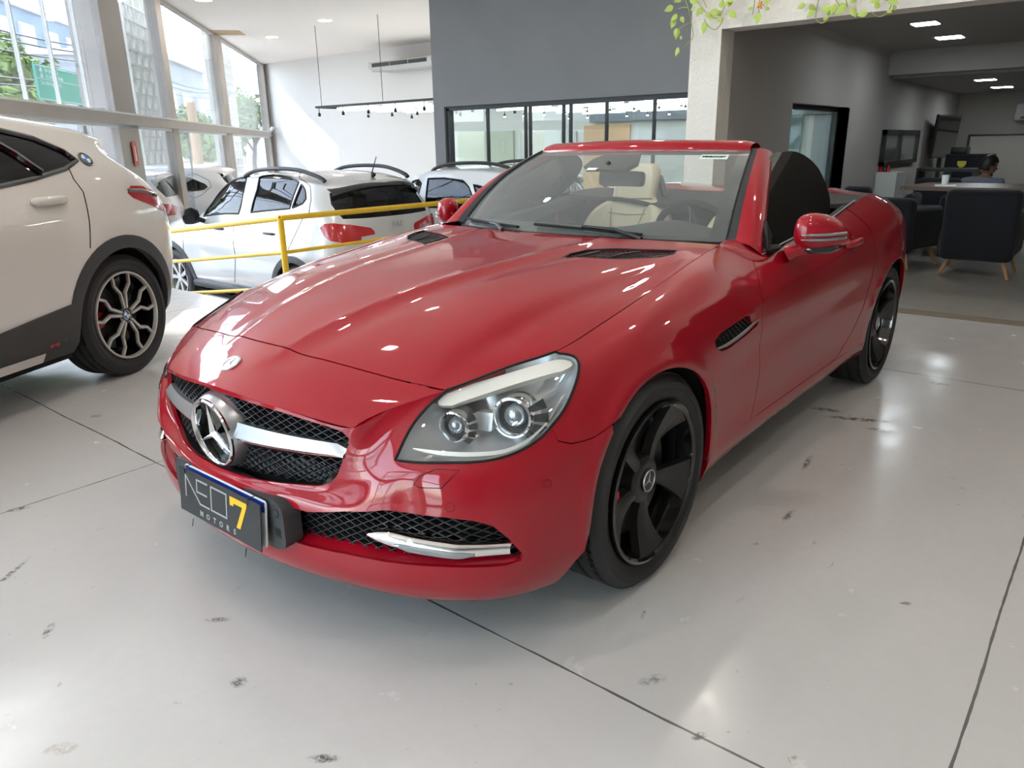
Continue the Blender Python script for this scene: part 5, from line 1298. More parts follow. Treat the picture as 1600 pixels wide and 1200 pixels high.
# seats
M['leather_seam'] = mat('leather_seam', (.30, .25, .18), .7)
def seat(y0):
    t = bpy.data.objects.new('seat', None); COL.objects.link(t); t.parent = red; t.empty_display_size = .1
    c = MB(); rows = []
    for f, x, z, w_ in ((0, .02, .42, .235), (.3, -.08, .455, .25), (.7, -.35, .44, .255), (1, -.52, .43, .24)):
        rows.append([(x, y0-w_, z-.10), (x, y0-w_, z), (x, y0-w_*.86, z+.055), (x, y0-w_*.62, z+.01), (x, y0, z), (x, y0+w_*.62, z+.01), (x, y0+w_*.86, z+.055), (x, y0+w_, z), (x, y0+w_, z-.10)])
    g = Surf(rows, ds=5).G; c.grid(g); c.box((-.52, y0-.2, .28), (.0, y0+.2, .42)); c.build('seat_cushion', M['leather'], t, auto=60)
    b = MB(); rows = []; bk = []
    prof = [(0, -.50, .40, .235, .05), (.15, -.54, .52, .265, .07), (.35, -.60, .67, .27, .075), (.55, -.66, .80, .255, .065), (.68, -.70, .88, .225, .045), (.76, -.725, .93, .165, .015), (.82, -.74, .965, .125, .004), (.92, -.765, 1.05, .130, .006), (.97, -.785, 1.105, .120, .008), (1, -.80, 1.135, .09, .004)]
    for f, x, z, w_, bol in prof:
        th = .075 if f < .76 else .05
        rows.append([(x-th, y0-w_, z), (x-.01, y0-w_*1.02, z), (x+bol, y0-w_*.88, z), (x+bol*.8, y0-w_*.72, z), (x+.004, y0-w_*.52, z), (x, y0, z), (x+.004, y0+w_*.52, z), (x+bol*.8, y0+w_*.72, z), (x+bol, y0+w_*.88, z), (x-.01, y0+w_*1.02, z), (x-th, y0+w_, z)])
    g = Surf(rows, ds=5).G; b.grid(g)
    back = np.stack([g[:, 0], g[:, 0]*.5+g[:, -1]*.5-np.array([.04, 0, 0]), g[:, -1]], 1); b.grid(back, flip=True)
    top = np.array([g[-1], np.stack([g[-1][:, 0]*0+g[-1][:, 0].min(), g[-1][:, 1], g[-1][:, 2]], 1)]); b.grid(top)
    b.build('seat_back', M['leather'], t, auto=60)
    sm = MB()
    for fa, wd in ((.30, .15), (.66, .12)):
        pass
    sm.tube([(-.688+.0, y0-.115, .875), (-.690, y0, .868), (-.688, y0+.115, .875)], .003, 5)
    sm.tube([(-.732, y0-.13, .955), (-.728, y0, .952), (-.732, y0+.13, .955)], .004, 5)
    sm.tube([(-.70, y0-.105, .90), (-.655, y0-.085, .80), (-.650, y0, .785), (-.655, y0+.085, .80), (-.70, y0+.105, .90)], .003, 5)
    sm.build('seat_seam', M['leather_seam'], t)
seat(-.37); seat(.37)
# roll bars, wind deflector, belt
rb = MB()
for y in (-.37, .37): rb.tube([(-.86, y-.15, .80), (-.87, y-.14, .95), (-.885, y-.09, 1.055), (-.89, y, 1.075), (-.885, y+.09, 1.055), (-.87, y+.14, .95), (-.86, y+.15, .80)], .022, 10)
rb.build('roll_bars', M['gloss_black'], red)
wd_ = MB(); wd_.rbox((-.905, -.62, .80), (-.88, .62, .955), .01); wd_.build('wind_deflector', M['trim_black'], red)
# ================================================================== the other cars
M['white_pearl'] = mat('white_pearl_paint', (.66, .63, .585), .35, 0, 1, noise=(.5, .02))
M['silver'] = mat('silver_paint', (.62, .62, .61), .30, .35, 1)
M['white_paint'] = mat('white_paint', (.76, .76, .75), .35, 0, 1)
M['clad'] = mat('grey_cladding', (.045, .044, .044), .5)
M['lamp_red'] = mat('lamp_red', (.42, .005, .012), .15, 0, 1)
M['lamp_smoke'] = mat('lamp_smoke', (.10, .05, .05), .15, 0, 1)
M['cab_dark'] = mat('cabin_dark', (.03, .03, .032), .85)
Y0 = [.79, .83, .852, .858, .85, .80, .755, .665, .59, .30, 0]
def C(x, zs, ys=None, dx=None):
    ys = ys or Y0; dx = dx or [0]*11
    xs = [x+d for d in dx] if not hasattr(x, '__len__') else x
    return [(a, b, c) for a, b, c in zip(xs, ys, zs)]
LZ = [.20, .26, .40, .60, .80]
# columns nose -> tail; origin = rear axle on the ground, x forward; last column is the centre line of the tail
ARGO = [
 C([3.28,3.30,3.33,3.32,3.29,3.20,3.15,3.08,2.99,2.86,2.74], [.20,.26,.40,.58,.72,.80,.83,.86,.885,.915,.935], [0]*11),
 C([3.15,3.18,3.21,3.20,3.16,3.08,3.03,2.96,2.88,2.82,2.72], [.20,.26,.40,.58,.72,.80,.83,.86,.885,.92,.938], [.52,.54,.55,.55,.53,.48,.43,.37,.30,.16,0]),
 C([2.95,2.98,3.0,2.99,2.95,2.88,2.85,2.80,2.74,2.68,2.64], [.20,.26,.40,.60,.76,.84,.87,.895,.915,.935,.945], [.72,.75,.765,.765,.75,.69,.63,.54,.43,.23,0]),
 C(2.52, LZ+[.92,.945,.965,.98,.995,1.0], [.78,.82,.86,.865,.84,.765,.70,.61,.50,.26,0]),
 C(2.12, LZ+[.95,.975,.995,1.01,1.02,1.025], [.79,.83,.855,.86,.85,.79,.735,.68,.57,.30,0], [0,0,0,0,0,0,-.02,-.04,.02,.10,.14]),
 C(1.72, LZ+[.97,1.08,1.19,1.21,1.225,1.23], None, [0,0,0,0,0,0,.02,0,.05,.14,.17]),
 C(1.32, LZ+[.98,1.17,1.375,1.42,1.445,1.45], None, [0,0,0,0,0,0,.02,0,.02,.08,.10]),
 C(.92, LZ+[.985,1.19,1.41,1.47,1.50,1.505]), C(.52, LZ+[.995,1.20,1.415,1.475,1.51,1.515]), C(.12, LZ+[1.005,1.20,1.40,1.462,1.50,1.505]),
 C(-.23, LZ+[1.03,1.20,1.37,1.43,1.475,1.485], [.79,.83,.852,.86,.855,.795,.745,.65,.575,.30,0], [0,0,0,0,0,.02,.04,.06,.06,.05,.05]),
 C(-.46, [.24,.30,.42,.60,.82,1.04,1.2,1.345,1.41,1.455,1.465], [.74,.78,.80,.805,.80,.755,.70,.61,.54,.28,0], [.02,0,-.01,-.01,0,.04,.12,.17,.17,.17,.17]),
 C(-.60, [.28,.34,.48,.65,.86,1.04,1.2,1.33,1.385,1.425,1.435], [.60,.62,.63,.63,.63,.60,.56,.50,.46,.25,0], [.02,0,-.03,-.03,0,.06,.14,.19,.17,.16,.16]),
 C(-.65, [.28,.34,.48,.65,.86,1.04,1.2,1.335,1.385,1.40,1.41], [.30,.31,.32,.32,.32,.30,.28,.26,.24,.13,0], [.02,0,-.03,-.03,0,.06,.13,.18,.14,.13,.13]),
 C(-.67, [.28,.34,.48,.65,.86,1.04,1.2,1.34,1.385,1.392,1.40], [0]*11, [.02,0,-.03,-.03,0,.06,.13,.19,.14,.12,.11])]
BY = [.80, .85, .885, .90, .895, .845, .78, .685, .60, .32, 0]
XZ = [.24, .30, .45, .68, .90]
BMWC = [
 C([3.44,3.47,3.50,3.49,3.46,3.38,3.33,3.25,3.15,3.02,2.90], [.22,.28,.42,.62,.78,.86,.89,.92,.945,.975,.995], [0]*11),
 C([3.30,3.33,3.36,3.35,3.31,3.23,3.18,3.11,3.03,2.97,2.88], [.22,.28,.42,.62,.78,.86,.89,.92,.945,.98,.998], [.55,.57,.58,.58,.56,.50,.45,.39,.31,.17,0]),
 C([3.10,3.13,3.15,3.14,3.10,3.03,3.0,2.95,2.89,2.83,2.79], [.22,.28,.42,.64,.81,.90,.93,.955,.975,.995,1.005], [.76,.79,.81,.81,.79,.73,.67,.57,.45,.24,0]),
 C(2.67, XZ[:4]+[.86,.98,1.0,1.02,1.035,1.05,1.055], [.82,.86,.905,.91,.885,.81,.74,.64,.53,.28,0]),
 C(2.25, XZ[:4]+[.88,1.01,1.035,1.05,1.065,1.075,1.08], [.82,.86,.89,.90,.895,.835,.775,.71,.60,.32,0], [0,0,0,0,0,0,-.02,-.04,.02,.10,.14]),
 C(1.85, XZ+[1.03,1.13,1.23,1.25,1.265,1.27], BY, [0,0,0,0,0,0,.02,0,.05,.14,.17]),
 C(1.42, XZ+[1.04,1.19,1.375,1.42,1.445,1.45], BY, [0,0,0,0,0,0,.02,0,.02,.08,.10]),
 C(.95, XZ+[1.05,1.21,1.40,1.46,1.495,1.50], BY), C(.50, XZ+[1.065,1.215,1.375,1.435,1.475,1.48], BY), C(.10, XZ+[1.085,1.21,1.335,1.395,1.44,1.45], [.80,.85,.89,.905,.90,.85,.785,.69,.60,.32,0]),
 C(-.23, XZ+[1.09,1.19,1.29,1.36,1.41,1.42], [.79,.84,.875,.89,.89,.835,.765,.665,.585,.31,0], [0,0,0,0,0,.02,.04,.06,.06,.05,.05]),
 C(-.46, [.26,.32,.46,.68,.90,1.07,1.16,1.25,1.33,1.38,1.39], [.735,.785,.82,.835,.835,.775,.70,.61,.545,.29,0], [.02,0,-.01,-.03,-.01,.04,.10,.14,.12,.12,.12]),
 C(-.66, [.30,.36,.50,.70,.90,1.06,1.14,1.24,1.32,1.365,1.375], [.59,.62,.64,.65,.66,.62,.56,.50,.46,.25,0], [.02,0,-.03,-.05,-.02,.06,.14,.20,.19,.19,.19]),
 C(-.75, [.30,.36,.50,.70,.90,1.05,1.13,1.24,1.32,1.355,1.36], [.30,.31,.32,.33,.33,.31,.28,.26,.24,.13,0], [.02,0,-.03,-.05,-.02,.06,.14,.21,.19,.18,.18]),
 C(-.78, [.30,.36,.50,.70,.90,1.05,1.13,1.24,1.32,1.35,1.355], [0]*11, [.02,0,-.03,-.05,-.02,.06,.14,.22,.20,.18,.18])]
class Car:
    def __init__(s, cols, name, label, pos, head, paint, wb, R=.33, arch_r=.37, group=None, zoff=0):
        s.root = thing('car', label, 'car', (pos[0], pos[1], pos[2]), head, group); s.pos = np.array(pos, float); s.c, s.s = math.cos(head), math.sin(head)
        s.S = Surf(cols, m0=(1, 1), m1=(0, 1), ds=12); i, j = 7*12, 4*12; s.S.flip = -1 if s.S.N[i, j, 1] < 0 else 1
        s.paint = paint; s.wb = wb; s.R = R; s.ar = arch_r; s.n = s.S.nu-1
    def world(s, a):
        x, y, z = a[..., 0], a[..., 1], a[..., 2]
        return np.stack([s.pos[0]+s.c*x-s.s*y, s.pos[1]+s.s*x+s.c*y, s.pos[2]+z], -1)
    def pix(s, pts, rng=None, mir=False):
        f = (lambda a: projn(s.world(a*np.array([1, -1, 1])))) if mir else (lambda a: projn(s.world(a)))
        return s.S.solve(pts, f, rng=rng)
    def xz(s, pts, rng=None): return s.S.xz(pts, rng)
    def arch(s, cx, n=22, r=None):
        r = r or s.ar
        p = s.xz([(cx+r, .20)]+[(cx+r*math.cos(a), s.R+r*math.sin(a)) for a in np.linspace(-.05, PI+.05, n)]+[(cx-r, .20)], rng=((1, 6, 0, 7) if cx > 1 else (8, 13, 0, 7)))
        p[0][1] = 0; p[-1][1] = 0; return p
    def body(s, side_holes, centre_holes=(), name='body'):
        a1, a2 = s.arch(s.wb), s.arch(0)
        n = float(s.n)
        outer = [np.array([0., 0.]), np.array([1., 0.]), np.array([2., 0.])]+a1+[np.array([float(u), 0.]) for u in range(5, 9)]+a2+[np.array([12.4, 0.]), np.array([13., 0.]), np.array([n, 0.]), np.array([n, 10.]), np.array([0., 10.])]
        outer = [q for i, q in enumerate(outer) if i == 0 or np.abs(q-outer[i-1]).sum() > 1e-6]
        s.a1, s.a2 = a1, a2
        s.bodyo = mesh_pnf(name, [panel(s.S, outer, list(side_holes)+list(centre_holes), both=True, sub=3, step=.05, thick=.02)], s.paint, s.root)
        ub = MB(); W = .80
        for cx in (s.wb, 0):
            for q in (1, -1):
                pts = [(cx+(s.ar+.01)*math.cos(a), s.R+(s.ar+.01)*math.sin(a)) for a in np.linspace(-.08, PI+.08, 18)]
                ub.grid([[(x, q*(W+.02), z), (x, q*.5, z)] for x, z in pts], flip=q < 0); ub.add([(x, q*.5, z) for x, z in pts], [tuple(range(18))])
        ub.box((s.ar, -W, .2), (s.wb-s.ar, W, .24)); ub.box((-.5, -.5, .24), (s.wb+.5, .5, .28)); ub.box((s.wb+s.ar, -.6, .22), (s.wb+.6, .6, .25)); ub.build('underbody', M['under'], s.root)
        cb = MB(); cb.box((.0, -.78, .28), (1.75, .78, .86)); cb.box((-.42, -.60, .40), (0, .60, .95)); cb.build('cabin_floor', M['cab_dark'], s.root)
    def panelpart(s, outline, name, m, off=-.004, sides=(False, True), thick=.004, holes=(), parent=None):
        o = None
        for mir in sides: o = mesh_pnf(name, [panel(s.S, outline, holes, mirror=mir, sub=3, step=.04, thick=thick, offset=off)], m, parent or s.root)
        return o
    def centrepart(s, outline, name, m, off=-.004, thick=.004):
        return mesh_pnf(name, [panel(s.S, outline, (), both=True, sub=3, step=.04, thick=thick, offset=off)], m, s.root)
    def seam(s, uvs, name='door_seam', r=.0028, sides=(1, -1), m=None, off=0, closed=False, nstep=6):
        uv = []
        for a, b in zip(uvs[:-1], uvs[1:]): uv += [a+(b-a)*k/nstep for k in range(nstep)]
        uv.append(uvs[-1]); p = s.S.p(uv)+s.S.n(uv)*off
        for q in sides: mb = MB(); mb.tube([tuple(x*[1, q, 1]) for x in p], r, 5, closed=closed); o = mb.build(name, m or M['dark_rubber'], s.root)
        return o
    def wheels(s, rimf, y=.74, w=.21):
        for cx in (s.wb, 0):
            for q in (1, -1):
                wh = bpy.data.objects.new('wheel', None); COL.objects.link(wh); wh.parent = s.root; wh.empty_display_size = .1
                rimf(wh, s.R, w); place_wheel(wh, cx, q*y, s.R, q)
def y_rim(R0, m_face, m_dark):
    """five Y spokes with bright faces"""
    def f(wh, R, w):
        make_tire(R, R0, w, wh); z1 = w/2-.015
        b = MB(); b.lathe([(R0+.002, z1), (R0, z1+.010), (R0-.010, z1+.010), (R0-.013, z1), (R0-.03, -w/2+.02), (R0, -w/2)], 48); rim = b.build('rim', m_face, wh)
        d = MB(); d.lathe([(R0-.012, z1-.002), (R0-.018, z1-.03), (R0-.035, -w/2+.03)], 48); d.lathe([(.055, z1-.03), (.05, z1-.012), (0, z1-.010)], 24); 
        fa = MB()
        for k in range(5):
            a = 2*PI*k/5+PI/10*3
            def P(r, da): return (r*math.cos(a+da), r*math.sin(a+da))
            for q in (1, -1):
                path = [P(.045, q*.22), P(R0*.52, q*.155), P(R0*.74, q*.33), P(R0*.985, q*.245+q*.02)]
                for mbx, wd, z0, zt in ((fa, .0105, z1-.016, z1+.001), (d, .020, z1-.05, z1-.012)):
                    for i in range(3):
                        A = np.array(path[i]); B = np.array(path[i+1]); t = (B-A)/np.linalg.norm(B-A); n = np.array([-t[1], t[0]])*wd*.62; zA = z0-.022*(1-i/3); 
                        A2 = A-t*wd*.3; B2 = B+t*wd*.3
                        mbx.prism([tuple(A2-n), tuple(B2-n), tuple(B2+n), tuple(A2+n)], z0, zt)
        d.build('spoke_backs', m_dark, rim); fa.build('spoke_faces', m_face, rim)
        g = MB(); g.lathe([(R0*.78, .0), (0, .0)], 32); g.lathe([(R0*.68, .02), (.04, .02), (.04, -.01), (R0*.68, -.01)], 32); g.build('brake_disc', M['disc_dark'] if 'disc_dark' in M else M.setdefault('disc_dark', mat('disc_dark', (.06, .06, .06), .4, .8)), wh)
        c = MB(); pts = [((R0*.74)*math.cos(t), (R0*.74)*math.sin(t)) for t in np.linspace(-.3, .3, 8)]+[((R0*.50)*math.cos(t), (R0*.50)*math.sin(t)) for t in np.linspace(.3, -.3, 8)]
        c.prism(pts, -.03, .04); c.build('brake_caliper', M['caliper'], wh)
        cp = MB(); cp.lathe([(0, z1-.004), (.026, z1-.005), (.030, z1-.012)], 28); cpo = cp.build('center_cap', m_dark, rim)
        q = MB()
        for kk in (0, 2): q.lathe([(0, z1-.0035), (.019, z1-.0042)], 8, a0=kk*PI/2, a1=(kk+1)*PI/2)
        q.build('emblem_blue', M['emblem_blue'], cpo)
        q = MB()
        for kk in (1, 3): q.lathe([(0, z1-.0035), (.019, z1-.0042)], 8, a0=kk*PI/2, a1=(kk+1)*PI/2)
        q.lathe([(.024, z1-.0045), (.0265, z1-.0045)], 28); q.build('emblem_white', M['frame_white'], cpo)
    return f
M['emblem_blue'] = mat('emblem_blue', (.02, .18, .55), .3)
def plain_rim(R0, m_face, n=7):
    def f(wh, R, w):
        make_tire(R, R0, w, wh); z1 = w/2-.012
        b = MB(); b.lathe([(R0+.002, z1), (R0, z1+.008), (R0-.012, z1+.008), (R0-.016, z1-.02), (R0-.03, -w/2+.02), (R0, -w/2)], 40)
        for k in range(n):
            a = 2*PI*k/n; Mx = Matrix.Rotation(a, 4, 'Z'); b.prism([(.03, -.016), (R0-.01, -.030), (R0-.01, .030), (.03, .016)], z1-.04, z1-.012, Mx)
        b.lathe([(.055, z1-.03), (.05, z1-.008), (0, z1-.006)], 20); b.build('rim', m_face, wh)
        g = MB(); g.lathe([(R0*.8, -.0), (0, -.0)], 24); g.build('brake_disc', M['under'], wh)
    return f
M['rim_grey'] = mat('rim_grey', (.55, .54, .52), .35, .6)
# ------------------------------------------------------------------ white crossover at the left
HB = math.radians(27); D_ = (.345-CAMP[2])/ray(195, 492)[2]; hubw = CAMP+ray(195, 492)*D_; nb_ = np.array([-math.sin(HB), math.cos(HB)])
Ob = hubw[:2]-nb_*.835
B = Car(BMWC, 'car', 'white compact crossover with dark cladding and tinted windows parked at the left edge', (Ob[0], Ob[1], 0), HB, M['white_pearl'], 2.67, .345, .395)
winB = B.xz([(1.98,1.075),(1.3,1.07),(.75,1.085),(.45,1.12),(.22,1.16),(.10,1.20),(.14,1.25),(.28,1.315),(.5,1.362),(.9,1.39),(1.3,1.382),(1.42,1.355),(1.62,1.25)], rng=(3, 12, 5, 8))
ws_hole = [np.array([4.25, 10.]), np.array([4.25, 8.6]), np.array([4.5, 7.35]), np.array([5.75, 7.4]), np.array([5.85, 8.6]), np.array([5.85, 10.])]
tlB = B.xz([(-.15,1.02),(-.20,1.055),(-.34,1.045),(-.46,1.01)], rng=(9, 14, 2, 7))+B.S.yz([(.62,1.0),(.45,.99),(.30,.97),(.30,.925),(.50,.905),(.64,.885)], rng=(11, 14, 2, 6))+B.xz([(-.50,.885),(-.38,.92),(-.28,.955),(-.18,.99)], rng=(9, 13, 2, 6))
rwB = [np.array([14., 5.35]), np.array([13., 5.35]), np.array([12.25, 5.35]), np.array([12.3, 7.6]), np.array([13., 7.8]), np.array([14., 7.8])]
B.body([winB, tlB], [ws_hole, rwB])
B.panelpart(winB, 'side_glass', M['dark_glass'], -.006); B.centrepart(ws_hole, 'windshield', M['tint_glass']); B.centrepart(rwB, 'rear_window', M['dark_glass'])
B.panelpart(tlB, 'tail_lamp', M['lamp_red'], .004, thick=.012)
B.seam(B.xz([(-.16,1.03),(-.30,1.02),(-.46,.985)], rng=(9, 14, 2, 7)), 'lamp_trim', .012, m=M['lamp_smoke'], off=.004)
# frame round the side glass
B.seam(winB+[winB[0]], 'window_trim', .012, m=M['gloss_black'], off=.0, nstep=3)
B.seam(B.pix([(49, 295), (55, 268), (50, 238)], rng=(6, 11, 4, 9))[:0]+B.xz([(.37,1.15),(.46,1.24),(.62,1.36)], rng=(6, 11, 5, 8)), 'window_divider', .018, m=M['gloss_black'])
B.seam(B.xz([(1.02,1.09),(1.02,1.2),(1.0,1.33)], rng=(5, 11, 5, 8)), 'window_pillar', .03, m=M['gloss_black'])
B.seam(B.pix([(107,263),(115,280),(130,300),(136,325),(140,350),(141,388)], rng=(6, 12, 2, 7)), 'door_seam', .003)
B.seam(B.xz([(1.04,1.06),(1.06,.8),(1.04,.5),(1.02,.33)], rng=(5, 11, 1, 7)), 'front_door_seam', .003)
B.seam(B.pix([(222,371),(238,352),(248,338)], rng=(9, 13, 2, 6)), 'bumper_seam', .002)
# cladding: arches and sill
def ring_part(Bc, cx, r0, r1, nm, m, offn=.008):
    rng = ((1, 6, 0, 7) if cx > 1 else (8, 13, 0, 7)); an = np.linspace(-.28, PI+.30, 30)
    ri = Bc.xz([(cx+r0*math.cos(a), Bc.R+r0*math.sin(a)) for a in an], rng); ro = Bc.xz([(cx+r1*math.cos(a), Bc.R+r1*math.sin(a)) for a in an], rng)
    Pi, Po = Bc.S.p(ri), Bc.S.p(ro); Ni, No = Bc.S.n(ri), Bc.S.n(ro)
    for q in (1, -1):
        mb = MB(); g = np.stack([Pi-Ni*.03, Pi+Ni*offn, (Pi+Po)/2+No*offn*1.3, Po+No*offn*.8, Po-No*.002], 1)*[1, q, 1]; mb.grid(g, flip=q < 0); mb.build(nm, m, Bc.root)
for cx in (0, 2.67): ring_part(B, cx, .385, .455, 'wheel_arch_trim', M['clad'])
sl = B.xz([(.40,.50),(1.2,.40),(2.2,.42)], rng=(3, 10, 0, 6))
for q in (1, -1):
    mb = MB(); rows = []
    for x in np.linspace(.40, 2.27, 16):
        zt = .50-.10*min(1, (x-.40)/.9); uv = B.xz([(x, zt), (x, (zt+.3)/2), (x, .30)], rng=(3, 10, 0, 6)); p = B.S.p(uv); rows.append([p[0], p[0]+[0, .010, 0], p[1]+[0, .014, 0], p[2]+[0, .010, -.02], p[2]+[0, -.03, -.07]])
    mb.grid(np.array(rows)*[1, q, 1], flip=q > 0); mb.build('sill_cladding', M['clad'], B.root)
    mb = MB(); mb.grid([[(x, q*.865, .285), (x, q*(.855-.02), .235), (x, q*.78, .215)] for x in np.linspace(.62, 2.2, 6)], flip=q > 0); mb.build('sill_blade', M['white_pearl'], B.root)
hb = B.S.p(B.pix([(75, 315)], rng=(6, 11, 3, 6)))[0]
for q in (1, -1):
    mb = MB(); mb.tube([(hb[0]+.11*(1-2*f), q*(hb[1]+.004+.030*math.sin(PI*f)**.6), hb[2]+.006) for f in np.linspace(0, 1, 11)], [.010]+[.021]*9+[.010], 10, sx=.8, up=(0, 0, 1)); mb.build('door_handle', M['white_pearl'], B.root)
    mb = MB(); mb.tube([(hb[0]+1.05+.11*(1-2*f), q*(hb[1]+.004+.030*math.sin(PI*f)**.6), hb[2]-.02) for f in np.linspace(0, 1, 11)], [.010]+[.021]*9+[.010], 10, sx=.8, up=(0, 0, 1)); mb.build('door_handle', M['white_pearl'], B.root)
def roundel(uv, r, S_, root, name='emblem'):
    for q in (1, -1):
        P = S_.p([uv])[0]; N = S_.n([uv])[0]; F_ = frame((P+N*.002)*[1, q, 1], (1, 0, 0), N*[1, q, 1])
        a = MB(); a.lathe([(0, .004), (r, .004), (r*1.02, 0)], 32, F_); o = a.build(name, M['gloss_black'], root)
        for kk, mm in ((0, 'emblem_blue'), (2, 'emblem_blue'), (1, 'frame_white'), (3, 'frame_white')):
            b = MB(); b.lathe([(0, .0048), (r*.62, .0048)], 8, F_, a0=kk*PI/2, a1=(kk+1)*PI/2); b.build('emblem_quarter', M[mm], o)
        b = MB(); b.lathe([(r*.64, .0048), (r*.70, .0048)], 32, F_); b.lathe([(r*.94, .0045), (r*1.0, .0045)], 32, F_); b.build('emblem_ring', M['satin_silver'], o)
roundel(B.pix([(133, 249)], rng=(8, 12, 4, 8))[0], .042, B.S, B.root)
u = B.pix([(89, 540)], rng=(7, 11, 0, 4))[0]; P = B.S.p([u])[0]
for txt, dz, mm, dx in (('BMW Motorsport', .012, 'frame_white', 0), ('SPORT', -.012, 'lamp_red', -.03)):
    Mx = frame((P[0]-dx, P[1]+.020, P[2]+.02+dz), (-1, 0, 0), (0, 1, 0)); v_, f_ = text_mesh(txt, .022, Mx, .0008, .0008); mb = MB(); mb.add(v_, f_); mb.build('sill_lettering', M[mm], B.root)
B.wheels(y_rim(.250, mat('rim_machined', (.50, .47, .43), .35, .5), M['gloss_black']), .755, .225)
# ------------------------------------------------------------------ silver hatchback beyond the railing
HA = math.radians(270); LIFT = .12
ARG2 = [[(x, y, z+LIFT) for x, y, z in c] for c in ARGO]
def hatch(label, pos, head, paint, group=None, clad=True, R=.35, cols=ARG2, detail=True, glass='tint_glass', rails=False):
    A = Car(cols, 'car', label, pos, head, paint, 2.52, R, R+.06, group)
    L = LIFT
    w1 = A.xz([(1.83,1.01+L),(1.30,1.0+L),(1.22,1.04+L),(1.22,1.30+L),(1.30,1.345+L),(1.38,1.33+L),(1.62,1.18+L)], rng=(3, 12, 5, 8))
    w2 = A.xz([(1.08,1.01+L),(.40,1.03+L),(.32,1.07+L),(.30,1.15+L),(.40,1.27+L),(.52,1.345+L),(.85,1.37+L),(1.12,1.36+L),(1.10,1.2+L)], rng=(5, 12, 5, 8))
    w3 = A.xz([(.32,1.035+L),(-.05,1.07+L),(-.12,1.11+L),(-.08,1.16+L),(.15,1.27+L),(.34,1.305+L),(.24,1.16+L)], rng=(6, 13, 5, 8))
    if detail:
        w1 = A.pix([(318,338),(373,334),(377,320),(390,276),(372,277),(352,287),(335,307)], rng=(2, 12, 4, 9)); w2 = A.pix([(392,332),(453,326),(459,305),(467,285),(455,277),(430,273),(411,275),(402,296)], rng=(3, 12, 4, 9)); w3 = A.pix([(457,325),(473,318),(478,311),(477,298),(471,288),(464,305)], rng=(5, 13, 4, 9))
    wsh = [np.array([4.25, 10.]), np.array([4.25, 8.6]), np.array([4.5, 7.35]), np.array([5.75, 7.4]), np.array([5.85, 8.6]), np.array([5.85, 10.])]
    rw = [np.array([14., 5.15]), np.array([13., 5.15]), np.array([12.05, 5.2]), np.array([11.62, 6.1]), np.array([11.45, 6.8]), np.array([11.75, 7.25]), np.array([13., 7.4]), np.array([14., 7.4])]
    tl = A.xz([(-.28,.93+L),(-.33,.98+L),(-.45,.985+L),(-.60,.955+L),(-.645,.93+L)], rng=(9, 13, 2, 6))
    tl = [q for q in tl[:3]]+A.S.yz([(.62,.965+L),(.42,.925+L),(.30,.905+L),(.42,.86+L),(.60,.80+L),(.72,.80+L)], rng=(11, 14, 2, 6))+A.xz([(-.38,.83+L)], rng=(9, 13, 2, 6))
    if detail: tl = A.pix([(500,356),(507,350),(521,349),(545,351),(579,356)], rng=(8, 14, 2, 7))+A.S.yz([(.28,.935+L),(.28,.90+L),(.45,.89+L)], rng=(11, 14, 2, 6))+A.pix([(564,380),(540,380),(517,377),(507,370)], rng=(8, 14, 2, 7))
    A.body([w1, w2, w3, tl], [wsh, rw])
    g = M[glass]
    for w_ in (w1, w2, w3): A.panelpart(w_, 'side_glass', g, -.006)
    A.centrepart(wsh, 'windshield', M['tint_glass']); A.centrepart(rw, 'rear_window', g if not detail else M['dark_glass'])
    A.panelpart(tl, 'tail_lamp', M['lamp_red'], .004, thick=.012)
    for w_ in (w1, w2, w3): A.seam(w_+[w_[0]], 'window_trim', .010, m=M['black_plastic'], nstep=3)
    if detail:
        for q_ in ([(373,340),(365,353),(368,400),(367,441)], [(291,347),(290,417),(302,447)], [(470,270),(484,290),(486,313),(483,332),(472,343),(450,390)]): A.seam(A.pix(q_, rng=(2, 13, 0, 9)), 'door_seam', .004)
    else: A.seam(A.xz([(1.24,1.0+L),(1.24,.8+L),(1.22,.5+L),(1.20,.30+L)], rng=(5, 11, 1, 7)), 'door_seam', .004)
    if not detail: A.seam(A.xz([(2.02,.97+L),(2.06,.85+L),(2.05,.5+L),(2.0,.31+L)], rng=(3, 11, 1, 7)), 'front_door_seam', .004)
    if not detail: A.seam(A.xz([(2.02,.33+L),(1.2,.32+L),(.52,.32+L),(.44,.42+L),(.36,.62+L),(.24,.80+L),(.14,.92+L),(-.02,.98+L),(-.19,1.12+L),(-.16,1.22+L),(.08,1.35+L)], rng=(3, 13, 0, 8)), 'rear_door_seam', .004)
    for hx in (1.42, .42):
        hbp = A.S.p(A.xz([(hx, .90+L)], rng=(3, 12, 3, 6)))[0]
        for q in (1, -1): mb = MB(); mb.tube([(hbp[0]+.10*(1-2*f), q*(hbp[1]+.004+.028*math.sin(PI*f)**.6), hbp[2]) for f in np.linspace(0, 1, 9)], [.008]+[.014]*7+[.008], 8, up=(0, 0, 1)); mb.build('door_handle', M['grey_plastic'] if detail else paint, A.root)
    for q in (1, -1):
        mb = MB(); rows = []
        for y, cx, cz, rx, rz in ((.84, 1.80, 1.02, .02, .02), (.85, 1.80, 1.04, .09, .075), (.93, 1.79, 1.05, .11, .098), (1.02, 1.77, 1.045, .09, .085), (1.05, 1.75, 1.04, .02, .03)):
            rows.append([(cx+rx*math.cos(a)*(1 if math.cos(a) > 0 else .4), q*y, cz+L-.02+rz*math.sin(a)) for a in np.linspace(0, 2*PI, 17)])
        mb.grid(rows, flip=q > 0); mb.tube([(1.77, q*.79, .96+L), (1.76, q*.90, 1.0+L)], .03, 8); mb.build('door_mirror', M['black_plastic'] if detail else paint, A.root, auto=80)
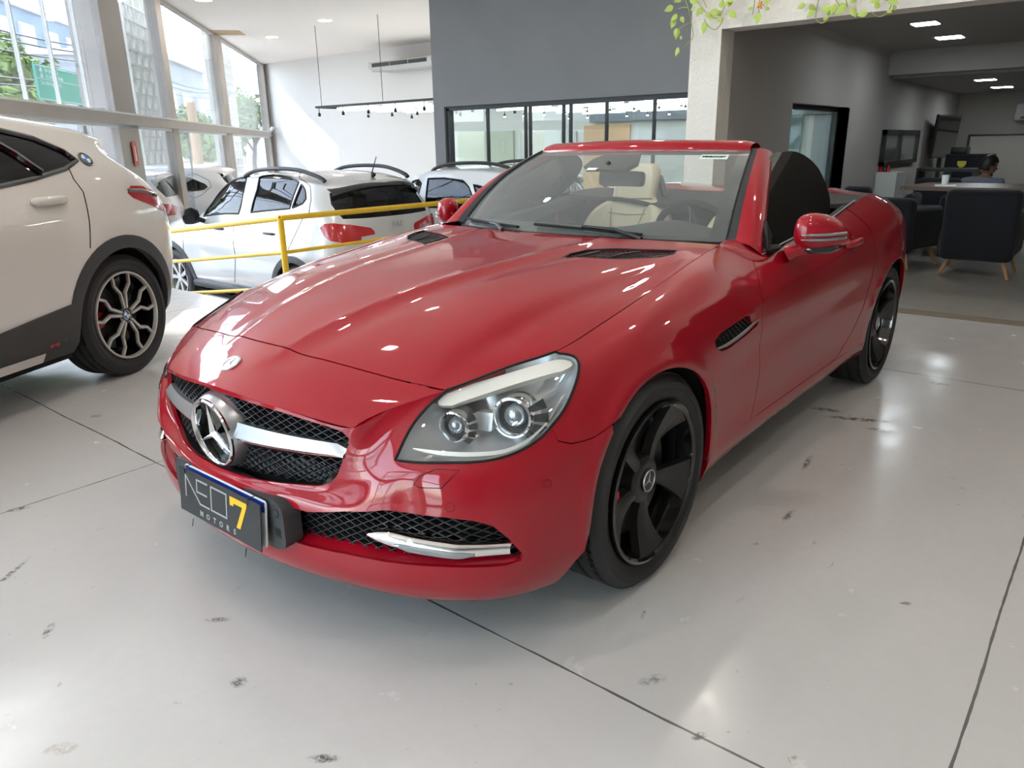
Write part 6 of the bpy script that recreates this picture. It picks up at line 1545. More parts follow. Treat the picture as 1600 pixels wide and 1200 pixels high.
    if detail or rails:
        for q in (1, -1):
            pts = [(1.12, .60, 1.46), (1.05, .605, 1.50), (.85, .605, 1.545), (.5, .60, 1.565), (.15, .595, 1.555), (-.08, .585, 1.515), (-.22, .575, 1.475), (-.27, .57, 1.445)]
            mb = MB(); mb.tube([(x, q*y, z+L-.012) for x, y, z in smooth_poly(pts, 4, False)], .021, 8, sx=1.3); mb.build('roof_rail', M['clad'], A.root)
    if detail:
        ring_part(A, 0, R+.045, R+.115, 'wheel_arch_trim', M['clad']); ring_part(A, 2.52, R+.045, R+.115, 'wheel_arch_trim', M['clad'])
        for q in (1, -1): mb = MB(); mb.tube([(.45, q*.845, .22+L), (2.08, q*.845, .22+L)], .045, 10, sx=.7); mb.build('sill_cladding', M['clad'], A.root)
        an = MB(); an.tube([(-.36, 0, 1.47+L), (-.33, 0, 1.50+L)], [.03, .014], 8); an.tube([(-.33, 0, 1.49+L), (-.42, 0, 1.66+L)], [.007, .004], 6); an.build('roof_antenna', M['black_plastic'], A.root)
    sp = MB(); rows = []
    for y in np.linspace(-1, 1, 21):
        a = abs(y); k = a**3
        rows.append([(-.40+.10*k, y*.585, 1.425-.06*k+L), (-.56+.16*k, y*.60, 1.402-.075*k+L), (-.585+.17*k, y*.605, 1.375-.085*k+L), (-.56+.16*k, y*.60, 1.355-.09*k+L), (-.44+.12*k, y*.585, 1.37-.08*k+L)])
    sp.grid(rows); sp.build('rear_spoiler', M['gloss_black'] if detail else paint, A.root, auto=50)
    se = MB()
    for y in (-.35, .35): se.rbox((.30, y-.22, .55+L), (.42, y+.22, 1.05+L), .05); se.rbox((.31, y-.12, 1.05+L), (.40, y+.12, 1.23+L), .04); se.rbox((1.1, y-.24, .5+L), (1.24, y+.24, 1.08+L), .05); se.rbox((1.10, y-.12, 1.09+L), (1.2, y+.12, 1.26+L), .04)
    se.build('seats', M['cab_dark'], A.root)
    ds = MB(); ds.rbox((1.60, -.70, .60+L), (2.0, .70, .96+L), .06); ds.build('dashboard', M['cab_dark'], A.root)
    A.wheels(plain_rim(R*.66, M['rim_grey']), .74, .20)
    # number plate and badge letters at the tail
    return A
AG = hatch('silver hatchback with black roof rails, rear spoiler and cladding beyond the yellow railing', (-2.44, -4.86, ZL), HA, M['silver'])
lt = MB(); Mx = frame((-.675, -.36, .88+LIFT), (0, -1, 0), (-1, 0, .05)); 
for txt, y in (('ARGO', -.42), ('FIAT', 0)):
    v_, f_ = text_mesh(txt, .075, frame((-.686, y, .985+LIFT if txt == 'FIAT' else .93+LIFT), (0, -1, 0), (-1, 0, .1)), .002, .001); lt.add(v_, f_)
lt.build('tail_lettering', M['satin_silver'], AG.root)
# neighbours farther off
hatch('white hatchback parked behind the white crossover, only its tail and red lamp showing', (-2.72, -10.6, ZL), math.radians(325), M['white_pearl'], None, False, .33, ARG2, False, 'dark_glass')
hatch('white hatchback with dark side glass between the crossover and the silver hatchback', (-4.75, -12.1, ZL), math.radians(325), M['white_paint'], None, False, .33, ARG2, False, 'dark_glass')
hatch('white car with black roof rails right behind the far windshield pillar of the roadster', (-4.75, -4.2, ZL), math.radians(272), M['white_paint'], None, False, .35, ARG2, False, 'tint_glass', True)
M['wine'] = mat('wine_paint', (.32, .03, .06), .35, 0, 1)
hatch('wine red car parked on the street outside the lower facade panes', (-10.9, -23.4, ZL-.12), math.radians(48), M['wine'], None, False, .33, ARG2, False, 'tint_glass')
# ================================================================== railing
M['yellow'] = mat('rail_yellow', (.70, .43, .012), .35, noise=(9, .18), coat=.3)
D0 = 6.1
rt = thing('railing', 'yellow steel tube railing between the roadster and the silver hatchback', 'railing', (0, 0, 0))
Pt = CAMP+ray(438, 341)*D0; Pm = CAMP+ray(438.5, 397)*D0; Pb = CAMP+ray(439, 457)*D0
x0, y0 = Pt[0], Pt[1]; zt, zm, zb = Pt[2], Pm[2], Pb[2]
L_ = [CAMP+ray(250, 363)*D0*1.18, CAMP+ray(255, 410)*D0*1.175, CAMP+ray(255, 460)*D0*1.175]
def tube_part(nm, pts, r): mb = MB(); mb.tube(pts, r, 12); return mb.build(nm, M['yellow'], rt)
tube_part('top_rail', [(x0, y0, zt), (-3.0, y0, zt-.004)], .024)
tube_part('middle_rail', [(x0, y0, zm), (-3.0, y0, zm)], .016); tube_part('lower_rail', [(x0, y0, zb), (-3.0, y0, zb)], .016)
tube_part('post', [(x0, y0, 0), (x0, y0, zt)], .026)
for x in (-3.0,): tube_part('post', [(x, y0, 0), (x, y0, zt)], .024)
for nm, q, z, r in (('top_rail', L_[0], zt, .024), ('middle_rail', L_[1], zm, .016), ('lower_rail', L_[2], zb, .016)):
    d = q-np.array([x0, y0, z]); tube_part(nm, [(x0, y0, z), tuple(np.array([x0, y0, z])+d*1.25)], r)
q = np.array([x0, y0, zt])+(L_[0]-np.array([x0, y0, zt]))*1.25; tube_part('post', [(q[0], q[1], ZL+.005), tuple(q)], .024)
# ================================================================== light grid beyond the glazing, air conditioner
M['tube_light'] = mat('tube_light', (1, 1, 1), .5, emit=(.90, .97, 1), estr=3)
M['warm_spot'] = mat('warm_spot', (1, 1, 1), .5, emit=(1, .75, .4), estr=6)
ZG = 2.0
GX0, GX1, GY0, GY1 = -10.0, -7.35, -11.9, -2.2
gt = thing('light_grid', 'suspended black frame carrying rows of bright tube lamps and small spots, beyond the grey wall', 'ceiling light', (0, 0, 0))
fm = MB()
for x in (GX0, GX1): fm.box((x-.02, GY0, ZG+.04), (x+.02, GY1, ZG+.08))
for y in (GY0, (GY0+GY1)/2, GY1): fm.box((GX0, y-.02, ZG+.04), (GX1, y+.02, ZG+.08))
fm.build('frame', M['black_plastic'], gt)
for ix, x in enumerate(np.linspace(GX0+.18, GX1-.18, 6)):
    for y in np.arange(GY0+.15+.35*(ix % 2), GY1-1.1, 1.42):
        mb = MB(); mb.box((x-.03, y, ZG-.01), (x+.03, y+1.18, ZG+.035)); mb.build('tube_lamp', M['tube_light'], gt)
for y in np.arange(GY0+.1, GY1, .78):
    for x in (GX1, (GX0+GX1)/2, GX0):
        mb = MB(); mb.tube([(x, y, ZG+.04), (x, y, ZG-.05)], .008, 6); mb.lathe([(0, -.13), (.026, -.13), (.03, -.08), (.016, -.05)], 10, T(x, y, ZG)); s_ = mb.build('spot', M['black_plastic'], gt)
        mb = MB(); mb.lathe([(0, -.134), (.024, -.134)], 10, T(x, y, ZG)); mb.build('spot_bulb', M['warm_spot'], s_)
for u, yy in ((537, -11.7), (580, -9.8), (648, -8.1), (0, -5.0), (1, -2.4)):
    mb = MB(); mb.tube([(GX1, yy, ZG+.06), (GX1, yy, ZC)], .006, 5); mb.build('cable', M['black_plastic'], gt)
g2 = thing('light_grid', 'lower black frame of tube lamps and warm spots seen through the grey wall glazing', 'ceiling light', (0, 0, 0))
Z2 = 1.80; fm = MB()
for x in (-10.2, -6.75): fm.box((x-.015, -7.0, Z2+.04), (x+.015, -1.6, Z2+.07))
for y in (-7.0, -4.3, -1.6): fm.box((-10.2, y-.015, Z2+.04), (-6.75, y+.015, Z2+.07))
fm.build('frame', M['black_plastic'], g2)
for ix, x in enumerate(np.linspace(-10.0, -6.95, 8)):
    for y in np.arange(-6.95+.5*(ix % 2), -2.4, 1.3):
        mb = MB(); mb.box((x-.022, y, Z2), (x+.022, y+.95, Z2+.035)); mb.build('tube_lamp', M['tube_light'], g2)
for y in np.arange(-6.8, -1.7, .42):
    for x in (-9.3, -7.4):
        mb = MB(); mb.tube([(x, y, Z2+.04), (x, y, Z2-.05)], .006, 6); mb.lathe([(0, -.10), (.018, -.10), (.022, -.07), (.012, -.05)], 10, T(x, y, Z2)); s_ = mb.build('spot', M['black_plastic'], g2)
        mb = MB(); mb.lathe([(0, -.105), (.020, -.104), (.020, -.085)], 10, T(x, y, Z2)); mb.build('spot_bulb', M['warm_spot'], s_)
for y in (-6.9, -4.3, -1.7):
    for x in (-10.2, -6.75): mb = MB(); mb.tube([(x, y, Z2+.06), (x, y, ZC)], .005, 5); mb.build('cable', M['black_plastic'], g2)
for k, (ya, yb, zz, c_) in enumerate(((-11.0, -9.3, 1.55, (.52, .54, .42)), (-9.1, -7.6, 1.5, (.58, .58, .50)), (-7.4, -6.3, 1.6, (.70, .42, .20)), (-6.1, -4.4, 1.6, (.60, .58, .54)), (-4.2, -2.9, 1.65, (.20, .24, .25)), (-2.7, -1.3, 1.65, (.38, .40, .42)))):  # the orange board stands for a warm glow, put in as colour
    mb = MB(); mb.box((-10.745, ya, ZL), (-10.70, yb, zz)); o = mb.build('trim_%d' % (10+k), mat('panel_%d' % k, c_, .5, noise=(1.2, .25))); struct(o)
mb = MB(); mb.box((-10.74, -7.2, 1.66), (-10.6, -1.2, 2.6)); struct(mb.build('trim_20', M['wall_grey']))
ac = thing('air_conditioner', 'flat grey ceiling air conditioner high on the white end wall', 'air conditioner', (0, 0, 0))
p0 = at(602, 108, 'x', -10.5); p1 = at(690, 106, 'x', -10.5)
mb = MB(); rows = [(p0[1], p1[1]+.2)]; ya, yb = p0[1], p1[1]+.2; z0 = p0[2]-.09
mb.prism([(-10.74, z0+.02), (-10.1, z0), (-9.95, z0+.10), (-9.98, z0+.2), (-10.74, z0+.22)][::-1], ya, yb, Matrix(((1, 0, 0, 0), (0, 0, 1, 0), (0, 1, 0, 0), (0, 0, 0, 1)))); mb.build('body', mat('ac_body', (.50, .49, .47), .5), ac, bevel=.03)
mb = MB()
for k in range(3): mb.box((-9.975, ya+.12+k*.0+(yb-ya-.24)*k/3+.02, z0+.085), (-9.945, ya+.12+(yb-ya-.24)*(k+1)/3-.02, z0+.165))
mb.build('air_outlet', M['black_plastic'], ac)
# bullet camera at the corner of the white wall, red notice on the column
cm = MB(); p = at(425, 200, 'x', -10.6); cm.tube([(-10.75, p[1], p[2]), (-10.62, p[1], p[2])], .02, 8); cm.tube([(-10.62, p[1]-.02, p[2]), (-10.50, p[1]+.10, p[2]-.05)], .045, 10); tag(cm.build('security_camera', M['frame_white']), 'small white bullet camera on the white wall beside the last facade post', 'camera')
def onfac(u, v, off=-.07): 
    d = ray(u, v); P0 = fp(0, off); k = ((P0-CAMP[:2])@FN)/(d[:2]@FN); return CAMP+d*k
q = onfac(211, 240); mb = MB(); Mx = frame(q, (-FD[0], -FD[1], 0), (-FN[0], -FN[1], 0)); mb.box((-.09, -.16, 0), (.09, .16, .008), Mx); o = mb.build('wall_notice', mat('notice_red', (.62, .06, .03), .5)); tag(o, 'small red notice fixed to the broad facade column', 'sign')
mb = MB(); mb.box((-.02, -.10, .008), (.02, .10, .010), Mx); mb.build('notice_mark', M['frame_white'], o)
# ================================================================== hanging plants on the beam
M['pothos'] = mat('pothos_leaf', (.22, .36, .03), .4, noise=(14, .5, (.50, .55, .16)))
M['stem'] = mat('plant_stem', (.35, .38, .10), .6)
def leaf(mb, p, d, n, s):
    F_ = frame(p, d, n); pts = []
    out = [(0, 0), (.10, .22), (.34, .34), (.62, .28), (.86, .12), (1.08, 0), (.86, -.12), (.62, -.28), (.34, -.34), (.10, -.22)]
    mid = [(0.05, 0), (.35, 0), (.62, 0), (.86, 0), (1.08, 0)]
    V = [F_ @ Vector((x*s, y*s, -.35*s*y*y*4*.5-.18*s*x*x)) for x, y in out]+[F_ @ Vector((x*s, 0, .03*s-.18*s*x*x)) for x, _ in mid]
    Fs = [(0, 10, 11, 1), (1, 11, 2), (2, 11, 12, 3), (3, 12, 13, 4), (4, 13, 5), (0, 9, 10), (9, 8, 11, 10), (8, 7, 12, 11), (7, 6, 13, 12), (6, 5, 13)]
    mb.add(V, Fs, True); mb.add([v-F_.col[2].xyz*.0012 for v in V], [f[::-1] for f in Fs], True)
def vine(name, label, strands, leaves, seed, flower=None):
    rd = random.Random(seed); X = -3.02
    t = thing(name, label, 'plant', tuple(at(strands[0][0][0], strands[0][0][1], 'x', X)), 0, 'trailing plants over the beam'); O = Vector(t.location)
    for st in strands:
        pts = [Vector(at(u, v, 'x', X+.03*math.sin(i*1.3)))-O for i, (u, v) in enumerate(st)]
        if st[0][1] <= -20: pts = [Vector((X+.02, pts[0].y+O.y, 2.80))-O, Vector((X+.05, pts[0].y+O.y, 2.72))-O]+pts
        mb = MB(); mb.tube([tuple(p) for p in smooth_poly(pts, 4, False)], .0035, 5); mb.build('stem', M['stem'], t)
    for (u, v, ang, s) in leaves:
        p = Vector(at(u, v, 'x', X+.02+rd.random()*.03))-O; a = math.radians(ang); d = Vector((.15*(rd.random()-.5), math.cos(a), math.sin(a))); n = Vector((1, rd.uniform(-.3, .4), rd.uniform(.0, .5)))
        mb = MB(); leaf(mb, p, d, n, s*.78); mb.build('leaf', M['pothos'], t)
    y_ = at(strands[0][0][0], strands[0][0][1], 'x', X)[1]; z_ = at(strands[0][0][0], strands[0][0][1], 'x', X)[2]
    for k in range(16):      # the part of the plant above the picture, up to the planter
        p = Vector((X+.03+rd.random()*.06, y_+rd.uniform(-.08, .08), rd.uniform(z_+.02, 2.82)))-O; a = rd.uniform(PI, 2*PI)
        mb = MB(); leaf(mb, p, Vector((.3, math.cos(a), math.sin(a))), Vector((1, rd.uniform(-.4, .4), .4)), .08); mb.build('leaf', M['pothos'], t)
    if flower:
        p = Vector(at(*flower, 'x', X+.05))-O; mb = MB(); 
        for k in range(5): a = 2*PI*k/5; mb.rbox((-.012, -.012, -.004), (.012, .012, .004), .004, T(p.x, p.y+.014*math.cos(a), p.z+.014*math.sin(a), rx=a))
        mb.build('orange_flower', mat('flower_orange', (.85, .33, .05), .6), t)
    return t
vine('trailing_plant', 'green trailing plant hanging down beside the edge of the column against the grey wall', [[(1060, -30), (1068, -8), (1075, 12), (1079, 30), (1083, 55), (1076, 66), (1068, 74)], [(1060, 14), (1066, 12), (1074, 12)], [(1078, 36), (1068, 40), (1060, 46)]],
     [(1052, 10, 200, .10), (1058, 22, 230, .09), (1054, 30, 250, .09), (1064, 26, 300, .07), (1058, 44, 265, .10), (1064, 56, 280, .04), (1060, 74, 240, .09), (1078, -2, 330, .10), (1066, -6, 200, .11), (1056, -2, 150, .08)], 1)
vine('trailing_plant', 'leafy green trailing plant looping over the corner of the column', [[(1078, -20), (1090, 2), (1102, 18), (1112, 26), (1122, 28), (1128, 18), (1136, 4)], [(1100, 30), (1108, 42), (1118, 46), (1126, 38), (1130, 28)], [(1092, -12), (1100, 2), (1104, 12)]],
     [(1086, 10, 200, .07), (1094, 12, 250, .08), (1100, 14, 200, .09), (1104, 20, 320, .09), (1110, 18, 350, .10), (1101, 34, 265, .11), (1118, 22, 20, .07), (1122, 26, 300, .07), (1126, 12, 80, .08), (1134, 10, 60, .10), (1140, 18, 320, .10), (1142, 4, 90, .09), (1092, -2, 130, .09), (1108, 26, 330, .06)], 2)
vine('trailing_plant', 'short trailing sprig with one orange flower on the beam', [[(1180, -30), (1180, -8), (1178, 10), (1176, 22)], [(1188, -10), (1186, 10), (1186, 24)]], [(1192, 2, 20, .10), (1186, 20, 270, .10), (1176, 12, 200, .05), (1195, 12, 340, .05), (1180, 24, 240, .04)], 3, (1188, 8))
vine('trailing_plant', 'trailing plant hanging across the lower edge of the beam in a wide loop', [[(1286, -30), (1280, -4), (1276, 14), (1275, 30), (1283, 36), (1292, 32), (1296, 22)], [(1300, -20), (1306, 0), (1312, 8)], [(1318, -16), (1322, 0), (1324, 10)]],
     [(1258, 6, 200, .08), (1264, 8, 330, .08), (1272, 16, 220, .08), (1292, 24, 60, .07), (1286, 30, 10, .05), (1300, 10, 200, .10), (1306, 6, 250, .09), (1310, 8, 350, .08), (1322, 8, 220, .11), (1328, 4, 60, .11), (1330, 12, 300, .09)], 4)
vine('trailing_plant', 'thin trailing plant at the right end of the beam', [[(1400, -30), (1396, -6), (1392, 10), (1384, 22), (1372, 26), (1360, 18)], [(1372, -10), (1384, 0), (1394, 2)]], [(1376, -2, 190, .09), (1388, 0, 340, .09), (1371, 14, 100, .07), (1356, 19, 190, .09), (1386, 16, 330, .05), (1396, 8, 300, .05)], 5)
mb = MB(); mb.rbox((-3.1, -1.22, 2.70), (-2.92, .95, 2.86), .01); pl_ = tag(mb.build('planter', M['frame_white']), 'long white planter on the beam that the trailing plants hang from', 'planter')
mb = MB(); mb.box((-3.085, -1.205, 2.855), (-2.935, .935, 2.865)); mb.build('soil', M['bark'], pl_)
# ================================================================== office
def ceil_square(u, v, zc, label, w_=.20):
    p = at(u, v, 'z', zc-.004); t = thing('ceiling_light', label, 'ceiling light', (p[0], p[1], zc), 0, 'square recessed office lights')
    mb = MB(); mb.box((-w_, -w_, -.012), (w_, w_, 0)); mb.build('frame', M['chrome'], t)
    mb = MB(); mb.box((-w_*.82, -w_*.82, -.016), (w_*.82, w_*.82, -.011)); mb.build('diffuser', M['lamp_cool'], t)
    area_light('lamp_light', (0, 0, -.03), (w_*1.5, w_*1.5), 2.0, (.85, .95, 1), parent=t)
ceil_square(1446, 36, 2.31, 'square recessed office ceiling light nearest the beam, left of its pair', .13); ceil_square(1484, 57.5, 2.31, 'square recessed office ceiling light just behind the nearest one', .15)
ceil_square(1540, 124, 2.0, 'small square ceiling light far back in the office, the nearer of the far pair', .14); ceil_square(1566, 135.5, 2.0, 'small square ceiling light farthest back in the office', .16)
M['navy'] = mat('navy_fabric', (.006, .007, .011), .85, sheen=.1)
M['oak'] = mat('turned_oak', (.42, .22, .10), .5)
M['table_wood'] = mat('table_wood', (.14, .075, .05), .35, noise=(3, .3))
def armchair(label, x, y, rz, w_=.64, h=.82):
    t = thing('armchair', label, 'armchair', (x, y, 0), rz, 'dark office armchairs')
    mb = MB(); mb.rbox((-.26, -w_/2+.07, .20), (.30, w_/2-.07, .45), .05); mb.build('seat', M['navy'], t)
    mb = MB(); mb.rbox((-.36, -w_/2, .18), (-.22, w_/2, h), .055, Matrix.Rotation(-.08, 4, 'Y')); mb.build('backrest', M['navy'], t)
    for q in (1, -1): mb = MB(); mb.rbox((-.32, q*(w_/2-.05)-.055, .19), (.26, q*(w_/2-.05)+.055, .60), .05); mb.build('armrest', M['navy'], t)
    for a in (-.24, .22):
        for q in (1, -1): mb = MB(); mb.tube([(a, q*(w_/2-.10), .21), (a*1.25, q*(w_/2-.02), 0)], [.024, .013], 10); mb.build('leg', M['oak'], t)
ch = at(1512, 415, 'z', .06)
armchair('dark blue armchair with its back to the camera and oak legs, nearest the office opening', -5.42, .735, PI, .60, .825)
armchair('dark armchair half hidden beside the roadster tail', -5.60, -.05, PI-.25, .62, .72)
armchair('dark armchair cut by the right edge of the photo', -5.75, 1.62, PI+.1, .64, .78)
armchair('low dark chair back seen over the roadster tail by the white counter', -6.35, -.60, PI, .30, .78)
armchair('dark armchair across the desk, left of the white cup', -7.55, -.16, 0, .50, .80)
tb = thing('desk', 'long dark wooden desk with a rounded left corner behind the armchairs', 'desk', (0, 0, 0))
mb = MB(); mb.prism(round_poly([(-7.1, -.12), (-6.15, -.22), (-6.15, 2.4), (-7.1, 2.4)], .08), .715, .755); mb.build('tabletop', M['table_wood'], tb)
mb = MB(); mb.box((-6.95, .2, 0), (-6.4, .26, .715)); mb.build('leg', M['satin_black'], tb)
mb = MB(); mb.box((-6.95, 2.1, 0), (-6.4, 2.16, .715)); mb.build('leg', M['satin_black'], tb)
mb = MB(); mb.box((-6.95, .26, .25), (-6.91, 2.1, .70)); mb.build('modesty_panel', M['satin_black'], tb)
cp_ = at(1475, 296, 'x', -6.5); mb = MB(); mb.lathe([(0, 0), (.032, 0), (.040, .10), (.038, .10), (.030, .004)], 16, T(-6.5, cp_[1], .757))
tag(mb.build('paper_cup', M['frame_white']), 'white ribbed cup standing on papers on the dark desk', 'cup')
mb = MB(); mb.box((-.14, -.10, 0), (.14, .10, .006), T(-6.42, cp_[1]+.02, .755, rz=.2)); o = tag(mb.build('papers', M['frame_white']), 'small stack of white papers under the cup on the desk', 'paper')
o.location.z -= 0
for ob in bpy.data.objects:
    if ob.name.startswith('paper_cup'): ob.location.z += .006
lp = thing('laptop', 'open dark laptop on the desk at the right edge of the photo', 'laptop', (-6.55, 1.42, .7565), .3)
mb = MB(); mb.box((-.11, -.16, 0), (.11, .16, .014)); mb.build('base', M['grey_plastic'], lp)
mb = MB(); mb.box((.095, -.16, .012), (.105, .16, .21), Matrix.Rotation(.25, 4, 'Y')); mb.build('screen', M['black_plastic'], lp)
# counter, dark cabinet, television, mirror, board
cn = MB(); a_ = at(1334, 269, 'x', -8.2); b_ = at(1402, 269, 'x', -8.2); cn.box((-8.7, -.985, 0), (-8.2, b_[1], a_[2])); o = tag(cn.build('counter', mat('counter_white', (.62, .62, .60), .5), bevel=.004), 'plain white reception counter against the office side wall', 'counter')
topz = a_[2]
for i, (u, m_, h_) in enumerate(((1376, 'lamp_red', .10), (1383, 'gloss_black', .13), (1388, 'lamp_red', .09), (1371, 'gloss_black', .10))):
    p = at(u, 262, 'x', -8.35); mb = MB(); mb.lathe([(0, 0), (.025, 0), (.028, h_*.6), (.012, h_*.85), (.012, h_), (0, h_)], 12, T(-8.35, p[1], topz)); tag(mb.build('bottle', M[m_]), ['small reddish jar on the white counter, left of the dark bottle', 'dark bottle on the white counter, tallest of the group', 'small reddish jar at the right end of the counter group', 'short dark jar at the left end of the counter group'][i], 'bottle', 'small jars on the white counter')
sh_ = thing('side_shelf', 'dark low shelf unit right of the white counter', 'shelf', (0, 0, 0)); mb = MB(); mb.box((-9.65, b_[1]+.02, 0), (-9.2, b_[1]+.75, .06)); mb.box((-9.65, b_[1]+.02, .80), (-9.2, b_[1]+.75, .84))
for k in range(3): mb.box((-9.65, b_[1]+.02+k*.345, .06), (-9.2, b_[1]+.05+k*.345, .80))
mb.build('frame', M['satin_black'], sh_)
cb_ = thing('cabinet', 'black cabinet with a small yellow shield emblem behind the seated person', 'cabinet', (0, 0, 0)); q0 = at(1478, 241, 'x', -10.6); q1 = at(1548, 246, 'x', -10.6)
mb = MB(); mb.box((-11.1, q0[1], 0), (-10.6, q1[1], q0[2])); mb.build('body', M['navy'], cb_, bevel=.01)
p = at(1502, 257, 'x', -10.58); mb = MB(); mb.prism([(0, -.07), (.06, 0), (.06, .05), (-.06, .05), (-.06, 0)], 0, .006, Matrix(((0, 0, 1, -10.6), (1, 0, 0, p[1]), (0, 1, 0, p[2]), (0, 0, 0, 1)))); mb.build('shield_emblem', mat('emblem_yellow', (.55, .48, .05), .5), cb_)
p = at(1501, 231, 'x', -10.8); mb = MB(); mb.rbox((-11.0, p[1]-.11, q0[2]+.001), (-10.65, p[1]+.11, q0[2]+.10), .02); tag(mb.build('desk_printer', M['satin_black']), 'small black device lying on top of the dark cabinet', 'printer')
tv = thing('television', 'black wall television angled out from the office side wall', 'television', (0, 0, 0))
qa = at(1452, 184, 'x', -10.2); qb = at(1470, 242, 'x', -10.35); 
Mx = frame((-11.3, -.78, 1.27), (.985, -.17, 0), (.17, .985, -.06)); hh = .33
mb = MB(); mb.rbox((-.46, -hh, -.03), (.46, hh, .02), .012, Mx @ Matrix.Rotation(0, 4, 'Z')); mb.build('body', M['satin_black'], tv)
mb = MB(); mb.box((-.44, -hh+.03, .0205), (.44, hh-.02, .022), Mx); mb.build('screen', M['gloss_black'], tv)
mb = MB(); mb.tube([(-11.3, -.985, 1.27), (-11.3, -.83, 1.27)], .03, 8); mb.build('wall_bracket', M['satin_black'], tv)
mr = thing('wall_mirror', 'dark framed mirror panel leaning on the office side wall above the counter', 'mirror', (0, 0, 0))
ma = at(1381, 200, 'y', -.98); mb_ = at(1402, 268, 'y', -.98); mc = at(1434, 206, 'y', -.98)
X0, X1 = ma[0], mc[0]; mb = MB(); Z1 = (ma[2]+mc[2])/2; Z0 = .90
mb.box((X1, -.99, Z0), (X1+.07, -.94, Z1)); mb.box((X0-.07, -.99, Z0), (X0, -.94, Z1)); mb.box((X1, -.99, Z1-.07), (X0, -.94, Z1)); mb.box((X1, -.99, Z0), (X0, -.94, Z0+.05)); mid = X0-(X0-X1)*.45; mb.box((mid-.05, -.99, Z0), (mid+.05, -.94, Z1)); mb.build('frame', M['satin_black'], mr)
mb = MB(); mb.box((X1+.05, -.985, Z0), (X0-.05, -.965, Z1-.03)); mb.build('mirror_glass', mat('mirror_dim', (.35, .37, .38), .15, .8), mr)
bd = thing('whiteboard', 'large pale board on the far office wall behind the seated person', 'board', (0, 0, 0)); v0 = at(1516, 213, 'x', -13.1); v1 = at(1690, 205, 'x', -13.1)
mb = MB(); mb.box((-13.16, v0[1], .35), (-13.12, v1[1], v0[2])); mb.build('board_panel', mat('board_pale', (.50, .46, .42), .6), bd)
mb = MB(); mb.box((-13.14, v0[1]-.03, v0[2]), (-13.10, v1[1], v0[2]+.03)); mb.box((-13.14, v0[1]-.03, .35), (-13.10, v0[1], v0[2])); mb.build('board_frame', M['satin_black'], bd)
oc = thing('air_conditioner', 'white wall air conditioner high on the far office wall', 'air conditioner', (0, 0, 0)); a0 = at(1594, 160, 'x', -13.0); a1 = at(1594, 188, 'x', -13.0)
mb = MB(); mb.rbox((-13.18, a0[1]-.05, a1[2]), (-12.95, a0[1]+.85, a0[2]), .05); mb.build('body', mat('ac_white', (.5, .5, .5), .5), oc)
mb = MB(); mb.box((-12.955, a0[1]+.05, a1[2]+.03), (-12.945, a0[1]+.75, a1[2]+.06)); mb.build('air_outlet', M['grey_plastic'], oc)
dr = thing('door_post', 'narrow black upright between the television and the dark cabinet', 'post', (0, 0, 0)); p = at(1468, 250, 'x', -12.0); mb = MB(); mb.box((-12.05, p[1]-.03, 0), (-11.99, p[1]+.03, at(1470, 212, 'x', -12.0)[2])); mb.build('upright', M['satin_black'], dr)
# ================================================================== the person at the desk (seen from behind, turned to the right)
M['skin'] = mat('skin', (.30, .15, .10), .55); M['hair'] = mat('hair_black', (.012, .010, .010), .5); M['shirt'] = mat('shirt_blue_grey', (.17, .18, .24), .8, noise=(20, .1)); M['trousers'] = mat('trousers_dark', (.02, .02, .03), .85)
def skin_body(name, joints, edges, m, parent, root=0, sub=2):
    me = bpy.data.meshes.new(name); me.from_pydata([j[0] for j in joints], edges, []); me.materials.append(m)
    o = bpy.data.objects.new(name, me); COL.objects.link(o); o.parent = parent
    sk = o.modifiers.new('skin', 'SKIN'); sk.use_smooth_shade = True
    for i, v in enumerate(me.skin_vertices[0].data):
        r = joints[i][1]; v.radius = r if hasattr(r, '__len__') else (r, r); v.use_root = (i == root)
    s_ = o.modifiers.new('sub', 'SUBSURF'); s_.levels = sub; s_.render_levels = sub; return o
hp = at(1546, 254, 'x', -8.35)
pr = thing('person', 'person with short black hair in a blue grey shirt sitting at the desk', 'person', (-8.35, hp[1]-.06, 0), PI)
# local: x = towards the desk side away from camera is -x world; the person faces local +y/-x
HZ = hp[2]+.0
sh = HZ-.215
# the seat they sit on
sc_ = thing('office_chair', 'dark office chair under the person in the blue grey shirt', 'chair', (-8.35, hp[1]-.06, 0), PI); 
mb = MB(); mb.rbox((-.22, -.24, .40), (.24, .24, .47), .03); mb.build('seat', M['navy'], sc_)
mb = MB(); mb.rbox((-.27, -.20, .42), (-.21, .20, .60), .03); mb.build('backrest', M['navy'], sc_); mb = MB(); mb.tube([(-.2, 0, .43), (-.24, 0, .50)], .025, 8); mb.build('back_support', M['satin_black'], sc_)
mb = MB(); mb.tube([(0, 0, .40), (0, 0, .09)], .03, 10)
for k in range(5): a = 2*PI*k/5; mb.tube([(0, 0, .10), (.28*math.cos(a), .28*math.sin(a), .05)], .018, 6); mb.lathe([(0, -.012), (.025, -.012), (.025, .012), (0, .012)], 10, T(.28*math.cos(a), .28*math.sin(a), .025, rx=PI/2, rz=a))
mb.build('base', M['satin_black'], sc_)
bz = .53
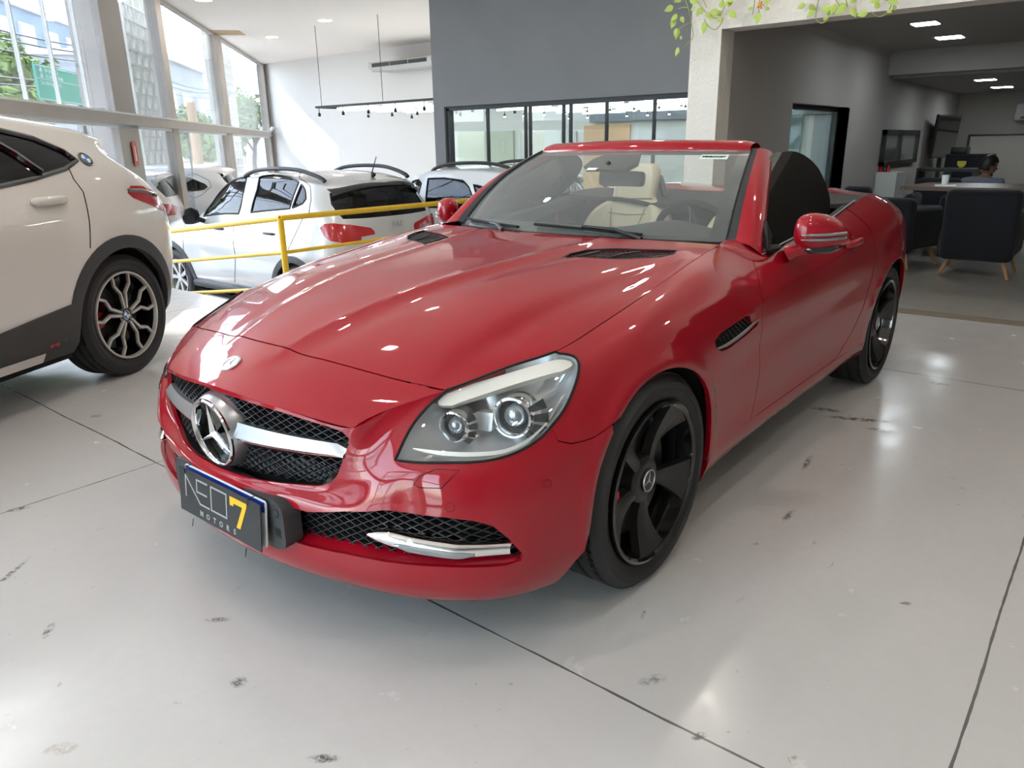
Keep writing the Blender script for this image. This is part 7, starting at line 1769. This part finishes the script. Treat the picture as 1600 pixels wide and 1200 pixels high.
J = [((0, 0, bz), (.12, .10)), ((.02, 0, bz+.16), (.11, .09)), ((.05, 0, sh-.20), (.12, .09)), ((.07, 0, sh-.07), (.09, .07)), ((.10, -.02, sh+.03), (.062, .062)), ((.13, -.03, sh+.08), (.055, .055)),
     ((.07, .15, sh-.08), .05), ((.07, -.15, sh-.08), .05), ((.16, .25, sh-.27), .05), ((.14, -.27, sh-.27), .05), ((.36, .20, sh-.36), .04), ((.34, -.28, sh-.36), .04),
     ((.10, .11, bz-.01), .09), ((.10, -.11, bz-.01), .09), ((.42, .13, bz), .072), ((.42, -.13, bz), .072), ((.44, .13, .30), .052), ((.44, -.13, .30), .052), ((.43, .13, .07), .038), ((.43, -.13, .07), .038), ((.54, .13, .035), .035), ((.54, -.14, .035), .035)]
E_ = [(0, 1), (1, 2), (2, 3), (3, 4), (4, 5), (3, 6), (3, 7), (6, 8), (7, 9), (8, 10), (9, 11), (0, 12), (0, 13), (12, 14), (13, 15), (14, 16), (15, 17), (16, 18), (17, 19), (18, 20), (19, 21)]
skin_body('body', J, E_, M['skin'], pr)
S2 = [((.0, 0, bz+.02), (.165, .145)), ((.02, 0, bz+.16), (.16, .13)), ((.05, 0, sh-.20), (.18, .135)), ((.07, 0, sh-.05), (.185, .120)), ((.083, -.015, sh+.03), (.075, .075)), ((.07, .18, sh-.05), .095), ((.07, -.18, sh-.05), .095), ((.16, .26, sh-.27), .062), ((.14, -.28, sh-.27), .062), ((.31, .215, sh-.345), .050), ((.29, -.275, sh-.34), .050)]
skin_body('shirt', S2, [(0, 1), (1, 2), (2, 3), (3, 4), (3, 5), (3, 6), (5, 7), (6, 8), (7, 9), (8, 10)], M['shirt'], pr)
skin_body('trousers', [((0, 0, bz-.01), (.165, .14)), ((.10, .11, bz-.01), .105), ((.10, -.11, bz-.01), .105), ((.42, .13, bz), .085), ((.42, -.13, bz), .085), ((.44, .13, .30), .065), ((.44, -.13, .30), .065), ((.43, .13, .11), .055), ((.43, -.13, .11), .055)], [(0, 1), (0, 2), (1, 3), (2, 4), (3, 5), (4, 6), (5, 7), (6, 8)], M['trousers'], pr)
# head: ellipsoid with face, turned to the picture's right (local -y) 
hc = Vector((.16, -.035, sh+.175)); MH = Matrix.Translation(hc) @ Matrix.Rotation(-1.05, 4, 'Z') @ Matrix.Rotation(.28, 4, 'Y')
bm = bmesh.new(); bmesh.ops.create_uvsphere(bm, u_segments=40, v_segments=28, radius=1)
for v in bm.verts:
    x, y, z = v.co; X = x*.098; Y = y*.076*(1-.14*max(0, -z)); Z = z*.122
    if z < 0: X = X*(1-.10*(-z))+(.006 if x > 0 else -.012*z*0)
    if x > 0:
        X += .020*math.exp(-((z+.10)/.18)**2-(y/.16)**2)+.007*math.exp(-((z+.42)/.10)**2-(y/.34)**2)+.008*math.exp(-((z+.80)/.16)**2-(y/.4)**2)+.005*math.exp(-((z-.24)/.10)**2-(y/.55)**2)
        for q in (1, -1): X -= .008*math.exp(-((z-.06)/.11)**2-((y-q*.36)/.16)**2)
    v.co = (X, Y, Z)
mb = MB(); mb.bm(bm, MH)
for q in (1, -1):
    mb.lathe([(0, .010), (.010, .012), (.018, .006), (.016, 0)], 14, MH @ T(-.005, q*.074, -.008, rx=-q*PI/2) @ Matrix.Scale(1.6, 4, (0, 1, 0)))
hd_ = mb.build('head', M['skin'], pr, auto=80)
ey = MB()
for q in (1, -1): ey.lathe([(0, .004), (.008, .003), (.012, -.002)], 12, MH @ T(.086, q*.030, .008, ry=PI/2))
ey.build('eyes', M['frame_white'], hd_); ey = MB()
for q in (1, -1): ey.lathe([(0, .0055), (.005, .0048)], 10, MH @ T(.0865, q*.030, .008, ry=PI/2))
ey.build('pupils', M['hair'], hd_); lp_ = MB(); lp_.tube([MH @ Vector((.094, -.022, -.055)), MH @ Vector((.103, 0, -.052)), MH @ Vector((.094, .022, -.055))], [.003, .006, .003], 8); lp_.build('lips', mat('lips', (.30, .10, .08), .5), hd_)
bm = bmesh.new(); bmesh.ops.create_uvsphere(bm, u_segments=40, v_segments=28, radius=1); rd = random.Random(3)
dele = [v for v in bm.verts if (v.co.x > .42 and v.co.z < .40) or v.co.z < -.62 or (v.co.z < -.05 and v.co.x > .12)]
bmesh.ops.delete(bm, geom=dele, context='VERTS')
for v in bm.verts: x, y, z = v.co; k = 1+.03*rd.random(); v.co = (x*.108*k, y*.086*k, z*.134*k+.002)
mb = MB(); mb.bm(bm, MH); hr = mb.build('hair', M['hair'], pr, auto=80); so_ = hr.modifiers.new('t', 'SOLIDIFY'); so_.thickness = .012; so_.offset = -1
def hand(x, y, z, q, nm='hand'):
    # palm and five curled fingers resting on the desk edge
    js = [((x-.06, y, z+.01), .030), ((x, y, z), (.040, .018)), ((x+.04, y, z), (.038, .016))]; es = [(0, 1), (1, 2)]
    o = skin_body('hand', js, es, M['skin'], pr, 0, 2)
    for k, (dy, L_) in enumerate(((-.030, .060), (-.010, .070), (.010, .066), (.028, .052))):
        skin_body('finger', [((x+.045, y+dy, z), .0095), ((x+.045+L_*.5, y+dy*1.1, z+.004), .0088), ((x+.045+L_*.8, y+dy*1.1, z-.010), .008), ((x+.045+L_*.92, y+dy*1.1, z-.026), .0068)], [(0, 1), (1, 2), (2, 3)], M['skin'], o, 0, 1)
    skin_body('thumb', [((x-.005, y-q*.030, z), .011), ((x+.025, y-q*.052, z-.004), .010), ((x+.05, y-q*.054, z-.012), .0085)], [(0, 1), (1, 2)], M['skin'], o, 0, 1)
hand(.42, .19, sh-.385, 1); hand(.40, -.275, sh-.385, -1)
bpy.context.view_layer.update()
